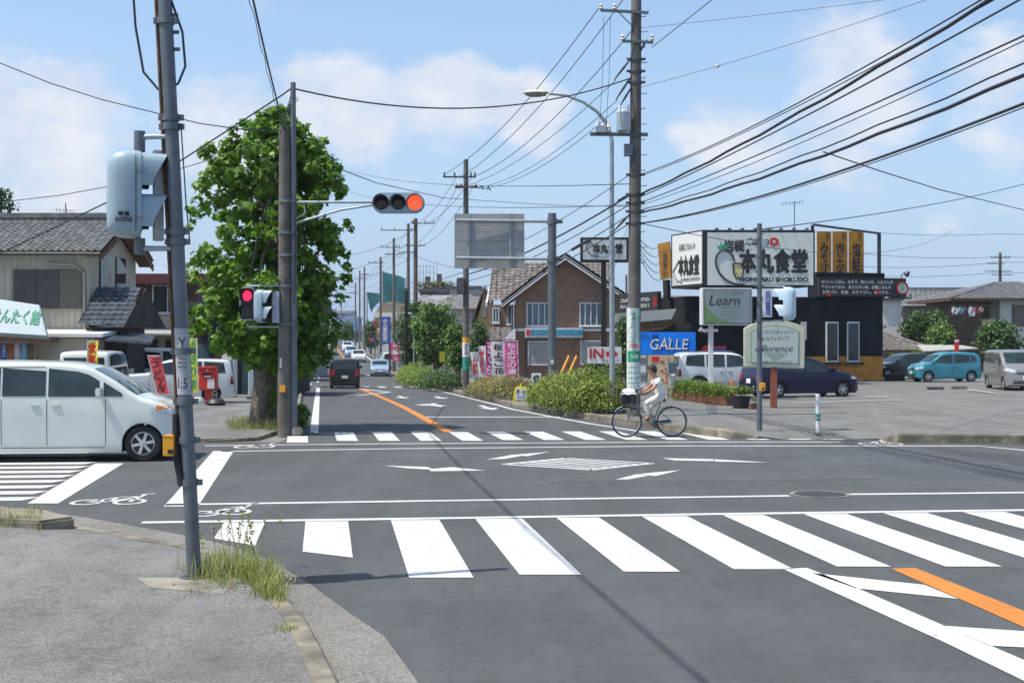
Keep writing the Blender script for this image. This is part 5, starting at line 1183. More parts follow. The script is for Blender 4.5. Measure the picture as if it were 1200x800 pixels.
Gr = 'cables running from the big utility pole towards the camera on the right'
for lab, py0, m1, m2, r in [
    ('upper thin cable of the top bundle right of the big utility pole', 205, (900, 139), (1150, 0), .012), ('thick dark cable of the top bundle right of the big utility pole', 228, (900, 152.5), (1161, 0), .026),
    ('cable just below the top bundle right of the big utility pole', 231, (900, 159), (1195, 0), .014), ('fourth cable from the top right of the big utility pole', 238, (900, 176.5), (1200, 42), .013),
    ('faint fifth cable right of the big utility pole', 241, (900, 184), (1200, 48), .008), ('cable above the wavy thick one at the right', 247, (900, 198), (1200, 75), .013), ('thick wavy bundled cable in the middle of the right side', 250, (900, 205.5), (1200, 89), .026),
    ('lowest thick cable crossing above the restaurant to the right edge', 262, (900, 227.5), (1200, 121.5), .02), ('thin cable sagging just under the lowest thick one at the right', 262.5, (900, 230), (1200, 126), .008), ('second thin cable twinned with the upper thin one', 207, (900, 142), (1165, 0), .009)]:
    q = bp(py0, .15, -.12); pts = parab(q, [m1, m2], (EN[0], EN[1], 0), ext=.93)
    if 'wavy' in lab or 'thick dark' in lab: pts = [p+Vector((0, 0, .015*math.sin(i*1.9))) for i, p in enumerate(pts)]
    cable(lab, pts, r, Gr)
Gl = 'cables from the big utility pole down to the second pole'
spn = lambda px, py: P(px, py, 57)+Vector((0, -.2, 0))
for lab, a, c, sag, r in [('top left cable from the crossarm to the second pole', bp(8, -.98, -.16), spn(523, 204), .55, .013), ('cable second from the left rising from the second pole to the crossarm', bp(0, -.35, -.16), spn(541, 207), .55, .013),
    ('third cable rising from the second pole to the big utility pole', bp(36, -.1, -.16), spn(557, 207), .55, .013), ('lower cable fanning from the second pole to the clamp on the big pole', bp(95, -.55, -.15), spn(536, 221), .5, .010),
    ('cable from the middle clamp of the big pole to the second pole', bp(118, -.5, -.15), spn(556, 221), .5, .010), ('lowest fanning cable of the big pole clamp', bp(124, -.4, -.15), spn(562, 222), .5, .010)]: cable(lab, catenary(a, c, sag), r, Gl)
Gm = 'cables from the big utility pole along the road to the second pole'
for lab, py0, py1, r, sag in [('upper thin communication cable to the second pole', 205, 308, .011, .3), ('thick communication cable sloping down left of the big pole', 229, 322, .026, .25), ('communication cable under the thick one', 240, 330, .014, .25),
                        ('cable with a dark splice sloping down to the second pole', 252, 340, .014, .35), ('lowest communication cable left of the big pole', 262, 348, .014, .35)]:
    a, c = bp(py0, -.15, -.12), spn(547, py1); pts = catenary(a, c, sag); cable(lab, pts, r, Gm)
    if 'splice' in lab: o = MB().tube([pts[4], pts[6]], .05, 8).build('cable_splice', M['wire']); tag(o, 'dark splice sleeve on the sloping cable left of the street lamp', 'cable splice')
Gf = 'cables along the row of far poles'
far = [(546, 57), (487, 94), (461.5, 124), (446, 150), (427, 180), (416.5, 230), (400, 330)]
for k, (h0, nm) in enumerate([((208, 262, 290, 308, 322, 336, 360), 'upper'), ((221, 288, 298, 312, 327, 343, 363), 'middle'), ((325, 326, 332, 335, 345, 355, 368), 'lower'), ((340, 340, 342, 344, 352, 360, 372), 'lowest')]):
    for i in range(len(far)-1):
        for dx in ((-.4, .3) if k < 2 else (0,)):
            a = P(far[i][0], h0[i], far[i][1])+Vector((dx, -.2, 0)); c = P(far[i+1][0], h0[i+1], far[i+1][1])+Vector((dx, -.2, 0))
            cable('one of the '+nm+' cables strung between the far poles', catenary(a, c, .6, 14), .016 if k > 1 else .012, Gf)
for k, dx in enumerate((-.9, -.72)):
    cable(['thin drop wire from the crossarm end to the switch box', 'thin drop wire beside the outer one, under the crossarm'][k], [bp(22, dx, -.2), bp(90, dx-.02, -.2), bp(150, dx-.1, -.2)], .007, 'drop wires of the big utility pole')
# from the left post
lt = Vector((sxp, lY, zp(104, lY)))
cable('sagging cable from the left steel pipe across the road to the big pole', catenary(lt, bp(93, -.17, -.1), .62, 36), .02, None)
a = Vector((lX, lY, zp(152, lY))); d = Vector((.1386, -.99, 0)); pts = [a+d*s_+Vector((0, 0, -.03*s_+.0018*s_*s_)) for s_ in [i*.5 for i in range(70)]]
cable('thick cable rising from the left post over the near road', pts, .016, None); cable('thin wire lashed beside the thick cable over the near road', [p+Vector((-.05+.012*math.sin(i*1.3), 0, .03+.03*math.sin(i*2.1))) for i, p in enumerate(pts)], .006, None)
cable('cable from the left steel pipe down to the houses at the left edge', [P(342.5, 103, 29.4), P(330, 112, 29.3), P(214, 187, 31), P(128, 236, 33), P(0, 297, 36), P(-120, 345, 40)], .02, None)
cable('wavy cable crossing behind the near pole at the upper left', [P(-60, 55, 30), P(0, 74, 29.6), P(60, 98, 29.5)+Vector((0, 0, .0)), P(120, 117, 29.4), P(185, 133, 29.3), P(235, 145, 29.2), P(286, 152, 29.2), P(330, 153, 29.3)], .014, None)
cable('thin cable from the left edge past the signal to the plane tree', [P(-60, 243, 33), P(0, 237, 32), P(70, 229, 31.5), P(130, 218, 31), P(214, 197, 30.5), P(260, 183, 30), P(330, 158, 29.4)], .01, None)
cable('wire from the left post up to the right behind the tree', [P(340, 170, 29.4), P(390, 195, 45), P(440, 214, 57), P(520, 232, 75), P(640, 240, 100), P(760, 243, 120)], .02, None)
cable('thin cable from the big pole up to the top edge at the right', catenary(bp(57, .42, -.12), (8.2, 14, 11), .1, 10), .011, None)
o2 = catenary(bp(103, .15, -.1), (11.5, 24, 9.9), .15, 12); cable('faint thin cable carrying a small marker ball', o2, .006, None)
_pb = min((o2[i].lerp(o2[i+1], j/20) for i in range(len(o2)-1) for j in range(20)), key=lambda p: abs(600+F*p.x/p.y-841))
o = MB().lathe([(0, -.05), (.05, -.03), (.06, 0), (.05, .03), (0, .05)], _pb, n=12).build('marker_ball', M['offwhite']); tag(o, 'tiny pale marker ball on the faint cable', 'marker ball')
cable('faint thin wire leaving the pole top to the upper right', catenary(bp(34, .1, -.1), (16, 30, 11.2), .1, 10), .006, None)
cable('cable dropping from the wavy bundle to the right edge', [P(965, 178, 27), P(1030, 200, 32), P(1100, 222, 38), P(1200, 246, 48), P(1330, 270, 62)], .015, None)
cable('cable rising over the restaurant sign towards the right edge', catenary(P(880, 270, 30.5), P(1240, 204, 60), .25, 16), .014, None)
cable('long thin cable behind the restaurant sign from the big pole', catenary(bp(262, .2, 0), P(1120, 268, 110), 1.4, 16), .012, None)
for k, (y0, y1, lab) in enumerate([(270, 266, 'highest'), (296, 293, 'second'), (312, 299, 'third'), (322, 311, 'lowest')]): cable('far thin cable '+lab+' of those reaching the many-armed pole', catenary(P(1000, y0, 130), P(1172, y1+8, 129.6), .3, 10)+catenary(P(1172, y1+8, 129.6), P(1290, y1, 140), .3, 8)[1:], .022, 'far cables at the right')
for k in range(5): cable('one of the short cables between the big pole and the restaurant roof', catenary(bp(280+k*5, .15, .1), P(775+k*2, 284+k*7, 66), .3+.1*k, 12), .012, 'service cables to the restaurant')
for k, (x0, y0, Y0, x1, y1, Y1, sg_) in enumerate([(395, 338, 200, 546, 318, 57, 1.0), (398, 352, 260, 546, 334, 57, 1.2), (380, 320, 130, 478, 286, 104, .6), (384, 331, 150, 487, 300, 94, .6), (372, 345, 120, 446, 330, 150, .5), (390, 300, 95, 487, 268, 94, .5), (487, 330, 94, 575, 352, 80, .3), (487, 300, 94, 620, 310, 75, .6)]):
    cable(['thin service cable draped between the far poles and the near houses', 'thin service cable draped over the far end of the road'][k % 2], catenary(P(x0, y0, Y0), P(x1, y1, Y1), sg_, 14), .016, 'service cables in the far street')
for k, py in enumerate((215, 240)): cable('far thin cable in the sky between the trees and the big pole', catenary(P(410, py-15, 110), bp(py, -.1, .1), .5, 14), .014, 'thin cables crossing the main road')
for k in range(2):
    o = MB().tube([P(653.5+9*k, 447, 40.6), P(667+9*k, 417, 40.8)], .045, 10).build('guy_wire_guard', mat('guard_orange', (.72, .33, .03), .5)); tag(o, ['orange guy wire guard behind the hedge, nearer the grey sign post', 'orange guy wire guard behind the hedge, nearer the IN sign'][k], 'guy wire guard', 'orange guards behind the hedge')
    o = MB().tube([P(667+9*k, 417, 40.8), P(738, 262+8*k, 35.2)], .006, 5).build('guy_wire', M['wire']); tag(o, 'thin guy wire from an orange guard up to the big pole', 'cable', 'guy wires of the big pole')
# ------------------------------------------------------------------ buildings
def roofgrid(p0, u, v, nu, nv, amp=.04, tile=.27, up=None):
    """tiled roof plane from corner p0 along u (eave) and v (up the slope): rounded columns, stepped courses"""
    p0, u, v = Vector(p0), Vector(u), Vector(v); n = u.cross(v).normalized()
    if n.z < 0: n = -n
    b = MB(); cu = max(1, round(u.length/tile)); cv = max(1, round(v.length/tile)); rows = []
    for j in range(cv):
        for e in (0, 1):
            row = []
            for i in range(cu*6+1):
                a = i/6*2*math.pi; hgt = amp*(.55*math.cos(a)+.25*math.cos(2*a)); row.append(p0+u*(i/(cu*6))+v*((j+e)/cv)+n*(hgt+(amp*.9 if e == 0 else 0)+.03))
            rows.append(row)
    return b.grid(rows)
M['tile_grey'] = mat('grey_roof_tiles', (.165, .168, .165), .55, var=.28, scale=3, detail=8)
M['tile_dark'] = mat('blue_black_roof_tiles', (.055, .07, .085), .4, var=.3, scale=3)
M['tile_brown'] = mat('brown_grey_roof_tiles', (.16, .14, .12), .6, var=.3, scale=3)
M['siding'] = mat('beige_siding', (.5, .46, .35), .7, var=.08, scale=1.2)
M['shutter'] = mat('brown_shutter', (.075, .068, .06), .6, var=.1); M['shutter2'] = mat('olive_shutter', (.13, .12, .09), .6, var=.1)
M['soffit'] = mat('brown_soffit', (.17, .09, .045), .8, var=.15); M['grey_wall'] = mat('grey_wall', (.32, .33, .32), .85, var=.1)
M['white_wall'] = mat('white_wall', (.58, .58, .55), .85, var=.08, scale=1); M['beige_wall'] = mat('beige_wall', (.42, .38, .30), .85, var=.1, scale=1)
M['red_wall'] = mat('reddish_wall', (.17, .085, .065), .8, var=.1); M['metal_roof'] = mat('pale_metal_roof', (.35, .42, .47), .4, metal=.2, var=.08)
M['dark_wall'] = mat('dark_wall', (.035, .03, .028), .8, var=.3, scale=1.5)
def bx(name, x0, x1, y0, y1, z0, z1, m, par, bevel=0):
    return MB().box(((x0+x1)/2, (y0+y1)/2, (z0+z1)/2), (x1-x0, y1-y0, z1-z0)).build(name, m, par, bevel=bevel)
def window(par, x0, x1, y, z0, z1, m='frame_white', g='glass', muntins=1, sill=True, fr=.06):
    f = MB(); w_, h_ = x1-x0, z1-z0
    for a, c, s_, h in (((x0+x1)/2, z1-fr/2, w_, fr), ((x0+x1)/2, z0+fr/2, w_, fr)): f.box((a, y-.04, c), (s_, .1, h))
    for xx in (x0+fr/2, x1-fr/2): f.box((xx, y-.04, (z0+z1)/2), (fr, .1, h_-2*fr))
    for k in range(muntins): f.box((x0+w_*(k+1)/(muntins+1), y-.035, (z0+z1)/2), (fr*.8, .07, h_-2*fr))
    o = f.build('window', M[m], par)
    MB().box(((x0+x1)/2, y-.012, (z0+z1)/2), (w_-fr*2, .02, h_-fr*2)).build('pane', M[g], o)
    if sill: MB().box(((x0+x1)/2, y-.1, z0-.03), (w_+.1, .14, .05)).build('sill', M[m], o)
    return o
# left: two-storey house with a shop
Y = 48.0; hz = zg(-16, Y)
t = thing('house', 'beige sided two-storey house with grey tiled gable roof at the left edge', 'house', (-20, Y, hz))
xr = PX(104, Y); xl = -26.5; ez = zp(294, Y); rz_ = zp(251, Y)
b = MB(); b.box(((xl+xr)/2, Y+3, (hz+ez)/2), (xr-xl, 6, ez-hz))
x = xl
while x < xr-.05: b.box((x+.02, Y-.012, (hz+ez)/2), (.03, .024, ez-hz-.02)); x += .24
b.prism([(xr-.02, Y, ez), (xr-.02, Y+6, ez), (xr-.02, Y+3, rz_-.25)], (-.3, 0, 0))
b.build('wall', M['siding'], t)
sl_ = Vector((0, 3.4, rz_-ez+.1)); e0 = Vector((xl-.5, Y-.45, ez-.06)); ul = Vector((xr-xl+1.15, 0, 0))
rf = roofgrid(e0, ul, Vector((0, 3.45, rz_-ez+.12)), 0, 0); r_ = rf.build('roof', M['tile_grey'], t, smooth=60)
rf = roofgrid(e0+Vector((0, 6.9, 0)), ul, Vector((0, -3.45, rz_-ez+.12)), 0, 0); rf.build('roof', M['tile_grey'], t, smooth=60)
MB().box((xl-.5+ul.x/2, Y+3, rz_+.2), (ul.x, .34, .28)).build('ridge', M['tile_grey'], r_, bevel=.08)
xe = xr+.62
for s in (-1, 1):
    b = MB(); a0 = Vector((xe, Y+3-s*3.5, ez-.16)); a1 = Vector((xe, Y+3, rz_+.0)); b.prism([a0, a1, a1-Vector((0, 0, .3)), a0-Vector((0, 0, .26))], (-.06, 0, 0)); b.build('bargeboard', M['soffit'], r_)
    b = MB(); b.prism([a0-Vector((.62, 0, .05)), a1-Vector((.62, 0, .05)), a1-Vector((0, 0, .05)), a0-Vector((0, 0, .05))], (0, 0, -.04)); b.build('soffit', M['soffit'], r_)
MB().tube([(xl, Y-.52, ez-.14), (xr+.6, Y-.52, ez-.14)], .07, 8).build('gutter', M['shutter'], r_)
w1 = (PX(18, Y), PX(97, Y)); z0, z1 = zp(360, Y), zp(317, Y); b = MB(); b.box(((w1[0]+w1[1])/2, Y-.05, (z0+z1)/2), (w1[1]-w1[0]+.1, .12, z1-z0+.1)); wn = b.build('window', M['shutter2'], t)
for k in range(3): MB().box((w1[0]+(w1[1]-w1[0])*(k+.5)/3, Y-.12-(.02 if k == 1 else 0), (z0+z1)/2), ((w1[1]-w1[0])/3-.03, .03, z1-z0)).build('shutter', [M['shutter'], M['shutter'], M['shutter2']][k], wn)
MB().tube([(w1[0]+1.2, Y-.07, z1+.28), (xr-.5, Y-.09, z1+.2), (xr-.15, Y-.09, z1-.1), (xr-.12, Y-.09, zp(395, Y))], .05, 8).build('drain_pipe', M['beige_wall'], t)
# right side of the house: air-conditioner cage, windows
for (y0, z0, h) in ((49.2, zp(345, Y), 1.6), (51.2, zp(342, Y), 1.5)): MB().box((xr+.03, y0+.6, z0+h/2), (.08, 1.2, h)).build('window', M['glass'], t)
b = MB()
for z_ in (zp(380, Y), zp(366, Y), zp(352, Y)): b.box((xr+.35, Y+.5, z_), (.6, .9, .05))
for dx in (.08, .35, .62):
    for dy in (.1, .9): b.box((xr+dx, Y+dy, zp(366, Y)), (.05, .05, .95))
b.build('balcony_frame', M['frame_white'], t); MB().box((xr+.35, Y+.5, zp(373, Y)), (.45, .6, .4)).build('air_conditioner', M['offwhite'], t, bevel=.03)
# porch and lower lean-to
b = MB(); x0, x1 = PX(40, 46.5), PX(117, 46.5); b.box(((x0+x1)/2+.1, 46.9, (hz+zp(396, 46.5))/2), (x1-x0-.3, 2.1, zp(396, 46.5)-hz)); b.build('porch', M['siding'], t)
b = MB(); b.prism([(x0-.1, 45.5, zp(395, 45.5)), (x0-.1, 45.5, zp(391, 45.5)), (x0-.1, 47.95, zp(385, 45.5)), (x0-.1, 47.95, zp(390, 45.5))], (x1-x0+.5, 0, 0)); b.build('porch_roof', M['white'], t)
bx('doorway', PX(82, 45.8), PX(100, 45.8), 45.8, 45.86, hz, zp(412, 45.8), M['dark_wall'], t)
# small tiled gable beside
b = MB(); gx0, gx1 = PX(104, 47.5), PX(156, 47.5); zt, ze = zp(336, 47.5), zp(381, 47.5)
rr = roofgrid(Vector((gx0-.1, 46.6, ze)), Vector((1.7, 0, 0)), Vector((.1, 1.9, zt-ze)), 0, 0, tile=.3); pr_ = rr.build('porch_roof', M['tile_dark'], t, smooth=60)
b = MB(); b.prism([(gx0+1.55, 46.65, ze-.1), (gx0+1.75, 48.6, zt-.02), (gx0+2.0, 50.5, ze-.1)], (.06, 0, 0)); b.build('porch_gable', M['dark_wall'], t)
bx('porch_wall', gx0, gx0+1.5, 47.2, 49.5, hz, ze-.08, M['dark_wall'], t)
b = MB(); b.prism([(PX(120, 46), 45.7, zp(397, 46)), (PX(180, 46), 45.7, zp(401, 46)), (PX(168, 46), 47.6, zp(391, 46)), (PX(122, 46), 47.6, zp(388, 46))], (0, 0, -.08)); b.build('awning', M['tile_dark'], t)
# shop sign box of the house
ts = thing('shop_sign', 'long pale shop sign board with green lettering on the house at the left edge', 'sign', (-18.5, 45.2, hz))
quad = [P(-70, 386, 44.2), P(55, 393.5, 44.2), P(43, 357, 45.0), P(-70, 340, 45.0)]
nn = (quad[1]-quad[0]).cross(quad[3]-quad[0]).normalized(); ry_ = P(46, 357, 1)-Vector((0, 0, CH)); quad[2] = Vector((0, 0, CH))+ry_*((quad[0]-Vector((0, 0, CH))).dot(nn)/ry_.dot(nn)); b = MB(); b.prism(quad, -nn*.35); b.build('sign_box', mat('pale_sign', (.34, .43, .45), .45, var=.04), ts, bevel=.02)
U = (quad[1]-quad[0]).normalized(); V = (quad[3]-quad[0]); V = (V-U*V.dot(U)).normalized()
text('ふとんのせんたく館', ts, (quad[0]+quad[1]+quad[2]+quad[3])/4+U*.15, U, V, 3.1, .6, M['ink_green'], heavy=.012, eps=.015)
bx('fascia', quad[0].x, quad[1].x-.1, 44.4, 45.6, zp(401, 44.4), zp(394.5, 44.4), M['soffit'], ts)
shop = thing('shopfront', 'row of colourful poster panels under the pale shop sign', 'shopfront', (-19, 45.4, hz))
for k, (x0, x1, c_) in enumerate([(-60, -30, (.3, .3, .3)), (-30, 2, (.1, .12, .3)), (2, 9, (.03, .06, .3)), (9, 17, (.28, .11, .05)), (17, 24, (.5, .45, .42)), (24, 32, (.12, .3, .45)), (32, 35, (.07, .16, .05)), (35, 40, (.2, .09, .05))]):
    bx('poster_panel', PX(x0, 45), PX(x1, 45)-.03, 45, 45.06+.002*k, hz, zp(401.5, 45), mat('poster_%d' % k, c_, .7, var=.25, scale=3), shop)
for k, x0 in enumerate((5, 20, 28)): text('寝具丸洗い'[k:k+3], shop, (PX(x0, 45), 44.99, zp(411, 45)), X_, Z_, .13, .45, M['ink_white'], vertical=True)
t = thing('television_aerial', 'thin television aerial standing behind the ridge of the left tiled house', 'aerial', P(77, 250, 52))
b = MB(); b.tube([P(77, 262, 52), P(77, 238, 52)], .025, 6)
for k in range(6): b.tube([P(66+4*k, 244+.5*k, 52), P(67+4*k, 248+.5*k, 52)], .012, 5)
b.tube([P(63, 246, 52), P(92, 246, 52)], .014, 5); b.build('mast', M['steel'], t)
# reddish house behind
Y = 58; hz = zg(-17, Y)
t = thing('house', 'reddish brown house with pale blue metal roof between the gable house and the pole', 'house', (-17, Y, hz))
x0, x1 = PX(118, Y), PX(232, Y); b = MB(); b.box(((x0+x1)/2, Y+3, (hz+zp(322, Y))/2), (x1-x0, 6, zp(322, Y)-hz)); b.build('wall', M['red_wall'], t)
bx('lower_wall', x0-.05, x1+.05, Y-.12, Y+.3, hz, zp(369, Y), M['beige_wall'], t)
b = MB(); b.prism([(x0-.6, Y-.7, zp(322, Y)), (x0-.6, Y+3, zp(291, Y)), (x0-.6, Y+6.7, zp(322, Y)), (x0-.6, Y+3, zp(294, Y))], (x1-x0+1.2, 0, 0)); rf = b.build('roof', M['metal_roof'], t); bx('fascia', x0-.6, x1+.6, Y-.74, Y-.66, zp(333, Y), zp(321.5, Y), mat('maroon_fascia', (.13, .03, .03), .6), t)
window(t, PX(179, Y), PX(215, Y), Y-.02, zp(367, Y), zp(333.5, Y)); b = MB(); b.prism([(PX(150, Y), Y-.1, zp(385, Y)), (PX(150, Y), Y-1.2, zp(391, Y)), (PX(150, Y), Y-1.2, zp(393, Y)), (PX(150, Y), Y-.1, zp(387, Y))], (PX(215, Y)-PX(150, Y), 0, 0)); b.build('awning', M['grey_wall'], t)
for k, px in enumerate((160, 195)): bx('shop_door', PX(px, Y), PX(px+26, Y), Y-.16, Y-.12, hz, zp(398, Y), M['glass'], t)
# shaded shop behind the plane tree
Y = 56; hz = zg(-13, Y)
t = thing('shop_building', 'dark low shop in shade behind the plane tree and post box', 'shop', (-12, Y, hz))
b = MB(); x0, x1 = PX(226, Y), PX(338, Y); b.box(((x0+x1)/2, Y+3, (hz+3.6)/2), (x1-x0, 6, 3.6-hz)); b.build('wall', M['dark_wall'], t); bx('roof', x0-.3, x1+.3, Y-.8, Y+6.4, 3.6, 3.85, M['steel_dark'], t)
for k, (a, c) in enumerate(((232, 246), (252, 262), (284, 292), (300, 318))): bx('shop_door', PX(a, Y), PX(c, Y), Y-.05, Y-.01, hz+.05, hz+2.3, M['glass_blue'] if k != 1 else M['red_wall'], t)
t = thing('vending_cabinet', 'tall white kiosk cabinet with green panel by the dark shop', 'cabinet', (PX(269, 52), 52, zg(-11, 52)+.09))
q = t.location; b = MB(); b.box((q.x, q.y, q.z+.92), (.54, .5, 1.84)); b.build('cabinet', M['white'], t, bevel=.03); MB().box((q.x, q.y-.262, q.z+1.15), (.36, .02, .7)).build('panel', mat('kiosk_green', (.03, .2, .15), .3), t); MB().box((q.x, q.y-.2, q.z+1.98), (.5, .1, .28)).build('top_sign', mat('kiosk_blue', (.12, .3, .5), .4), t)
t = thing('cabinet', 'narrow white stand board behind the plane tree trunk', 'stand', (PX(294, 50), 50, zg(-10, 50)+.09)); q = t.location; MB().box((q.x, q.y, q.z+.7), (.2, .08, 1.3), .4).build('board', M['white'], t, bevel=.02); MB().box((q.x, q.y, q.z+.04), (.3, .3, .08)).build('base', M['steel_dark'], t)
# post box
q = Vector((PX(244.5, 44), 44, zg(-10, 44)+.09)); t = thing('post_box', 'red post box standing on the far left corner lot', 'post box', q)
red = mat('post_red', (.62, .035, .015), .4, var=.08)
MB().box(q+Vector((0, 0, .25)), (.2, .2, .5)).build('pedestal', red, t); b = MB(); b.box(q+Vector((0, 0, .88)), (.58, .42, .76)); b.box(q+Vector((0, -.04, 1.27)), (.62, .52, .06)); bo_ = b.build('box', red, t, bevel=.025)
MB().box(q+Vector((.13, -.215, .72)), (.24, .02, .32)).build('notice', M['white'], bo_); MB().box(q+Vector((0, -.215, 1.05)), (.34, .02, .07)).build('slot', M['rubber'], bo_); MB().box(q+Vector((.02, -.216, .97)), (.22, .02, .05)).build('label', M['white'], bo_)
text('〒', bo_, q+Vector((0, -.215, 1.17)), X_, Z_, .1, .1, M['ink_white'], eps=.004)
o = MB().lathe([(0, 0), (.3, 0), (.34, .08), (.25, .2), (0, .26)], (PX(253, 43.5), 43.5, zg(-10, 43.5)+.09), n=14).build('black_bag', mat('black_sack', (.02, .02, .022), .5, bump=.5, bscale=8)); tag(o, 'black rubbish sack at the foot of the red post box', 'bag')
# ------------------------------------------------------------------ banners on poles
def banner(label, bot, top, wd, col, txt, tcol, lean=0, Y=None, base=False, wave=.06, group='nobori banners', txt2=None, yaw=0):
    """photo points of the pole's foot and top; cloth hangs beside the pole on a top bar"""
    p0, p1 = P(*bot, Y), P(*top, Y); t = thing('banner', label, 'banner', p0, 0, group)
    MB().tube([p0, p1], .014, 8).build('pole', M['white'], t); side = 1 if wd > 0 else -1; w_ = abs(wd)
    MB().tube([p1-Vector((0, 0, .02)), p1+Vector((side*w_, -yaw*w_, -.02))], .009, 6).build('crossbar', M['white'], t)
    H_ = (p1-p0).length*.82; b = MB(); g = []; d = (p0-p1).normalized(); ph = random.uniform(0, 6)
    f = lambda a, c: p1+Vector((side*w_*a, -yaw*w_*a, 0))+d*H_*c+Vector((side*wave*.6*c*math.sin(c*5+ph)*a, wave*math.sin(a*5+c*4+ph)*a, -.02))
    for i in range(19): g.append([f(k/8, i/18) for k in range(9)])
    b.grid(g); cl = b.build('cloth', col, t, smooth=180)
    n_ = len(txt)
    for i, ch in enumerate(txt):
        c0_ = (i+.5)/n_*.92+.04; O = f(.5, c0_)+Vector((0, -.07, 0)); text(ch, cl, O, Vector((side, -yaw, 0)) if side > 0 else Vector((1, yaw, 0)), Z_, w_*.62, H_/n_*.74, tcol, name='lettering', heavy=.010)
    if base: MB().lathe([(0, 0), (.2, 0), (.2, .12), (.14, .2), (.04, .22)], p0, n=14).build('base', M['offwhite'], t)
    return t
pk = mat('pink_cloth', (.72, .10, .34), .85, var=.08); wc_ = mat('white_cloth_banner', (.74, .72, .73), .9, var=.04); rd = mat('salmon_red_cloth', (.72, .09, .10), .85, var=.06); yl = mat('yellow_cloth', (.78, .62, .06), .85, var=.06); yg = mat('yellow_green_cloth', (.55, .62, .03), .85, var=.08)
banner('red banner with black lettering on the lot beyond the white minivan', (187, 470), (173, 416), .38, rd, 'うどん', M['ink'], Y=37.5, yaw=.2, wave=.03)
banner('short yellow banner behind the white minivan roof', (101, 452), (103, 399), .30, yl, '営業中', M['ink_red'], Y=36.1, base=True)
banner('tall yellow-green banner beside the near pole and the post box', (232, 473), (231, 396), -.24, yg, 'のぼり市', M['ink_green'], Y=41, base=True, wave=.03)
banner('pink banner with white lettering, right end of the banner row', (608, 449), (606.5, 399), -.54, pk, 'ちよだの湯', M['ink_white'], Y=53, wave=.04)
banner('large white banner with black lettering between the two pink banners', (593, 449), (592, 400), -.60, wc_, '桜よこ花', M['ink'], Y=54, wave=.05)
banner('narrow pink banner partly behind the large white one', (579, 449), (578, 401), -.30, pk, 'さくら', M['ink_white'], Y=54.5, wave=.1)
banner('small white banner blown aside, second from the left of the row', (569.5, 449), (569, 405), -.30, wc_, '花', M['ink_red'], Y=56, wave=.12)
banner('leftmost white banner of the row, blown to a point', (562, 449), (560, 412), -.34, wc_, '桜', M['ink_red'], Y=57.5, wave=.16)
o = banner('pink banner by the parked white car down the road', (470, 428), (467.5, 401), -.75, mat('rose_cloth', (.75, .06, .2), .8), 'セール', M['ink_white'], Y=112, group='nobori banners')
# yellow parking board
q = Vector((PX(610.5, 46), 46, zg(.3, 46)+.05)); t = thing('parking_board', 'yellow bell-shaped P arrow board standing by the azalea hedge', 'sign board', q)
ol = [(x_*.62, z_*.62) for x_, z_ in [(-.5, 0), (.52, 0), (.4, .85), (.33, .95), (.06, .98), (.05, 1.15), (-.05, 1.15), (-.06, .98), (-.31, .95), (-.38, .85)]]
b = MB(); b.prism([q+Vector((x, 0, z_)) for x, z_ in ol], (0, .2, 0)); bo_ = b.build('board', mat('sign_yellow', (.72, .62, .03), .45), t, bevel=.02)
MB().box(q+Vector((.01, -.012, .33)), (.38, .02, .42)).build('panel', M['white'], bo_); text('P →', bo_, q+Vector((.01, -.025, .42)), X_, Z_, .3, .15, M['ink'], bold=.03); text('駐車場', bo_, q+Vector((.01, -.025, .22)), X_, Z_, .29, .10, M['ink_blue'])
# ------------------------------------------------------------------ brick house
M['brick'] = None
bm_ = bpy.data.materials.new('brick'); bm_.use_nodes = True; n = bm_.node_tree.nodes; l = bm_.node_tree.links
tx = n.new('ShaderNodeTexCoord'); mp = n.new('ShaderNodeMapping'); mp.inputs['Rotation'].default_value = (R(90), 0, 0); br = n.new('ShaderNodeTexBrick'); br.inputs['Scale'].default_value = 1; br.inputs['Brick Width'].default_value = .24; br.inputs['Row Height'].default_value = .08; br.inputs['Mortar Size'].default_value = .008
br.inputs['Color1'].default_value = (.28, .155, .085, 1); br.inputs['Color2'].default_value = (.20, .108, .062, 1); br.inputs['Mortar'].default_value = (.22, .19, .16, 1)
l.new(tx.outputs['Object'], mp.inputs[0]); l.new(mp.outputs[0], br.inputs[0]); l.new(br.outputs[0], n['Principled BSDF'].inputs['Base Color']); n['Principled BSDF'].inputs['Roughness'].default_value = .85; M['brick'] = bm_
Y = 75; hz = -.05; s_ = Y/F
t = thing('brick_house', 'brown brick two-storey house with a front gable and blue shop fascia', 'house', (3, Y, hz))
xl, xr, xc = PX(604, Y), PX(738, Y), PX(662, Y); za, ze = zp(303, Y), zp(352, Y); zel, zer = zp(338, Y), zp(345, Y)
b = MB(); b.prism([(xl, Y, hz), (xr, Y, hz), (xr, Y, zp(352, Y)), (xc, Y, za), (xl, Y, zp(346, Y))], (0, 8, 0)); b.build('wall', M['brick'], t)
bx('side_wing', PX(572, Y+1.5), xl+.05, Y+1.5, Y+7, hz, zp(357, Y+1.5), M['brick'], t)
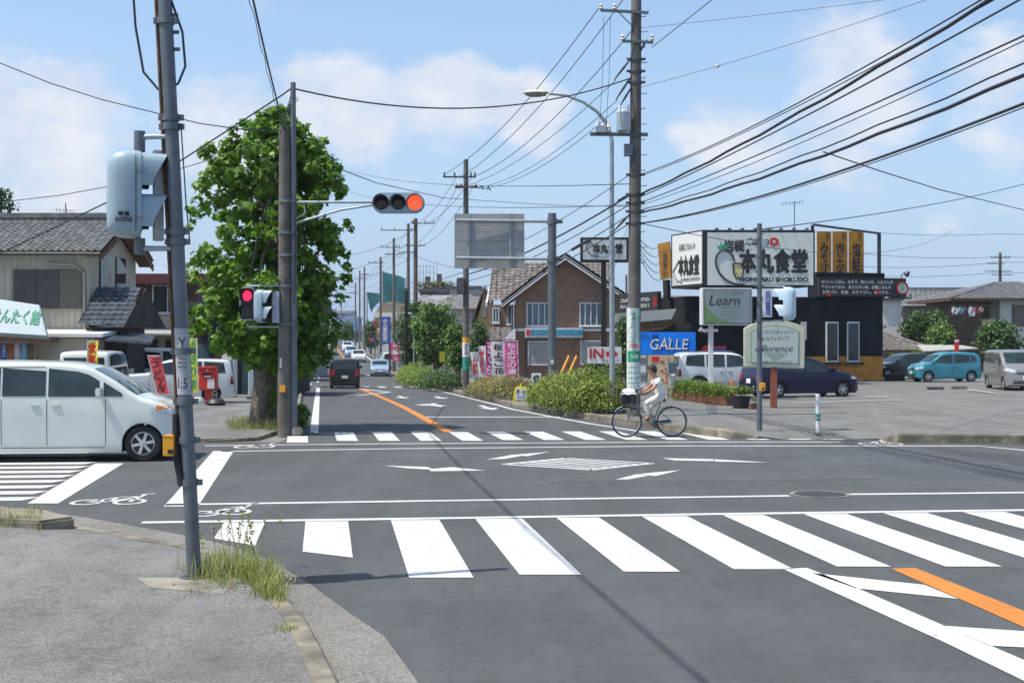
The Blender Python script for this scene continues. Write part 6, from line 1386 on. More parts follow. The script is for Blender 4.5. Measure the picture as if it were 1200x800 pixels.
# gable roof slabs
for x_, z_ in ((PX(588, Y), zp(356, Y)), (PX(741, Y), zp(353, Y))):
    b = MB(); up_ = Vector((0, 0, .22)); a = Vector((xc, Y-.55, zp(298, Y)-.1)); c = Vector((x_, Y-.55, z_)); dv = Vector((0, 8.8, 0))
    rg = roofgrid(c+Vector((0, .12, .1)), Vector((0, 8.6, 0)), a-c, 0, 0, tile=.34); rr_ = rg.build('roof', M['tile_brown'], t, smooth=60)
    b.prism([a, c, c-up_, a-up_*1.1], (0, .1, 0)); b.build('bargeboard', M['frame_white'], rr_)
    b = MB(); b.prism([a-up_*.2, c-up_*.2, c-up_*.6, a-up_*.6], (0, 8.6, 0)); b.build('soffit', M['grey_wall'], rr_)
# cross roof behind
rg = roofgrid(Vector((PX(572, 77.5), 77.0, zp(352, 76))), Vector((PX(718, 78)-PX(572, 77.5), 0, 0)), Vector((.25, 3.6, zp(306, 79)-zp(352, 76))), 0, 0, tile=.34); rr_ = rg.build('roof', M['tile_brown'], t, smooth=60)
b = MB(); b.prism([(PX(572, 77)-.05, 76.9, zp(352, 76)-.1), (PX(581, 79.5), 80.6, zp(306, 79)), (PX(581, 79.5), 80.6, zp(306, 79)-.25), (PX(572, 77)-.05, 76.9, zp(352, 76)-.35)], (-.1, 0, 0)); b.build('bargeboard', M['frame_white'], rr_)
b = MB(); b.prism([(PX(574, 78), 77.3, zp(353, 76)-.1), (PX(582, 79), 80.6, zp(308, 79)), (PX(574, 78), 84, zp(353, 76)-.1)], (.1, 0, 0)); b.build('gable_wall', mat('terracotta_wall', (.36, .16, .09), .8), t)
for px0, px1 in ((617, 645.5), (679, 706)): window(t, PX(px0, Y), PX(px1, Y), Y-.02, zp(382, Y), zp(354.5, Y), muntins=3, g='glass_blue')
for px0, px1 in ((594, 600),): window(t, PX(px0, Y+1.4), PX(px1, Y+1.4), Y+1.45, zp(380, Y), zp(357, Y), muntins=0, g='glass_blue')
window(t, PX(577, Y+1.4), PX(585, Y+1.4), Y+1.45, zp(378, Y), zp(360, Y), muntins=1, g='glass_blue')
for px0, px1, y0, y1 in ((618.5, 646, 428, 399.5), (680, 706, 427, 399)):
    o = window(t, PX(px0, Y), PX(px1, Y), Y-.02, zp(y0, Y), zp(y1, Y), muntins=0, sill=False)
    b = MB(); z_ = zp(y0, Y)+.06
    while z_ < zp(y1, Y)-.06: b.box((PX((px0+px1)/2, Y), Y-.05, z_+.045), (PX(px1, Y)-PX(px0, Y)-.12, .03, .075)); z_ += .09
    b.build('roller_shutter', mat('shutter_grey', (.4, .42, .43), .5, metal=.2), o)
bx('string_course', PX(605, Y), PX(736, Y), Y-.1, Y-.003, zp(388, Y), zp(384.8, Y), M['frame_white'], t)
b = MB(); b.box((PX(649, Y), Y-.2, zp(390, Y)), (PX(683, Y)-PX(615, Y), .25, .58)); fb = b.build('shop_fascia', mat('fascia_white', (.6, .63, .64), .5), t, bevel=.02)
MB().box((PX(652.5, Y), Y-.335, zp(389.5, Y)), (PX(682, Y)-PX(621.5, Y), .03, .32)).build('fascia_panel', mat('fascia_blue', (.04, .25, .38), .4), fb); MB().box((PX(619, Y), Y-.335, zp(389.5, Y)), (.24, .03, .32)).build('fascia_mark', M['ink_red'], fb)
text('住まいのリフォームセンター', fb, (PX(652, Y), Y-.352, zp(389.5, Y)), X_, Z_, 2.7, .2, mat('fascia_lettering', (.25, .5, .6), .5))
for px in (602, 616): MB().tube([(PX(px, Y), Y-.06, zp(352 if px == 602 else 396, Y)), (PX(px, Y), Y-.06, hz)], .04, 8).build('drain_pipe', M['frame_white'] if px == 602 else M['steel_dark'], t)
b = MB(); rg = roofgrid(Vector((PX(572, 74), 73.2, zp(399, 74))), Vector((1.6, 0, 0)), Vector((.0, 1.8, .75)), 0, 0, tile=.3); rr_ = rg.build('porch_roof', M['tile_brown'], t, smooth=60)
b = MB(); b.prism([(PX(587, 74), 73.3, zp(401, 74)), (PX(604, 74), 73.3, zp(401, 74)), (PX(604, 74), 73.3, zp(385, 74)), (PX(602, 74), 73.3, zp(385, 74))], (0, 1.6, 0)); b.build('porch_gable', M['frame_white'], t)
for px in (690, 698): MB().lathe([(0, -.06), (.06, 0), (0, .06)], (PX(px-1, Y), Y-.1, zp(387-3.5, Y)+.05), n=10).build('spotlight', M['white'], t)
q = Vector((PX(628.5, 72), 72, 0)); t = thing('air_conditioner', 'white air conditioner unit against the brick house wall', 'air conditioner', (q.x, q.y, -.05)); b = MB(); b.box((q.x, q.y, zp(443, 72)), (.55, .35, .55)); b.build('casing', M['white'], t, bevel=.03); b = MB(); b.lathe([(.2, 0), (.18, .02), (.05, .025)], (q.x, q.y-.18, zp(443, 72)), (0, -1, 0), 20); b.build('fan_grille', M['steel_dark'], t)
bx('stand', q.x-.2, q.x+.2, q.y-.15, q.y+.15, -.05, zp(443, 72)-.27, M['concrete'], t)
# sign posts in front of it
Y = 44.5; t = thing('arrow_sign', 'white IN sign board with a red arrow above the hedge', 'sign', (PX(704, Y), Y, .1)); bx('board', PX(688.5, Y), PX(728.5, Y), Y-.04, Y+.04, zp(426, Y), zp(406.5, Y), M['white'], t, .01)
MB().tube([(PX(705, Y), Y+.08, .1), (PX(705, Y), Y+.08, zp(408, Y))], .04, 8).build('post', M['steel'], t)
text('IN', t, (PX(699, Y), Y-.042, zp(414, Y)), X_, Z_, .46, .33, M['ink_red'], bold=.04); zc = zp(414.5, Y); MB().add([(PX(710, Y), Y-.046, zc-.09), (PX(718, Y), Y-.046, zc-.09), (PX(718, Y), Y-.046, zc-.17), (PX(724.5, Y), Y-.046, zc), (PX(718, Y), Y-.046, zc+.17), (PX(718, Y), Y-.046, zc+.09), (PX(710, Y), Y-.046, zc+.09)], [list(range(7))]).build('arrow', M['ink_red'], t)
text('駐車場入口', t, (PX(715, Y), Y-.042, zp(422.5, Y)), X_, Z_, .6, .1, M['ink_grey'])
Y = 50; t = thing('pole_sign', 'black framed restaurant sign on a tall black post in front of the brick house', 'sign', (PX(708, Y), Y, .0)); MB().box((PX(707.5, Y), Y+.1, zp(307, Y)/2), (.19, .19, zp(307, Y))).build('post', M['black'], t, bevel=.01)
b = MB(); x0, x1, z0, z1 = PX(680, Y), PX(736.5, Y), zp(307.5, Y), zp(278.5, Y); b.box(((x0+x1)/2, Y, (z0+z1)/2), (x1-x0, .35, z1-z0)); fr_ = b.build('sign_frame', M['black'], t, bevel=.015); MB().box(((x0+x1)/2, Y-.18, (z0+z1)/2), (x1-x0-.2, .03, z1-z0-.2)).build('sign_face', mat('sign_face_pale', (.50, .54, .55), .4), t)
text('本丸食堂', t, ((x0+x1)/2+.12, Y-.2, (z0+z1)/2+.05), X_, Z_, 1.12, .36, M['ink'], heavy=.016); text('HOMMARU SHOKUDO', t, ((x0+x1)/2+.15, Y-.2, z0+.2), X_, Z_, 1.0, .06, M['ink_grey'])
def radish(par, O, s, mats=True):
    O = Vector(O); b = MB(); b.tube([O+Vector((x*s, 0, z_*s)) for x, z_ in ((-.02, .52), (-.14, .53), (-.25, .47), (-.33, .36), (-.36, .22), (-.35, .06), (-.29, -.1), (-.2, -.24), (-.08, -.36), (.06, -.45), (.22, -.51), (.38, -.54), (.54, -.54))], .03*s, 6); b.tube([O+Vector((x*s, 0, z_*s)) for x, z_ in ((-.06, .52), (.04, .49), (.13, .41), (.19, .30), (.22, .18))], .026*s, 6); b.build('drawing', M['ink'], par)
    b = MB(); b.prism([O+Vector((x*s, -.004, z_*s)) for x, z_ in ((.18, .12), (.42, .12), (.5, -.05), (.46, -.3), (.28, -.36), (.2, -.2))], (0, .003, 0)); b.build('drawing', mat('radish_cut', (.6, .5, .25), .6), par)
    b = MB(); pts = [(.18, .12), (.42, .12), (.5, -.05), (.46, -.3), (.28, -.36), (.2, -.2), (.18, .12)]; b.tube([O+Vector((x*s, -.01, z_*s)) for x, z_ in pts], .024*s, 5); b.build('drawing', M['ink'], par)
    b = MB()
    for a in (-50, -20, 10, 40): b.prism([O+Vector((-.12*s, -.006, .5*s))+Vector((math.sin(R(a+d))*r_*s, 0, math.cos(R(a+d))*r_*s)) for d, r_ in ((0, 0), (-14, .16), (0, .3), (14, .16))], (0, .004, 0))
    b.build('drawing', M['ink_green'], par)
radish(t, (x0+.4, Y-.205, (z0+z1)/2+.03), .5)
# ------------------------------------------------------------------ restaurant
t = thing('restaurant', 'charcoal restaurant with a large white corner sign and orange lower wall', 'restaurant', (12, 66, 0))
char = mat('charcoal_wall', (.016, .019, .023), .85, var=.2, scale=1.2, spec=.2); och = mat('ochre_wall', (.42, .19, .03), .8, var=.25, scale=1.2, detail=8); fas = mat('fascia_black', (.02, .022, .024), .6)
A0, B0, D0 = Vector((9.0, 64.5, 0)), Vector((19.35, 66.8, 0)), Vector((6.55, 70.8, 0)); wt_ = zp(348, 66)
b = MB(); b.prism([A0, B0, B0+Vector((-2.2, 9.5, 0)), D0+Vector((1, 6, 0)), D0], (0, 0, wt_)); b.build('wall', char, t)
uf = (B0-A0).normalized(); nf = Vector((uf.y, -uf.x, 0)); ul_ = (D0-A0).normalized(); nl_ = Vector((-ul_.y, ul_.x, 0)); 
if nl_.x > 0: nl_ = -nl_
def onf(px, py, off=0):                      # point of the front face seen at a photo pixel
    k = (px-600)/F; tt = (k*A0.y-A0.x)/(uf.x-k*uf.y); q = A0+uf*tt+nf*off; return Vector((q.x, q.y, zp(py, q.y)))
def onl(px, py, off=0):
    k = (px-600)/F; tt = (k*A0.y-A0.x)/(ul_.x-k*ul_.y); q = A0+ul_*tt+nl_*off; return Vector((q.x, q.y, zp(py, q.y)))
def slab(name, f, x0, y0, x1, y1, m, par, off, th, nrm): 
    q = [f(x0, y1, off), f(x1, y1, off), f(x1, y0, off), f(x0, y0, off)]; zt, zb = max(q[2].z, q[3].z), min(q[0].z, q[1].z)
    q[0].z = q[1].z = (q[0].z+q[1].z)/2; q[2].z = q[3].z = (q[2].z+q[3].z)/2
    return MB().prism(q, -nrm*th).build(name, m, par)
slab('lower_wall', onf, 945, 417.5, 1033.5, 449, och, t, .06, .05, nf)
for x0, x1 in ((967.5, 981.5), (992, 1006)):
    o = slab('window', onf, x0, 377, x1, 424, M['frame_white'], t, .1, .12, nf); slab('pane', onf, x0+1.0, 378.6, x1-1.0, 422.4, M['glass'], o, .112, .01, nf); slab('sill', onf, x0-3, 424.3, x1+4, 427.5, fas, o, .22, .2, nf)
slab('plinth', onf, 790, 446, 1034, 449.5, M['concrete'], t, .09, .03, nf)
slab('parapet', onf, 955, 319.5, 1035, 349, char, t, .15, 1.0, nf)
ob = slab('slogan_fascia', onf, 955, 325.5, 1056, 347.5, fas, t, .5, .3, nf)
for k, s_ in enumerate(('おいしいごはん、みそ汁、肉じゃが。ふるさとの', 'やさいのうまみ、あたたかい味。岩槻ごはんの', 'お茶づけ、定食、おそうざい。食べてね')): text(s_, ob, onf(999-k, 330.3+k*6, .52), uf, Z_, (4.0, 3.9, 3.7)[k], .19, M['ink_white'], bold=.01)
for px, py in ((966, 345), (1023, 342)): text('●', ob, onf(px, py, .53), uf, Z_, .22, .2, M['ink_red'])
c = onf(1051, 337.5, .55); b = MB(); b.lathe([(.25, 0), (.35, 0), (.35, .02), (.25, .02)], c, nf, 28); b.build('emblem_ring', mat('emblem_red', (.36, .02, .025), .6), ob); b = MB(); b.lathe([(0, .0), (.25, .0), (.25, .015)], c, nf, 28); b.build('emblem', M['white'], ob)
b = MB(); b.prism([c+nf*.03+uf*x+Vector((0, 0, z_)) for x, z_ in ((-.12, .2), (.1, .22), (.16, .0), (.08, -.2), (-.1, -.2), (-.15, .0))], nf*.01); b.build('emblem', mat('emblem_grey', (.3, .4, .33), .5), ob)
MB().tube([onf(1040, 349, .1), onf(1064, 349, .3), onf(1064, 345, .3)], .05, 6).build('eave_end', M['steel_dark'], t)
q = onf(1053, 322, .3); b = MB(); b.tube([q-Vector((0, 0, .3)), q, q+Vector((.25, -.25, .12))], .03, 6); b.lathe([(.05, 0), (.16, .18), (.16, .24)], q+Vector((.1, -.1, .1)), (.6, -.6, -.3), 12); b.build('floodlight', M['steel'], t)
# corner sign
fr = MB(); so_ = .9
S0 = Vector((9.15, 61.6, 0)); su = Vector((.977, .02, 0)).normalized(); sn = Vector((su.y, -su.x, 0)); sl2 = Vector((-.36, 1, 0)).normalized(); sln = Vector((-sl2.y, sl2.x, 0)); sln = -sln if sln.x > 0 else sln
def ons(px, py, off=0): k = (px-600)/F; tt = (k*S0.y-S0.x)/(su.x-k*su.y); q = S0+su*tt+sn*off; return Vector((q.x, q.y, zp(py, q.y)))
def onsl(px, py, off=0): k = (px-600)/F; tt = (k*S0.y-S0.x)/(sl2.x-k*sl2.y); q = S0+sl2*tt+sln*off; return Vector((q.x, q.y, zp(py, q.y)))
S1 = ons(955, 300); S1.z = 0; Lf = onsl(786.5, 300); Lf.z = 0; zt, zb = zp(269.5, 61.7), zp(335.5, 61.7)
sg = MB().prism([Vector((p.x, p.y, zb)) for p in (S0, S1, S1+Vector((-.3, 2.0, 0)), Lf+Vector((2.0, 1.5, 0)), Lf)], (0, 0, zt-zb)).build('sign_box', M['black'], t)
sfm = mat('sign_cream', (.60, .635, .59), .5, var=.03); face = slab('sign_face', ons, 829, 272.5, 953, 334, sfm, t, .03, .03, sn); face2 = slab('sign_face', onsl, 788.5, 274, 823, 333.5, mat('sign_cream_side', (.68, .69, .64), .5, var=.03), t, .03, .03, sln)
text('本丸食堂', face, ons(906, 306, .05), su, Z_, 3.25, 1.12, M['ink'], heavy=.045); text('岩槻', face, ons(860, 288, .05), su, Z_, .95, .55, M['ink'], heavy=.02); text('ごはんの', face, ons(888, 283, .05), su, Z_, 1.05, .34, M['ink'], heavy=.012); text('◎', face, ons(907, 283.5, .05), su, Z_, .42, .4, M['ink_red'], heavy=.015)
text('HOMMARU SHOKUDO', face, ons(907, 327.5, .05), su, Z_, 3.3, .2, M['ink'], heavy=.012); radish(face, ons(852, 313, .06), 1.55)
text('本丸食堂', face2, onsl(808, 311, .05), -sl2, Z_, 2.1, .95, M['ink'], heavy=.035); text('岩槻ごはんの', face2, onsl(806, 289, .05), -sl2, Z_, 1.7, .32, M['ink_grey'], bold=.01); text('HOMMARU SHOKUDO', face2, onsl(810, 327, .05), -sl2, Z_, 2.0, .16, M['ink_grey'], bold=.02)
MB().tube([onsl(797, 305, .05), onsl(790, 318, .05), onsl(794, 328, .05), onsl(800, 331, .05)], .03, 5).build('drawing', M['ink_grey'], face2)
b = MB()
for k in range(8):
    q = ons(838+k*15, 269, .05); b.tube([q, q+sn*.35+Vector((0, 0, .02))], .02, 5); b.box(q+sn*.38, (.16, .1, .08))
b.build('sign_lamp', M['steel_dark'], t)
# rail frame and orange boards
fz = zp(270.5, 65.5); p1 = onf(1033.5, 300, -.3); b = MB(); b.bar((S1.x, S1.y+.3, fz), (p1.x, p1.y, fz), .1, .1); b.bar((p1.x, p1.y, wt_), (p1.x, p1.y, fz+.03), .16, .16, up=(1, 0, 0)); b.bar((S1.x, S1.y+.5, zb), (S1.x, S1.y+.5, fz), .14, .14, up=(1, 0, 0)); b.build('sign_rail', mat('navy_frame', (.03, .03, .06), .5), t)
om = mat('orange_board', (.45, .20, .012), .6, var=.15, scale=2)
for (x0, x1, s_) in ((960, 977, 'みそ汁'), (978.5, 996, '肉じゃが'), (997.5, 1015, '塩鮭')):
    o = slab('orange_board', onf, x0, 271, x1, 320, om, t, -.25, .05, nf); text(s_, o, onf((x0+x1)/2, 301, -.24), uf, Z_, .48, 1.45, M['ink'], vertical=True, heavy=.014); text('岩槻の', o, onf(x0+12.5, 278, -.24), uf, Z_, .22, .5, M['ink'], vertical=True); MB().box(onf(x0+8, 319, -.22), (.16, .02, .14)).build('seal', M['ink'], o)
q = [P(774, 328, 66.3), P(788, 325, 66), P(784.5, 283, 66), P(770.5, 286, 66.3)]; o = MB().prism(q, Vector((.05, .08, 0))).build('orange_board', om, t); text('お食事処', o, (q[0]+q[2])/2, (q[1]-q[0]), Z_, .3, 1.6, M['ink'], vertical=True, eps=.02); MB().tube([P(781, 328, 66.2), P(782, 352, 66.2)], .2, 8).build('board_post', fas, t)
# left wing: slogan boards, eave, awning, doorway
ob = slab('slogan_fascia', onl, 744, 343, 791, 365, fas, t, 1.0, .2, nl_)
for k, s_ in enumerate(('ごはんがうまい。みそ汁がうまい', 'おいしいおかず、炊きたて')): text(s_, ob, onl(764, 351.5+k*7, 1.02), -ul_, Z_, 3.4, .22, M['ink_white'], bold=.01)
MB().box(onl(789, 353, 1.05), (.18, .05, .5)).build('emblem', M['ink_red'], ob)
gr = mat('eave_grey', (.10, .11, .115), .6); b = MB(); q = [onl(744, 380, 1.5), onl(818, 374, 1.5), onl(818, 361.5, 1.2), onl(744, 367, 1.2)]; b.prism(q, Vector((.5, .6, 0))); b.build('eave', gr, t)
b = MB(); q = [onl(748, 391, 1.1), onl(797, 386, 1.1), onl(796, 378.5, .3), onl(752, 381, .3)]; b.prism(q, Vector((.1, .2, 0))); b.build('awning', mat('awning_orange', (.45, .25, .07), .7), t)
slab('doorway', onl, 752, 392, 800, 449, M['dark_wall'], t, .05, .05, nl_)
slab('red_blue_board', onf, 823, 408, 850, 416, M['ink_blue'], t, .08, .04, nf); slab('red_strip', onf, 823, 405.5, 850, 408, M['ink_red'], t, .1, .04, nf); c = onf(826, 409.5, .15); MB().lathe([(0, 0), (.22, 0), (.22, .04)], c, nf, 16).build('round_mark', M['ink_red'], t)
slab('notice_frame', onf, 938, 377, 944.5, 398, M['offwhite'], t, .08, .04, nf)
for x in (826, 834): MB().lathe([(0, -.08), (.08, 0), (0, .08)], onf(x, 389, .1), n=8).build('wall_lamp', M['offwhite'], t)
# blue sign and menu boards in front
Y = 55; t = thing('cafe_sign', 'bright blue sign board with white slanted lettering behind the utility pole', 'sign', (PX(782, Y), Y, .03)); bx('board', PX(748.5, Y), PX(815, Y), Y-.1, Y+.1, zp(415.5, Y), zp(389, Y), mat('sign_blue', (.0, .22, .85), .4, var=.05), t, .02)
text('GALLE', t, (PX(785, Y), Y-.105, zp(404, Y)), X_, Z_, 1.65, .45, M['ink'], bold=.02, shear=.15); text('GALLE', t, (PX(784, Y), Y-.125, zp(403.3, Y)), X_, Z_, 1.65, .45, M['ink_white'], bold=.01, shear=.15); text('♪ ♪', t, (PX(781, Y), Y-.108, zp(396.5, Y)), X_, Z_, .3, .15, M['ink_white']); text('カフェ・雑貨', t, (PX(761, Y), Y-.108, zp(394, Y)), X_, Z_, .75, .18, mat('deep_blue_ink', (.01, .05, .3), .5), bold=.02)
for px in (752, 812): MB().box((PX(px, Y), Y+.14, zp(430, Y)), (.08, .08, zp(391, Y)-.03-(zp(430, Y)-1.2)+.1)).build('post', M['steel_dark'], t)
Y = 52; t = thing('menu_board', 'beige menu board with red numbers below the blue sign', 'sign board', (PX(775, Y), Y, .04)); bx('board', PX(759, Y), PX(790, Y), Y-.03, Y+.03, zp(458, Y), zp(415.8, Y), mat('menu_beige', (.55, .45, .28), .6, var=.12, scale=4), t)
for k, s_ in enumerate(('•1', '•2', '•3')): text(s_, t, (PX(779, Y), Y-.034, zp(424+10.5*k, Y)), X_, Z_, .36, .26, mat('menu_red', (.55, .07, .02), .5), bold=.03)
MB().box((PX(768, Y), Y-.035, zp(420.5, Y)), (.3, .02, .2)).build('red_mark', M['ink_red'], t); text('おすすめ', t, (PX(766, Y), Y-.034, zp(427, Y)), X_, Z_, .26, .09, M['ink']); bx('legs', PX(760, Y), PX(763, Y), Y-.03, Y+.3, .04, zp(450, Y), M['steel_dark'], t)
Y = 50; t = thing('notice_board', 'white notice board with small panels between pole and menu board', 'sign board', (PX(753, Y), Y, .05)); bx('board', PX(748.5, Y), PX(757.5, Y), Y-.03, Y+.03, .3, zp(416, Y), mat('notice_grey', (.5, .53, .55), .5), t)
for k in range(4): bx('panel', PX(749.5, Y), PX(756.8, Y), Y-.05, Y-.032, zp(426+k*10, Y), zp(419+k*10, Y), M['white'] if k % 2 else M['ink_grey'], t)
bx('foot', PX(749, Y), PX(757, Y), Y-.2, Y+.2, .05, .32, M['steel_dark'], t)
Y = 45.5; t = thing('display_stand', 'slim steel display stand with glass head beside the white suv', 'stand', (PX(787.5, Y), Y, .06))
for px in (783, 792): MB().box((PX(px, Y), Y, (.06+zp(430, Y))/2), (.03, .03, zp(430, Y)-.06)).build('leg', M['steel'], t)
bx('display_case', PX(782, Y), PX(793, Y), Y-.1, Y+.1, zp(438, Y), zp(423, Y), M['steel_light'], t); bx('pane', PX(783, Y), PX(792, Y), Y-.12, Y-.105, zp(436, Y), zp(425, Y), M['glass_blue'], t); bx('leaflet_panel', PX(783, Y), PX(792, Y), Y-.03, Y-.01, zp(455, Y), zp(440, Y), M['offwhite'], t)
# Learn sign
Y = 46; t = thing('gallery_sign', 'white framed grey-green box sign in italic lettering on a single white post', 'sign', (PX(833, Y), Y, .07)); x0, x1, z0, z1 = PX(820.5, Y), PX(880.5, Y), zp(381, Y), zp(337.5, Y)
RZ = Matrix.Rotation(R(-4), 3, 'Z'); cc = Vector(((x0+x1)/2, Y, (z0+z1)/2))
b = MB(); b.box(cc, (x1-x0, .4, z1-z0), R(7)); b.build('sign_box', M['white'], t, bevel=.02); su7 = Vector((math.cos(R(7)), math.sin(R(7)), 0)); sn7 = Vector((su7.y, -su7.x, 0))
Mx = Matrix.Rotation(R(7), 3, 'Z'); f_ = MB().box(cc+sn7*.2, (x1-x0-.09, .03, z1-z0-.09), M=Mx).build('border', M['steel_dark'], t); fm = mat('sign_grey_green', (.27, .33, .33), .35, var=.06, scale=1); MB().box(cc+sn7*.215, (x1-x0-.15, .02, z1-z0-.15), M=Mx).build('sign_face', fm, t)
W2, H2 = (x1-x0-.15)/2, (z1-z0-.15)/2; b = MB(); pts = [(-W2, -H2), (W2*.55, -H2)]+[(-W2+(W2*1.55)*(1-math.sin(a)), -H2+H2*1.5*(1-math.cos(a))) for a in [k*math.pi/2/10 for k in range(11)]]
b.add([cc+sn7*.2275+su7*x+Vector((0, 0, z_)) for x, z_ in pts], [list(range(len(pts)))]); b.build('green_sweep', mat('sign_green', (.17, .30, .11), .4), t)
text('Learn', t, cc+sn7*.228+su7*-.12+Vector((0, 0, .22)), su7, Z_, 1.15, .36, M['ink'], shear=.3, bold=.0); text('インテリア・雑貨の店', t, cc+sn7*.228+su7*.02+Vector((0, 0, .5)), su7, Z_, 1.2, .1, M['ink_grey'])
for k in range(4): text('─────────', t, cc+sn7*.228+su7*.1+Vector((0, 0, -.05-.13*k)), su7, Z_, .75-.1*(k % 2), .015, M['ink_grey'])
MB().box((PX(833, Y)-.0, Y+.02, (z0+.07)/2), (.17, .17, z0-.07)).build('post', M['white'], t, bevel=.01); MB().box((PX(831, Y), Y-.02, zp(387, Y)), (.62, .1, .1)).build('lamp_bracket', M['white'], t); MB().lathe([(.05, 0), (.09, .12)], (PX(823.5, Y), Y-.02, zp(387, Y)), (-.6, 0, .3), 10).build('spotlight', M['white'], t)
# Florence sign
Y = 40; t = thing('cafe_sign', 'cream arched cafe sign with script lettering on one red-brown post', 'sign', (PX(908, Y), Y, .09)); cx = PX(908, Y)
ol = [(PX(872.5, Y), zp(430, Y)), (PX(943, Y), zp(432, Y)), (PX(944, Y), zp(384, Y)), (PX(935, Y), zp(379.5, Y)), (PX(922, Y), zp(376, Y)), (PX(908, Y), zp(374.8, Y)), (PX(895, Y), zp(376, Y)), (PX(882, Y), zp(379.5, Y)), (PX(872.5, Y), zp(384, Y))]
b = MB(); b.prism([(x, Y, z_) for x, z_ in ol], (0, .22, 0)); b.build('panel', mat('cream_sign', (.56, .56, .44), .6, var=.05), t, bevel=.03)
cz = zp(406, Y); inn = [(cx+(x-cx)*k, cz+(z_-cz)*k2) for x, z_ in ol for k, k2 in ((.80, .80),)]; MB().prism([(x, Y-.012, z_) for x, z_ in inn], (0, .012, 0)).build('border', mat('border_green', (.2, .33, .26), .6), t)
inn = [(cx+(x-cx)*.765, cz+(z_-cz)*.76) for x, z_ in ol]; MB().prism([(x, Y-.022, z_) for x, z_ in inn], (0, .012, 0)).build('sign_face', mat('pale_green_face', (.47, .55, .49), .6, var=.04), t)
text('インテリアギャラリー', t, (cx+.02, Y-.024, zp(389, Y)), X_, Z_, 1.15, .13, M['ink'], shear=.2); text('& カフェテリア', t, (cx+.02, Y-.024, zp(396.5, Y)), X_, Z_, .85, .12, M['ink'], shear=.2); text('Florence', t, (cx+.03, Y-.024, zp(408, Y)), X_, Z_, 1.05, .2, M['ink'], shear=.4)
for k in range(3): text(('□□□□□□□', '□□□□□', '□□')[k].replace('□', 'ー'), t, (cx+.03, Y-.024, zp(414+3*k, Y)), X_, Z_, .7-.2*k, .03, M['ink_grey'])
text('048-794-3522', t, (cx+.03, Y-.024, zp(424, Y)), X_, Z_, 1.0, .08, M['ink_grey'], shear=.2)
MB().box((PX(907.5, Y), Y+.11, (.05+zp(430, Y))/2), (.2, .16, zp(430, Y)-.05)).build('post', mat('red_brown_post', (.30, .09, .05), .7, var=.15, scale=5), t, bevel=.01)
# guide post
q = G(958.5, 508, .08); t = thing('guide_post', 'white guide post with a green band at the driveway edge', 'guide post', q); MB().tube([q, q+Vector((0, 0, .85))], .05, 14).build('post', M['white'], t); MB().tube([q+Vector((0, 0, .85)), q+Vector((0, 0, .9))], [.056, .05], 14).build('cap', M['white'], t)
MB().lathe([(.052, .37), (.056, .37), (.056, .45), (.052, .45)], q, n=14).build('band', M['ink_green'], t); MB().lathe([(.052, .30), (.055, .30), (.055, .345), (.052, .345)], q, n=14).build('band', M['steel'], t); MB().lathe([(0, 0), (.09, 0), (.09, .02), (.05, .025)], q, n=14).build('base', M['steel_dark'], t)
# planters
tc_ = mat('terracotta', (.2, .085, .045), .8, var=.2, scale=8); pts = [(799, 467.8), (811, 469.3), (822, 470.9), (834, 472.6), (846, 474.3)]
labs = ['brown flower trough at the left end of the planter row, beside the display stand', 'second brown flower trough from the display stand', 'brown flower trough right at the white sign post', 'brown flower trough just right of the white sign post', 'last brown flower trough before the black tub']
for k, (px, py) in enumerate(pts):
    q = G(px, py, .09); t = thing('planter', labs[k], 'planter', q, R(-50), 'flower troughs along the car park')
    b = MB(); b.prism([(-.3, -.12, 0), (.3, -.12, 0), (.34, -.15, .24), (-.34, -.15, .24)], (0, .27, 0)); b.box((0, .015, .25), (.72, .32, .03)); b.build('trough', tc_, t, local=True)
    MB().box((0, .015, .262), (.66, .27, .008)).build('soil', M['soil'], t, local=True)
    mb = MB()
    for i in range(170): blades(mb, (random.uniform(-.34, .34), random.uniform(-.12, .15), .26), 7, random.uniform(.25, .68 if k < 2 else .5), .04, .8)
    for i in range(520): add_leaf(mb, Vector((random.uniform(-.42, .42), random.uniform(-.2, .22), .26+random.random()**1.3*.42)), rnd()+Vector((0, 0, .6)), .075)
    mb.build('plant', L_bright if k in (0, 1, 3) else L_hedge, t, local=True, smooth=0)
q = G(868, 478.5, .09); t = thing('planter', 'black round plant tub with pale green leaves beside the red-brown post', 'planter', q, 0, 'flower troughs along the car park'); b = MB(); b.lathe([(0, 0), (.24, 0), (.31, .38), (.28, .38), (.26, .3), (0, .3)], q, n=20); b.build('tub', M['rubber'], t); clumps([q+Vector((random.gauss(0, .15), random.gauss(0, .12), .5+random.random()*.12)) for i in range(12)], .16, 36, .08).build('plant', L_hedge, t, smooth=0)
q = G(883, 479.5, .09); t = thing('planter', 'tiny terracotta pot with a seedling by the right signal pole', 'planter', q, 0, 'flower troughs along the car park'); b = MB(); b.lathe([(0, 0), (.1, 0), (.14, .18), (.12, .18), (.1, .15), (0, .15)], q, n=16); b.build('pot', tc_, t); clumps([q+Vector((0, 0, .28))], .12, 50, .07).build('plant', L_bright, t, smooth=0)
mb = MB()
for i in range(14): g = G(random.uniform(785, 800), random.uniform(464, 469), .09); mb2 = clumps([Vector((g.x, g.y, .2))], .13, 22, .07); b0 = len(mb.v); mb.v += mb2.v; mb.f += [[i_+b0 for i_ in f] for f in mb2.f]; mb.mi += mb2.mi
tag(mb.build('ground_cover', L_low, smooth=0), kind='stuff')
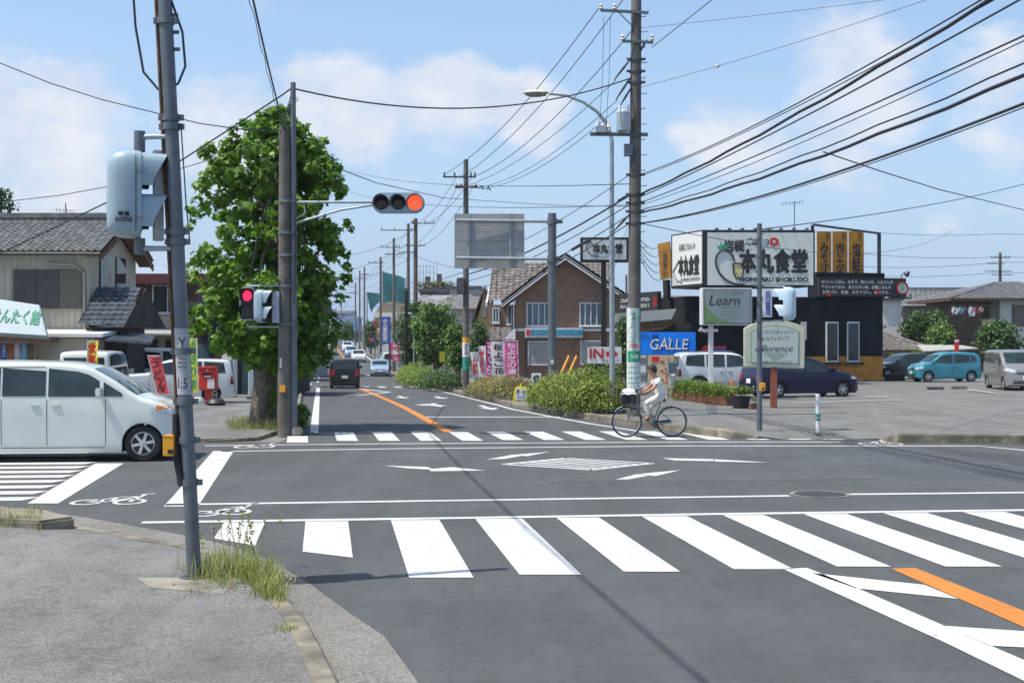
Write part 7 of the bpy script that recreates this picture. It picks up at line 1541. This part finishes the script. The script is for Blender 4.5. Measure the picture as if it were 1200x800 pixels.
q = G(858, 469, .09); t = thing('traffic_cone', 'orange traffic cone with white band behind the flower troughs', 'traffic cone', q); om_ = mat('cone_orange', (.75, .13, .02), .5); MB().lathe([(0, .7), (.04, .7), (.15, .04)], q, n=18).build('cone', om_, t); MB().lathe([(.075, .48), (.112, .28)], q+Vector((0, 0, .0)), n=18).build('band', M['white'], t); MB().box(q+Vector((0, 0, .02)), (.38, .38, .04)).build('base', om_, t, bevel=.01)
# ------------------------------------------------------------------ houses behind the car park
def hip(par, x0, x1, y0, y1, ze, zr, ov, m, ridge=None, tile=.4):
    """hip roof of four tiled planes with a ridge along x"""
    x0 -= ov; x1 += ov; y0 -= ov; y1 += ov; yc = (y0+y1)/2; r0, r1 = ridge or (x0+(y1-y0)/2, x1-(y1-y0)/2)
    a, b_, c, d = Vector((x0, y0, ze)), Vector((x1, y0, ze)), Vector((x1, y1, ze)), Vector((x0, y1, ze)); e, f = Vector((r0, yc, zr)), Vector((r1, yc, zr)); mb = MB()
    def face(p, q, s_, r_):
        n = max(2, int((s_-q).length/tile)); cols = max(2, int((q-p).length/.09)); rows = []
        nn = (q-p).cross(r_-p).normalized(); nn = -nn if nn.z < 0 else nn
        for j in range(n):
            for e_ in (0, 1):
                v = (j+e_)/n; A1, B1 = p.lerp(r_, v), q.lerp(s_, v); rows.append([A1.lerp(B1, i/cols)+nn*((.035 if e_ == 0 else 0)+.02*math.cos((A1.lerp(B1, i/cols)-p).dot((q-p).normalized())/.3*2*math.pi)) for i in range(cols+1)])
        mb.grid(rows)
    face(a, b_, f, e); face(c, d, e, f); face(b_, c, f, f); face(d, a, e, e)
    rf = mb.build('roof', m, par, smooth=60); rb = MB(); rb.tube([e, f], .13, 8)
    for p, q in ((a, e), (d, e), (b_, f), (c, f)): rb.tube([p+Vector((0, 0, .05)), q], .1, 8)
    rb.build('ridge', m, rf); fb_ = MB(); fb_.box(((x0+x1)/2, (y0+y1)/2, ze-.08), (x1-x0-.06, y1-y0-.06, .14)); fb_.build('eave', M['soffit'], rf); return rf
Y = 84; t = thing('house', 'cottage with grey-brown hip roof beside the charcoal restaurant', 'house', (PX(1062, Y), Y, 0)); x0, x1 = PX(1000, Y), PX(1078, Y); bx('wall', x0, x1, Y, Y+6, 0, zp(410, Y), M['beige_wall'], t); hip(t, x0, x1, Y, Y+6, zp(410, Y), zp(381, Y), .75, M['tile_brown'])
window(t, PX(1037, Y), PX(1049, Y), Y-.02, zp(428, Y), zp(416, Y), g='glass', m='steel_dark')
Y = 92; t = thing('house', 'tall pale block behind the restaurant corner', 'house', (PX(1045, Y), Y, 0)); bx('wall', PX(1030, Y), PX(1056, Y), Y, Y+5, 0, zp(352, Y), M['white_wall'], t); bx('roof', PX(1028, Y), PX(1058, Y), Y-.3, Y+5.3, zp(352, Y), zp(349, Y), M['steel_dark'], t)
Y = 102; t = thing('house', 'grey tiled house with wide low roof behind the trees', 'house', (PX(1095, Y), Y, 0)); x0, x1 = PX(1054, Y), PX(1142, Y); bx('wall', x0+.3, x1, Y, Y+7, 0, zp(358, Y), mat('taupe_wall', (.27, .23, .2), .85), t)
b = roofgrid(Vector((x0-.6, Y-.9, zp(358.5, Y))), Vector((x1-x0+1.2, 0, 0)), Vector((1.2, 4.2, zp(338, Y)-zp(358.5, Y))), 0, 0, tile=.4); b.build('roof', M['tile_grey'], t, smooth=60)
b = MB(); b.bar((x0+.4, Y+3.3, zp(337, Y)), (x1+1.6, Y+3.3, zp(337, Y)), .3, .3); b.build('ridge', M['tile_grey'], t)
window(t, PX(1097, Y), PX(1112, Y), Y-.02, zp(380, Y), zp(363, Y), g='glass', m='shutter'); window(t, PX(1102, Y), PX(1112, Y), Y-.3, zp(378, Y), zp(371, Y), m='offwhite')
Y = 90; t = thing('house', 'pale green-white house with a large grey hip roof at the right edge', 'house', (PX(1190, Y), Y, 0)); x0, x1 = PX(1128, Y), PX(1262, Y); bx('wall', PX(1169, Y), x1, Y, Y+8, 0, zp(350, Y), mat('mint_wall', (.5, .55, .51), .8, var=.06), t); bx('recessed_wall', x0, PX(1169, Y)-.002, Y+1.5, Y+8, 0, zp(350, Y), mat('brown_wall', (.16, .12, .09), .85), t)  # the set-back left part of the wall is brown
hip(t, PX(1122, Y), x1, Y, Y+8, zp(350, Y), zp(329, Y), .8, M['tile_grey'], ridge=(PX(1189, Y), PX(1222, Y)))
window(t, PX(1186, Y), PX(1206, Y), Y-.02, zp(381, Y), zp(357.5, Y), m='shutter', g='shutter2', muntins=0)
MB().tube([(PX(1170, Y), Y-.08, zp(352, Y)), (PX(1170, Y), Y-.08, 0)], .05, 8).build('drain_pipe', M['shutter'], t)
dk = mat('balcony_brown', (.05, .035, .028), .6)
b = MB()
for px in (1113, 1130, 1148, 1168): b.bar((PX(px, 88.2), 88.2, 0), (PX(px, 88.2), 88.2, zp(358, 88)), .1, .1, up=(1, 0, 0))
for py in (358, 377, 384, 396): b.bar((PX(1113, 88.2), 88.2, zp(py, 88)), (PX(1168, 88.2), 88.2, zp(py, 88)), .1, .08)
for k in range(22): b.box((PX(1114+k*2.5, 88.15), 88.15, zp(390, 88)), (.06, .03, .7))
b.box((PX(1140, 89), 89.3, zp(397, 88)), (3.2, 2.2, .12)); b.build('balcony', dk, t)
bx('balcony_panel', PX(1151, 88), PX(1167, 88), 88.05, 88.1, zp(385, 88), zp(374, 88), mat('straw_panel', (.35, .27, .14), .8), t)
for k, (px, w_, h_, c_) in enumerate([(1119, .42, .5, (.5, .5, .5)), (1126, .3, .45, (.2, .28, .36)), (1131, .25, .4, (.08, .09, .16)), (1139, .45, .62, (.5, .49, .49)), (1144, .3, .42, (.32, .05, .07)), (1150, .25, .35, (.36, .26, .28))]):
    q = P(px, 360, 87.9); b = MB(); g = [[q+Vector((w_*(a/5-.5), .05*math.sin(a*1.7+j), -h_*j/5+.03*math.sin(a+j))) for a in range(6)] for j in range(6)]; b.grid(g); o = b.build('laundry', mat('laundry_%d' % k, c_, .9), smooth=180)
    tag(o, ['white shirt first on the left of the laundry line', 'light blue garment on the laundry line', 'dark navy garment on the laundry line', 'large white sheet on the laundry line', 'crimson garment on the laundry line', 'pinkish garment last on the laundry line'][k], 'laundry', 'laundry on the balcony')
Y = 80; t = thing('carport', 'low pale carport roof behind the turquoise car', 'carport', (PX(1115, Y), Y, 0)); b = MB(); b.prism([(PX(1082, Y), Y, zp(412.5, Y)), (PX(1146, Y), Y, zp(409, Y)), (PX(1146, Y), Y+3, zp(406, Y)), (PX(1092, Y), Y+3, zp(405.5, Y))], (0, 0, .08)); b.build('roof', mat('carport_roof', (.38, .38, .33), .6), t)
for px in (1084, 1112, 1144): MB().box((PX(px, Y), Y+.3, zp(412, Y)/2), (.1, .1, zp(412, Y))).build('post', M['steel_dark'], t)
bx('back_wall', PX(1125, Y), PX(1146, Y), Y+2.6, Y+2.8, 0, zp(409, Y), M['dark_wall'], t)
Y = 76; t = thing('marker_sign', 'narrow red and white upright sign above the turquoise car', 'sign', (PX(1121, Y), Y, .02)); bx('panel', PX(1118.5, Y), PX(1123.5, Y), Y-.03, Y+.03, zp(413, Y), zp(397.5, Y), M['ink_red'], t); bx('panel_top', PX(1118.5, Y), PX(1123.5, Y), Y-.034, Y-.031, zp(400.5, Y), zp(397.8, Y), M['white'], t); MB().tube([(PX(1121, Y), Y+.06, .02), (PX(1121, Y), Y+.06, zp(400, Y))], .03, 8).build('post', M['steel'], t)
t = thing('television_aerial', 'thin television aerial above the restaurant sign', 'aerial', P(930, 262, 76)); b = MB(); b.tube([P(931, 300, 76), P(931, 236, 76)], .03, 6); b.tube([P(915, 239, 76), P(942, 236, 76)], .015, 5)
for k in range(7): b.tube([P(917+4*k, 236, 76), P(917+4*k, 241, 76)], .012, 5)
b.build('mast', M['steel'], t)
# dark tank/plinth boxes by the restaurant corner
o = MB().box(P(1049, 440, 68)+Vector((0, 0, -.2)), (.9, .5, .55)).build('bin', M['rubber'], bevel=.05); tag(o, 'black bin standing at the restaurant corner by the parked cars', 'bin')
# ------------------------------------------------------------------ the far street
def simple_house(label, px0, px1, Y, pye, pyr, wallm, roofm, gable='x', wins=(), name='house', depth=8, z0=None):
    z0 = zg(min(PX((px0+px1)/2, Y), 4), Y) if z0 is None else z0
    t = thing(name, label, 'house', (PX((px0+px1)/2, Y), Y, z0)); x0, x1 = PX(px0, Y), PX(px1, Y); ze, zr = zp(pye, Y), zp(pyr, Y)
    b = MB(); b.box(((x0+x1)/2, Y+depth/2, (z0+ze)/2-.1), (x1-x0, depth, ze-z0+.2))
    if gable == 'front': b.prism([(x0, Y+.01, ze), (x1, Y+.01, ze), ((x0+x1)/2, Y+.01, zr-.15)], (0, depth-.02, 0))
    b.build('wall', wallm, t)
    if gable == 'x':
        b = MB(); b.prism([(x0-.5, Y-.6, ze), (x0-.5, Y+depth/2, zr), (x0-.5, Y+depth+.6, ze), (x0-.5, Y+depth/2, zr-.25)], (x1-x0+1, 0, 0)); rf = b.build('roof', roofm, t)
    elif gable == 'front':
        xm = (x0+x1)/2; rf = None
        for xa in (x0-.45, x1+.45): b = MB(); b.prism([(xm, Y-.4, zr), (xa, Y-.4, ze-.2), (xa, Y-.4, ze-.4), (xm, Y-.4, zr-.22)], (0, depth+.8, 0)); b.build('roof', roofm, t)
    else: bx('roof', x0-.2, x1+.2, Y-.2, Y+depth+.2, ze, zr, roofm, t)
    for a, c, y0, y1 in wins: window(t, PX(a, Y), PX(c, Y), Y-.02, zp(y1, Y), zp(y0, Y), fr=.07)
    return t
simple_house('white house with dark sloping roof behind the second utility pole', 529, 562, 88, 362, 345, M['white_wall'], M['tile_brown'], 'x', [(533, 539, 372, 388), (548, 553, 368, 382)])
simple_house('narrow yellow gabled house with orange lower wall', 560.5, 575.5, 84, 372, 334, mat('yellow_wall', (.66, .52, .22), .8), M['tile_brown'], 'front', [(565.5, 570, 352, 370)]); 
o = bx('lower_wall', PX(560.2, 84), PX(576, 84), 83.93, 83.99, -.6, zp(390, 84), mat('orange_wall', (.42, .14, .05), .8), None); o.parent = [x for x in bpy.data.objects if x.get('label', '').startswith('narrow yellow')][0]; o.location = o.location-o.parent.location
simple_house('grey-roofed long building behind the roadside trees', 492, 547, 118, 370, 344, M['grey_wall'], mat('grey_sheet_roof', (.24, .235, .25), .6), 'x')
simple_house('pale grey building with flat roof far behind the road sign', 527, 562, 130, 338, 335, M['grey_wall'], M['steel_dark'], 'flat')
t = simple_house('dark building with a planted flat roof and a wire frame on top', 492, 529, 150, 342, 338, mat('dark_block', (.10, .09, .08), .85), M['steel_dark'], 'flat', z0=-.4)
clumps([P(random.uniform(494, 528), random.uniform(333, 337), 151) for i in range(30)], .6, 40, .3).build('roof_garden', leafmat('dry_leaf', (.12, .12, .04), (.2, .19, .07)), t, smooth=0)
for px, y0 in ((501, 324), (515, 321)): MB().box(P(px, (y0+333)/2, 152), (.55, .5, (333-y0)*.1)).build('chimney', M['steel_dark'], t)
b = MB()
for k in range(7): b.tube([P(488+k*4, 335, 152), P(488+k*4, 311, 152)], .04, 5)
for py in (311, 319, 327): b.tube([P(488, py, 152), P(512, py, 152)], .04, 5)
b.build('roof_frame', M['steel_light'], t)
teal = mat('teal_net', (.008, .15, .16), .8, var=.12, scale=.3)
t = thing('driving_range_net', 'tall teal golf net wall behind the far poles', 'net', P(462, 392, 260)); b = MB(); b.prism([P(x, y, 260) for x, y in ((449, 362), (475, 366), (475, 327), (470, 324), (463, 322), (447, 318), (447, 345))], (0, .4, 0)); b.build('net', teal, t)
for px, y0 in ((448, 318), (462, 321), (475, 326)): MB().tube([P(px, 395, 259.5), P(px, y0-1, 259.5)], .18, 6).build('mast', M['steel_light'], t)
t = thing('driving_range_net', 'lower teal golf net left of the tall one, tapering to a point', 'net', P(440, 392, 280)); b = MB(); b.prism([P(x, y, 280) for x, y in ((430, 342), (454, 345), (452, 352), (444, 354), (438, 360), (435, 366), (432, 355))], (0, .4, 0)); b.build('net', teal, t)
for px in (430, 454): MB().tube([P(px, 395, 279.5), P(px, 342, 279.5)], .18, 6).build('mast', M['steel_light'], t)
t = thing('dome_hall', 'beige rounded hall roof below the teal nets', 'hall', (PX(458, 240), 240, .3)); b = MB(); dm_ = [(438, 372), (442, 362), (448, 356), (456, 353), (466, 354), (476, 357), (476, 395), (438, 395)]; b.prism([P(x, y, 240) for x, y in dm_], (0, 20, 0)); b.build('roof', mat('beige_dome', (.36, .27, .18), .8, var=.25, scale=.2), t); bx('band', PX(438, 240), PX(476, 240), 239.6, 239.9, zp(372, 240), zp(366, 240), M['offwhite'], t)
simple_house('far bluish apartment block at the end of the road', 392, 412, 620, 367, 364, mat('haze_blue_block', (.18, .25, .42), .8, var=.2, scale=.05), M['grey_wall'], 'flat', [], depth=20)  # blue of the distant air haze is painted into this wall colour
simple_house('far pale blue block right of the bluish apartment', 411, 418, 560, 373, 371, mat('cyan_block', (.16, .36, .52), .8), M['grey_wall'], 'flat', [], depth=20)
t = thing('vertical_sign', 'blue vertical sign board with white lettering along the road', 'sign', (PX(451.5, 108), 108, zg(-10, 108))); bx('board', PX(446.5, 108), PX(457, 108), 107.9, 108.1, zp(403, 108), zp(371, 108), mat('board_blue', (.06, .09, .36), .5, var=.1), t); text('中古車販売', t, (PX(451.5, 108), 107.9, zp(387, 108)), X_, Z_, .4, 1.9, M['ink_white'], vertical=True, heavy=.012); MB().tube([(PX(456.5, 108), 108.15, zg(-10, 108)), (PX(456.5, 108), 108.15, zp(371, 108))], .08, 8).build('post', M['steel_dark'], t)
for lab, px0, px1, py0, py1, Yy, c_ in [('small red sign board beside the far poles', 437.5, 442, 376, 383, 160, (.3, .04, .05)), ('orange vertical sign board next to the small red one', 441.5, 443.5, 384, 398, 155, (.5, .28, .1)), ('tiny red sign far down the right pavement', 433, 438, 396, 400, 170, (.6, .05, .03)), ('light blue sign panel far down the road', 414, 418, 377, 388, 260, (.1, .35, .6)), ('yellow square sign in front of the roadside trees', 515, 521.5, 412, 424, 72, (.4, .38, .03))]:
    t = thing('roadside_sign', lab, 'sign', (PX((px0+px1)/2, Yy), Yy, zg(-9, Yy)+.1), 0, 'small signs along the road'); bx('board', PX(px0, Yy), PX(px1, Yy), Yy-.05, Yy+.05, zp(py1, Yy), zp(py0, Yy), mat('board_'+lab[:9].replace(' ', '_'), c_, .6), t); MB().tube([(PX((px0+px1)/2, Yy), Yy+.08, zg(-9, Yy)), (PX((px0+px1)/2, Yy), Yy+.08, zp(py0, Yy))], .05, 6).build('post', M['steel_dark'], t)
simple_house('cream house with brown roof just beyond the roadside trees on the right', 462, 478, 135, 378, 366, M['beige_wall'], M['tile_brown'], 'x', [(466, 469, 384, 392)])
simple_house('white shop with flat dark roof by the red far sign', 440, 456, 200, 385, 382, M['white_wall'], M['steel_dark'], 'flat', [(443, 447, 389, 396)])
simple_house('small grey far house with dark roof at the bend of the road', 424, 436, 270, 388, 382, M['grey_wall'], M['tile_dark'], 'x')
simple_house('far white house on the left side of the road by the bluish block', 376, 388, 330, 386, 380, M['white_wall'], M['tile_grey'], 'x')
for lab, px0, px1, py0, py1, Yy, c_ in [('white square shop sign on the right pavement beyond the blue board', 443, 447.5, 384, 390, 175, (.6, .6, .6)), ('green narrow sign far along the right pavement', 428, 430, 385, 395, 200, (.05, .3, .14)), ('yellow tiny sign by the far green tree', 430.5, 433, 386, 391, 210, (.6, .48, .05)), ('dark blue tiny banner sign on the right pavement', 437, 439.5, 392, 402, 165, (.05, .06, .2))]:
    t = thing('roadside_sign', lab, 'sign', (PX((px0+px1)/2, Yy), Yy, zg(-9, Yy)+.1), 0, 'small signs along the road'); bx('board', PX(px0, Yy), PX(px1, Yy), Yy-.05, Yy+.05, zp(py1, Yy), zp(py0, Yy), mat('board2_'+lab[:9].replace(' ', '_'), c_, .6), t); MB().tube([(PX((px0+px1)/2, Yy), Yy+.08, zg(-9, Yy)), (PX((px0+px1)/2, Yy), Yy+.08, zp(py0, Yy))], .05, 6).build('post', M['steel_dark'], t)
# low far rows of houses and trees that close the view on both sides
random.seed(21); rfm = [M['tile_grey'], M['tile_brown'], M['tile_dark']]; wlm = [M['white_wall'], M['beige_wall'], M['grey_wall']]
adj = ['white', 'beige', 'grey']; radj = ['grey', 'brown', 'dark']
for k, (px, Yy) in enumerate([(745, 118), (776, 122), (1010, 150), (1085, 165), (1130, 150), (1240, 120), (590, 170), (650, 160), (60, 95), (150, 100), (215, 96), (300, 110), (255, 95), (-40, 80)]):
    X = PX(px, Yy); a = k % 3; c_ = (k*2+1) % 3; wpx = 5.0/Yy*F; z0 = 0 if px > 600 else zg(-9, Yy)
    simple_house('distant %s house with %s roof, %s' % (adj[a], radj[c_], ['behind the big utility pole', 'behind the left wing of the restaurant', 'behind the restaurant roof', 'far behind the low tiled house', 'far behind the balcony', 'beyond the right edge', 'far behind the brick house ridge', 'far behind the brick gable', 'behind the gable house at the left', 'behind the reddish house', 'behind the dark shop', 'hidden behind the plane tree', 'right of the reddish house', 'beyond the left edge'][k]),
        px-wpx, px+wpx, Yy, HZ-(4.6-2.2)/Yy*F, HZ-(6.4-2.2)/Yy*F, wlm[a], rfm[c_], 'x', [(px-wpx*.5, px-wpx*.1, HZ-(4.2-2.2)/Yy*F, HZ-(3.0-2.2)/Yy*F)], z0=z0)
for k, (px, Yy) in enumerate([(356, 75), (362, 100), (368, 135), (374, 190), (383, 300)]):
    hh = [5.5, 5, 6, 6, 8][k]; py = HZ-(hh-2.2)/Yy*F; wv = [1.6, 2.2, 3, 4, 6][k]/Yy*F
    rtree(['roadside tree just past the plane tree', 'second roadside tree past the plane tree', 'third roadside tree on the left pavement', 'far tree on the left side of the road', 'very far tree on the left side of the road'][k], px-wv*.6, Yy, [(py, px-wv, px), (py+(HZ-py)*.3, px-wv*1.6, px+wv*.35), (HZ-.1*(HZ-py), px-wv*1.6, px+wv*.35), (HZ+4, px-wv, px)], 60, [L_mid, L_dark][k % 2], .7, 40, .3, group='trees on the left pavement')
mb = MB(); cen = []
for i in range(420):
    a = random.uniform(-.75, .75); Yd = random.uniform(420, 560); cen.append(Vector((math.tan(a)*Yd, Yd, random.uniform(.5, 6)+3*math.sin(a*17)+2*math.sin(a*41))))
tag(clumps([c for c in cen if not -.165 < c.x/c.y < -.115], 4.2, 22, 3.0).build('distant_woods', L_dark, smooth=0), kind='stuff')

# ------------------------------------------------------------------ summer haze
o = MB().box((0, 1000, 7), (6400, 8400, 16.6)).build('haze', M['white'], smooth=0); o['kind'] = 'stuff'
hm = bpy.data.materials.new('haze_air'); hm.use_nodes = True; n = hm.node_tree.nodes; n.remove(n['Principled BSDF']); pv = n.new('ShaderNodeVolumePrincipled')
pv.inputs['Color'].default_value = (.80, .88, .98, 1); pv.inputs['Density'].default_value = HAZE; hm.node_tree.links.new(pv.outputs[0], n['Material Output'].inputs['Volume'])
o.data.materials.clear(); o.data.materials.append(hm)
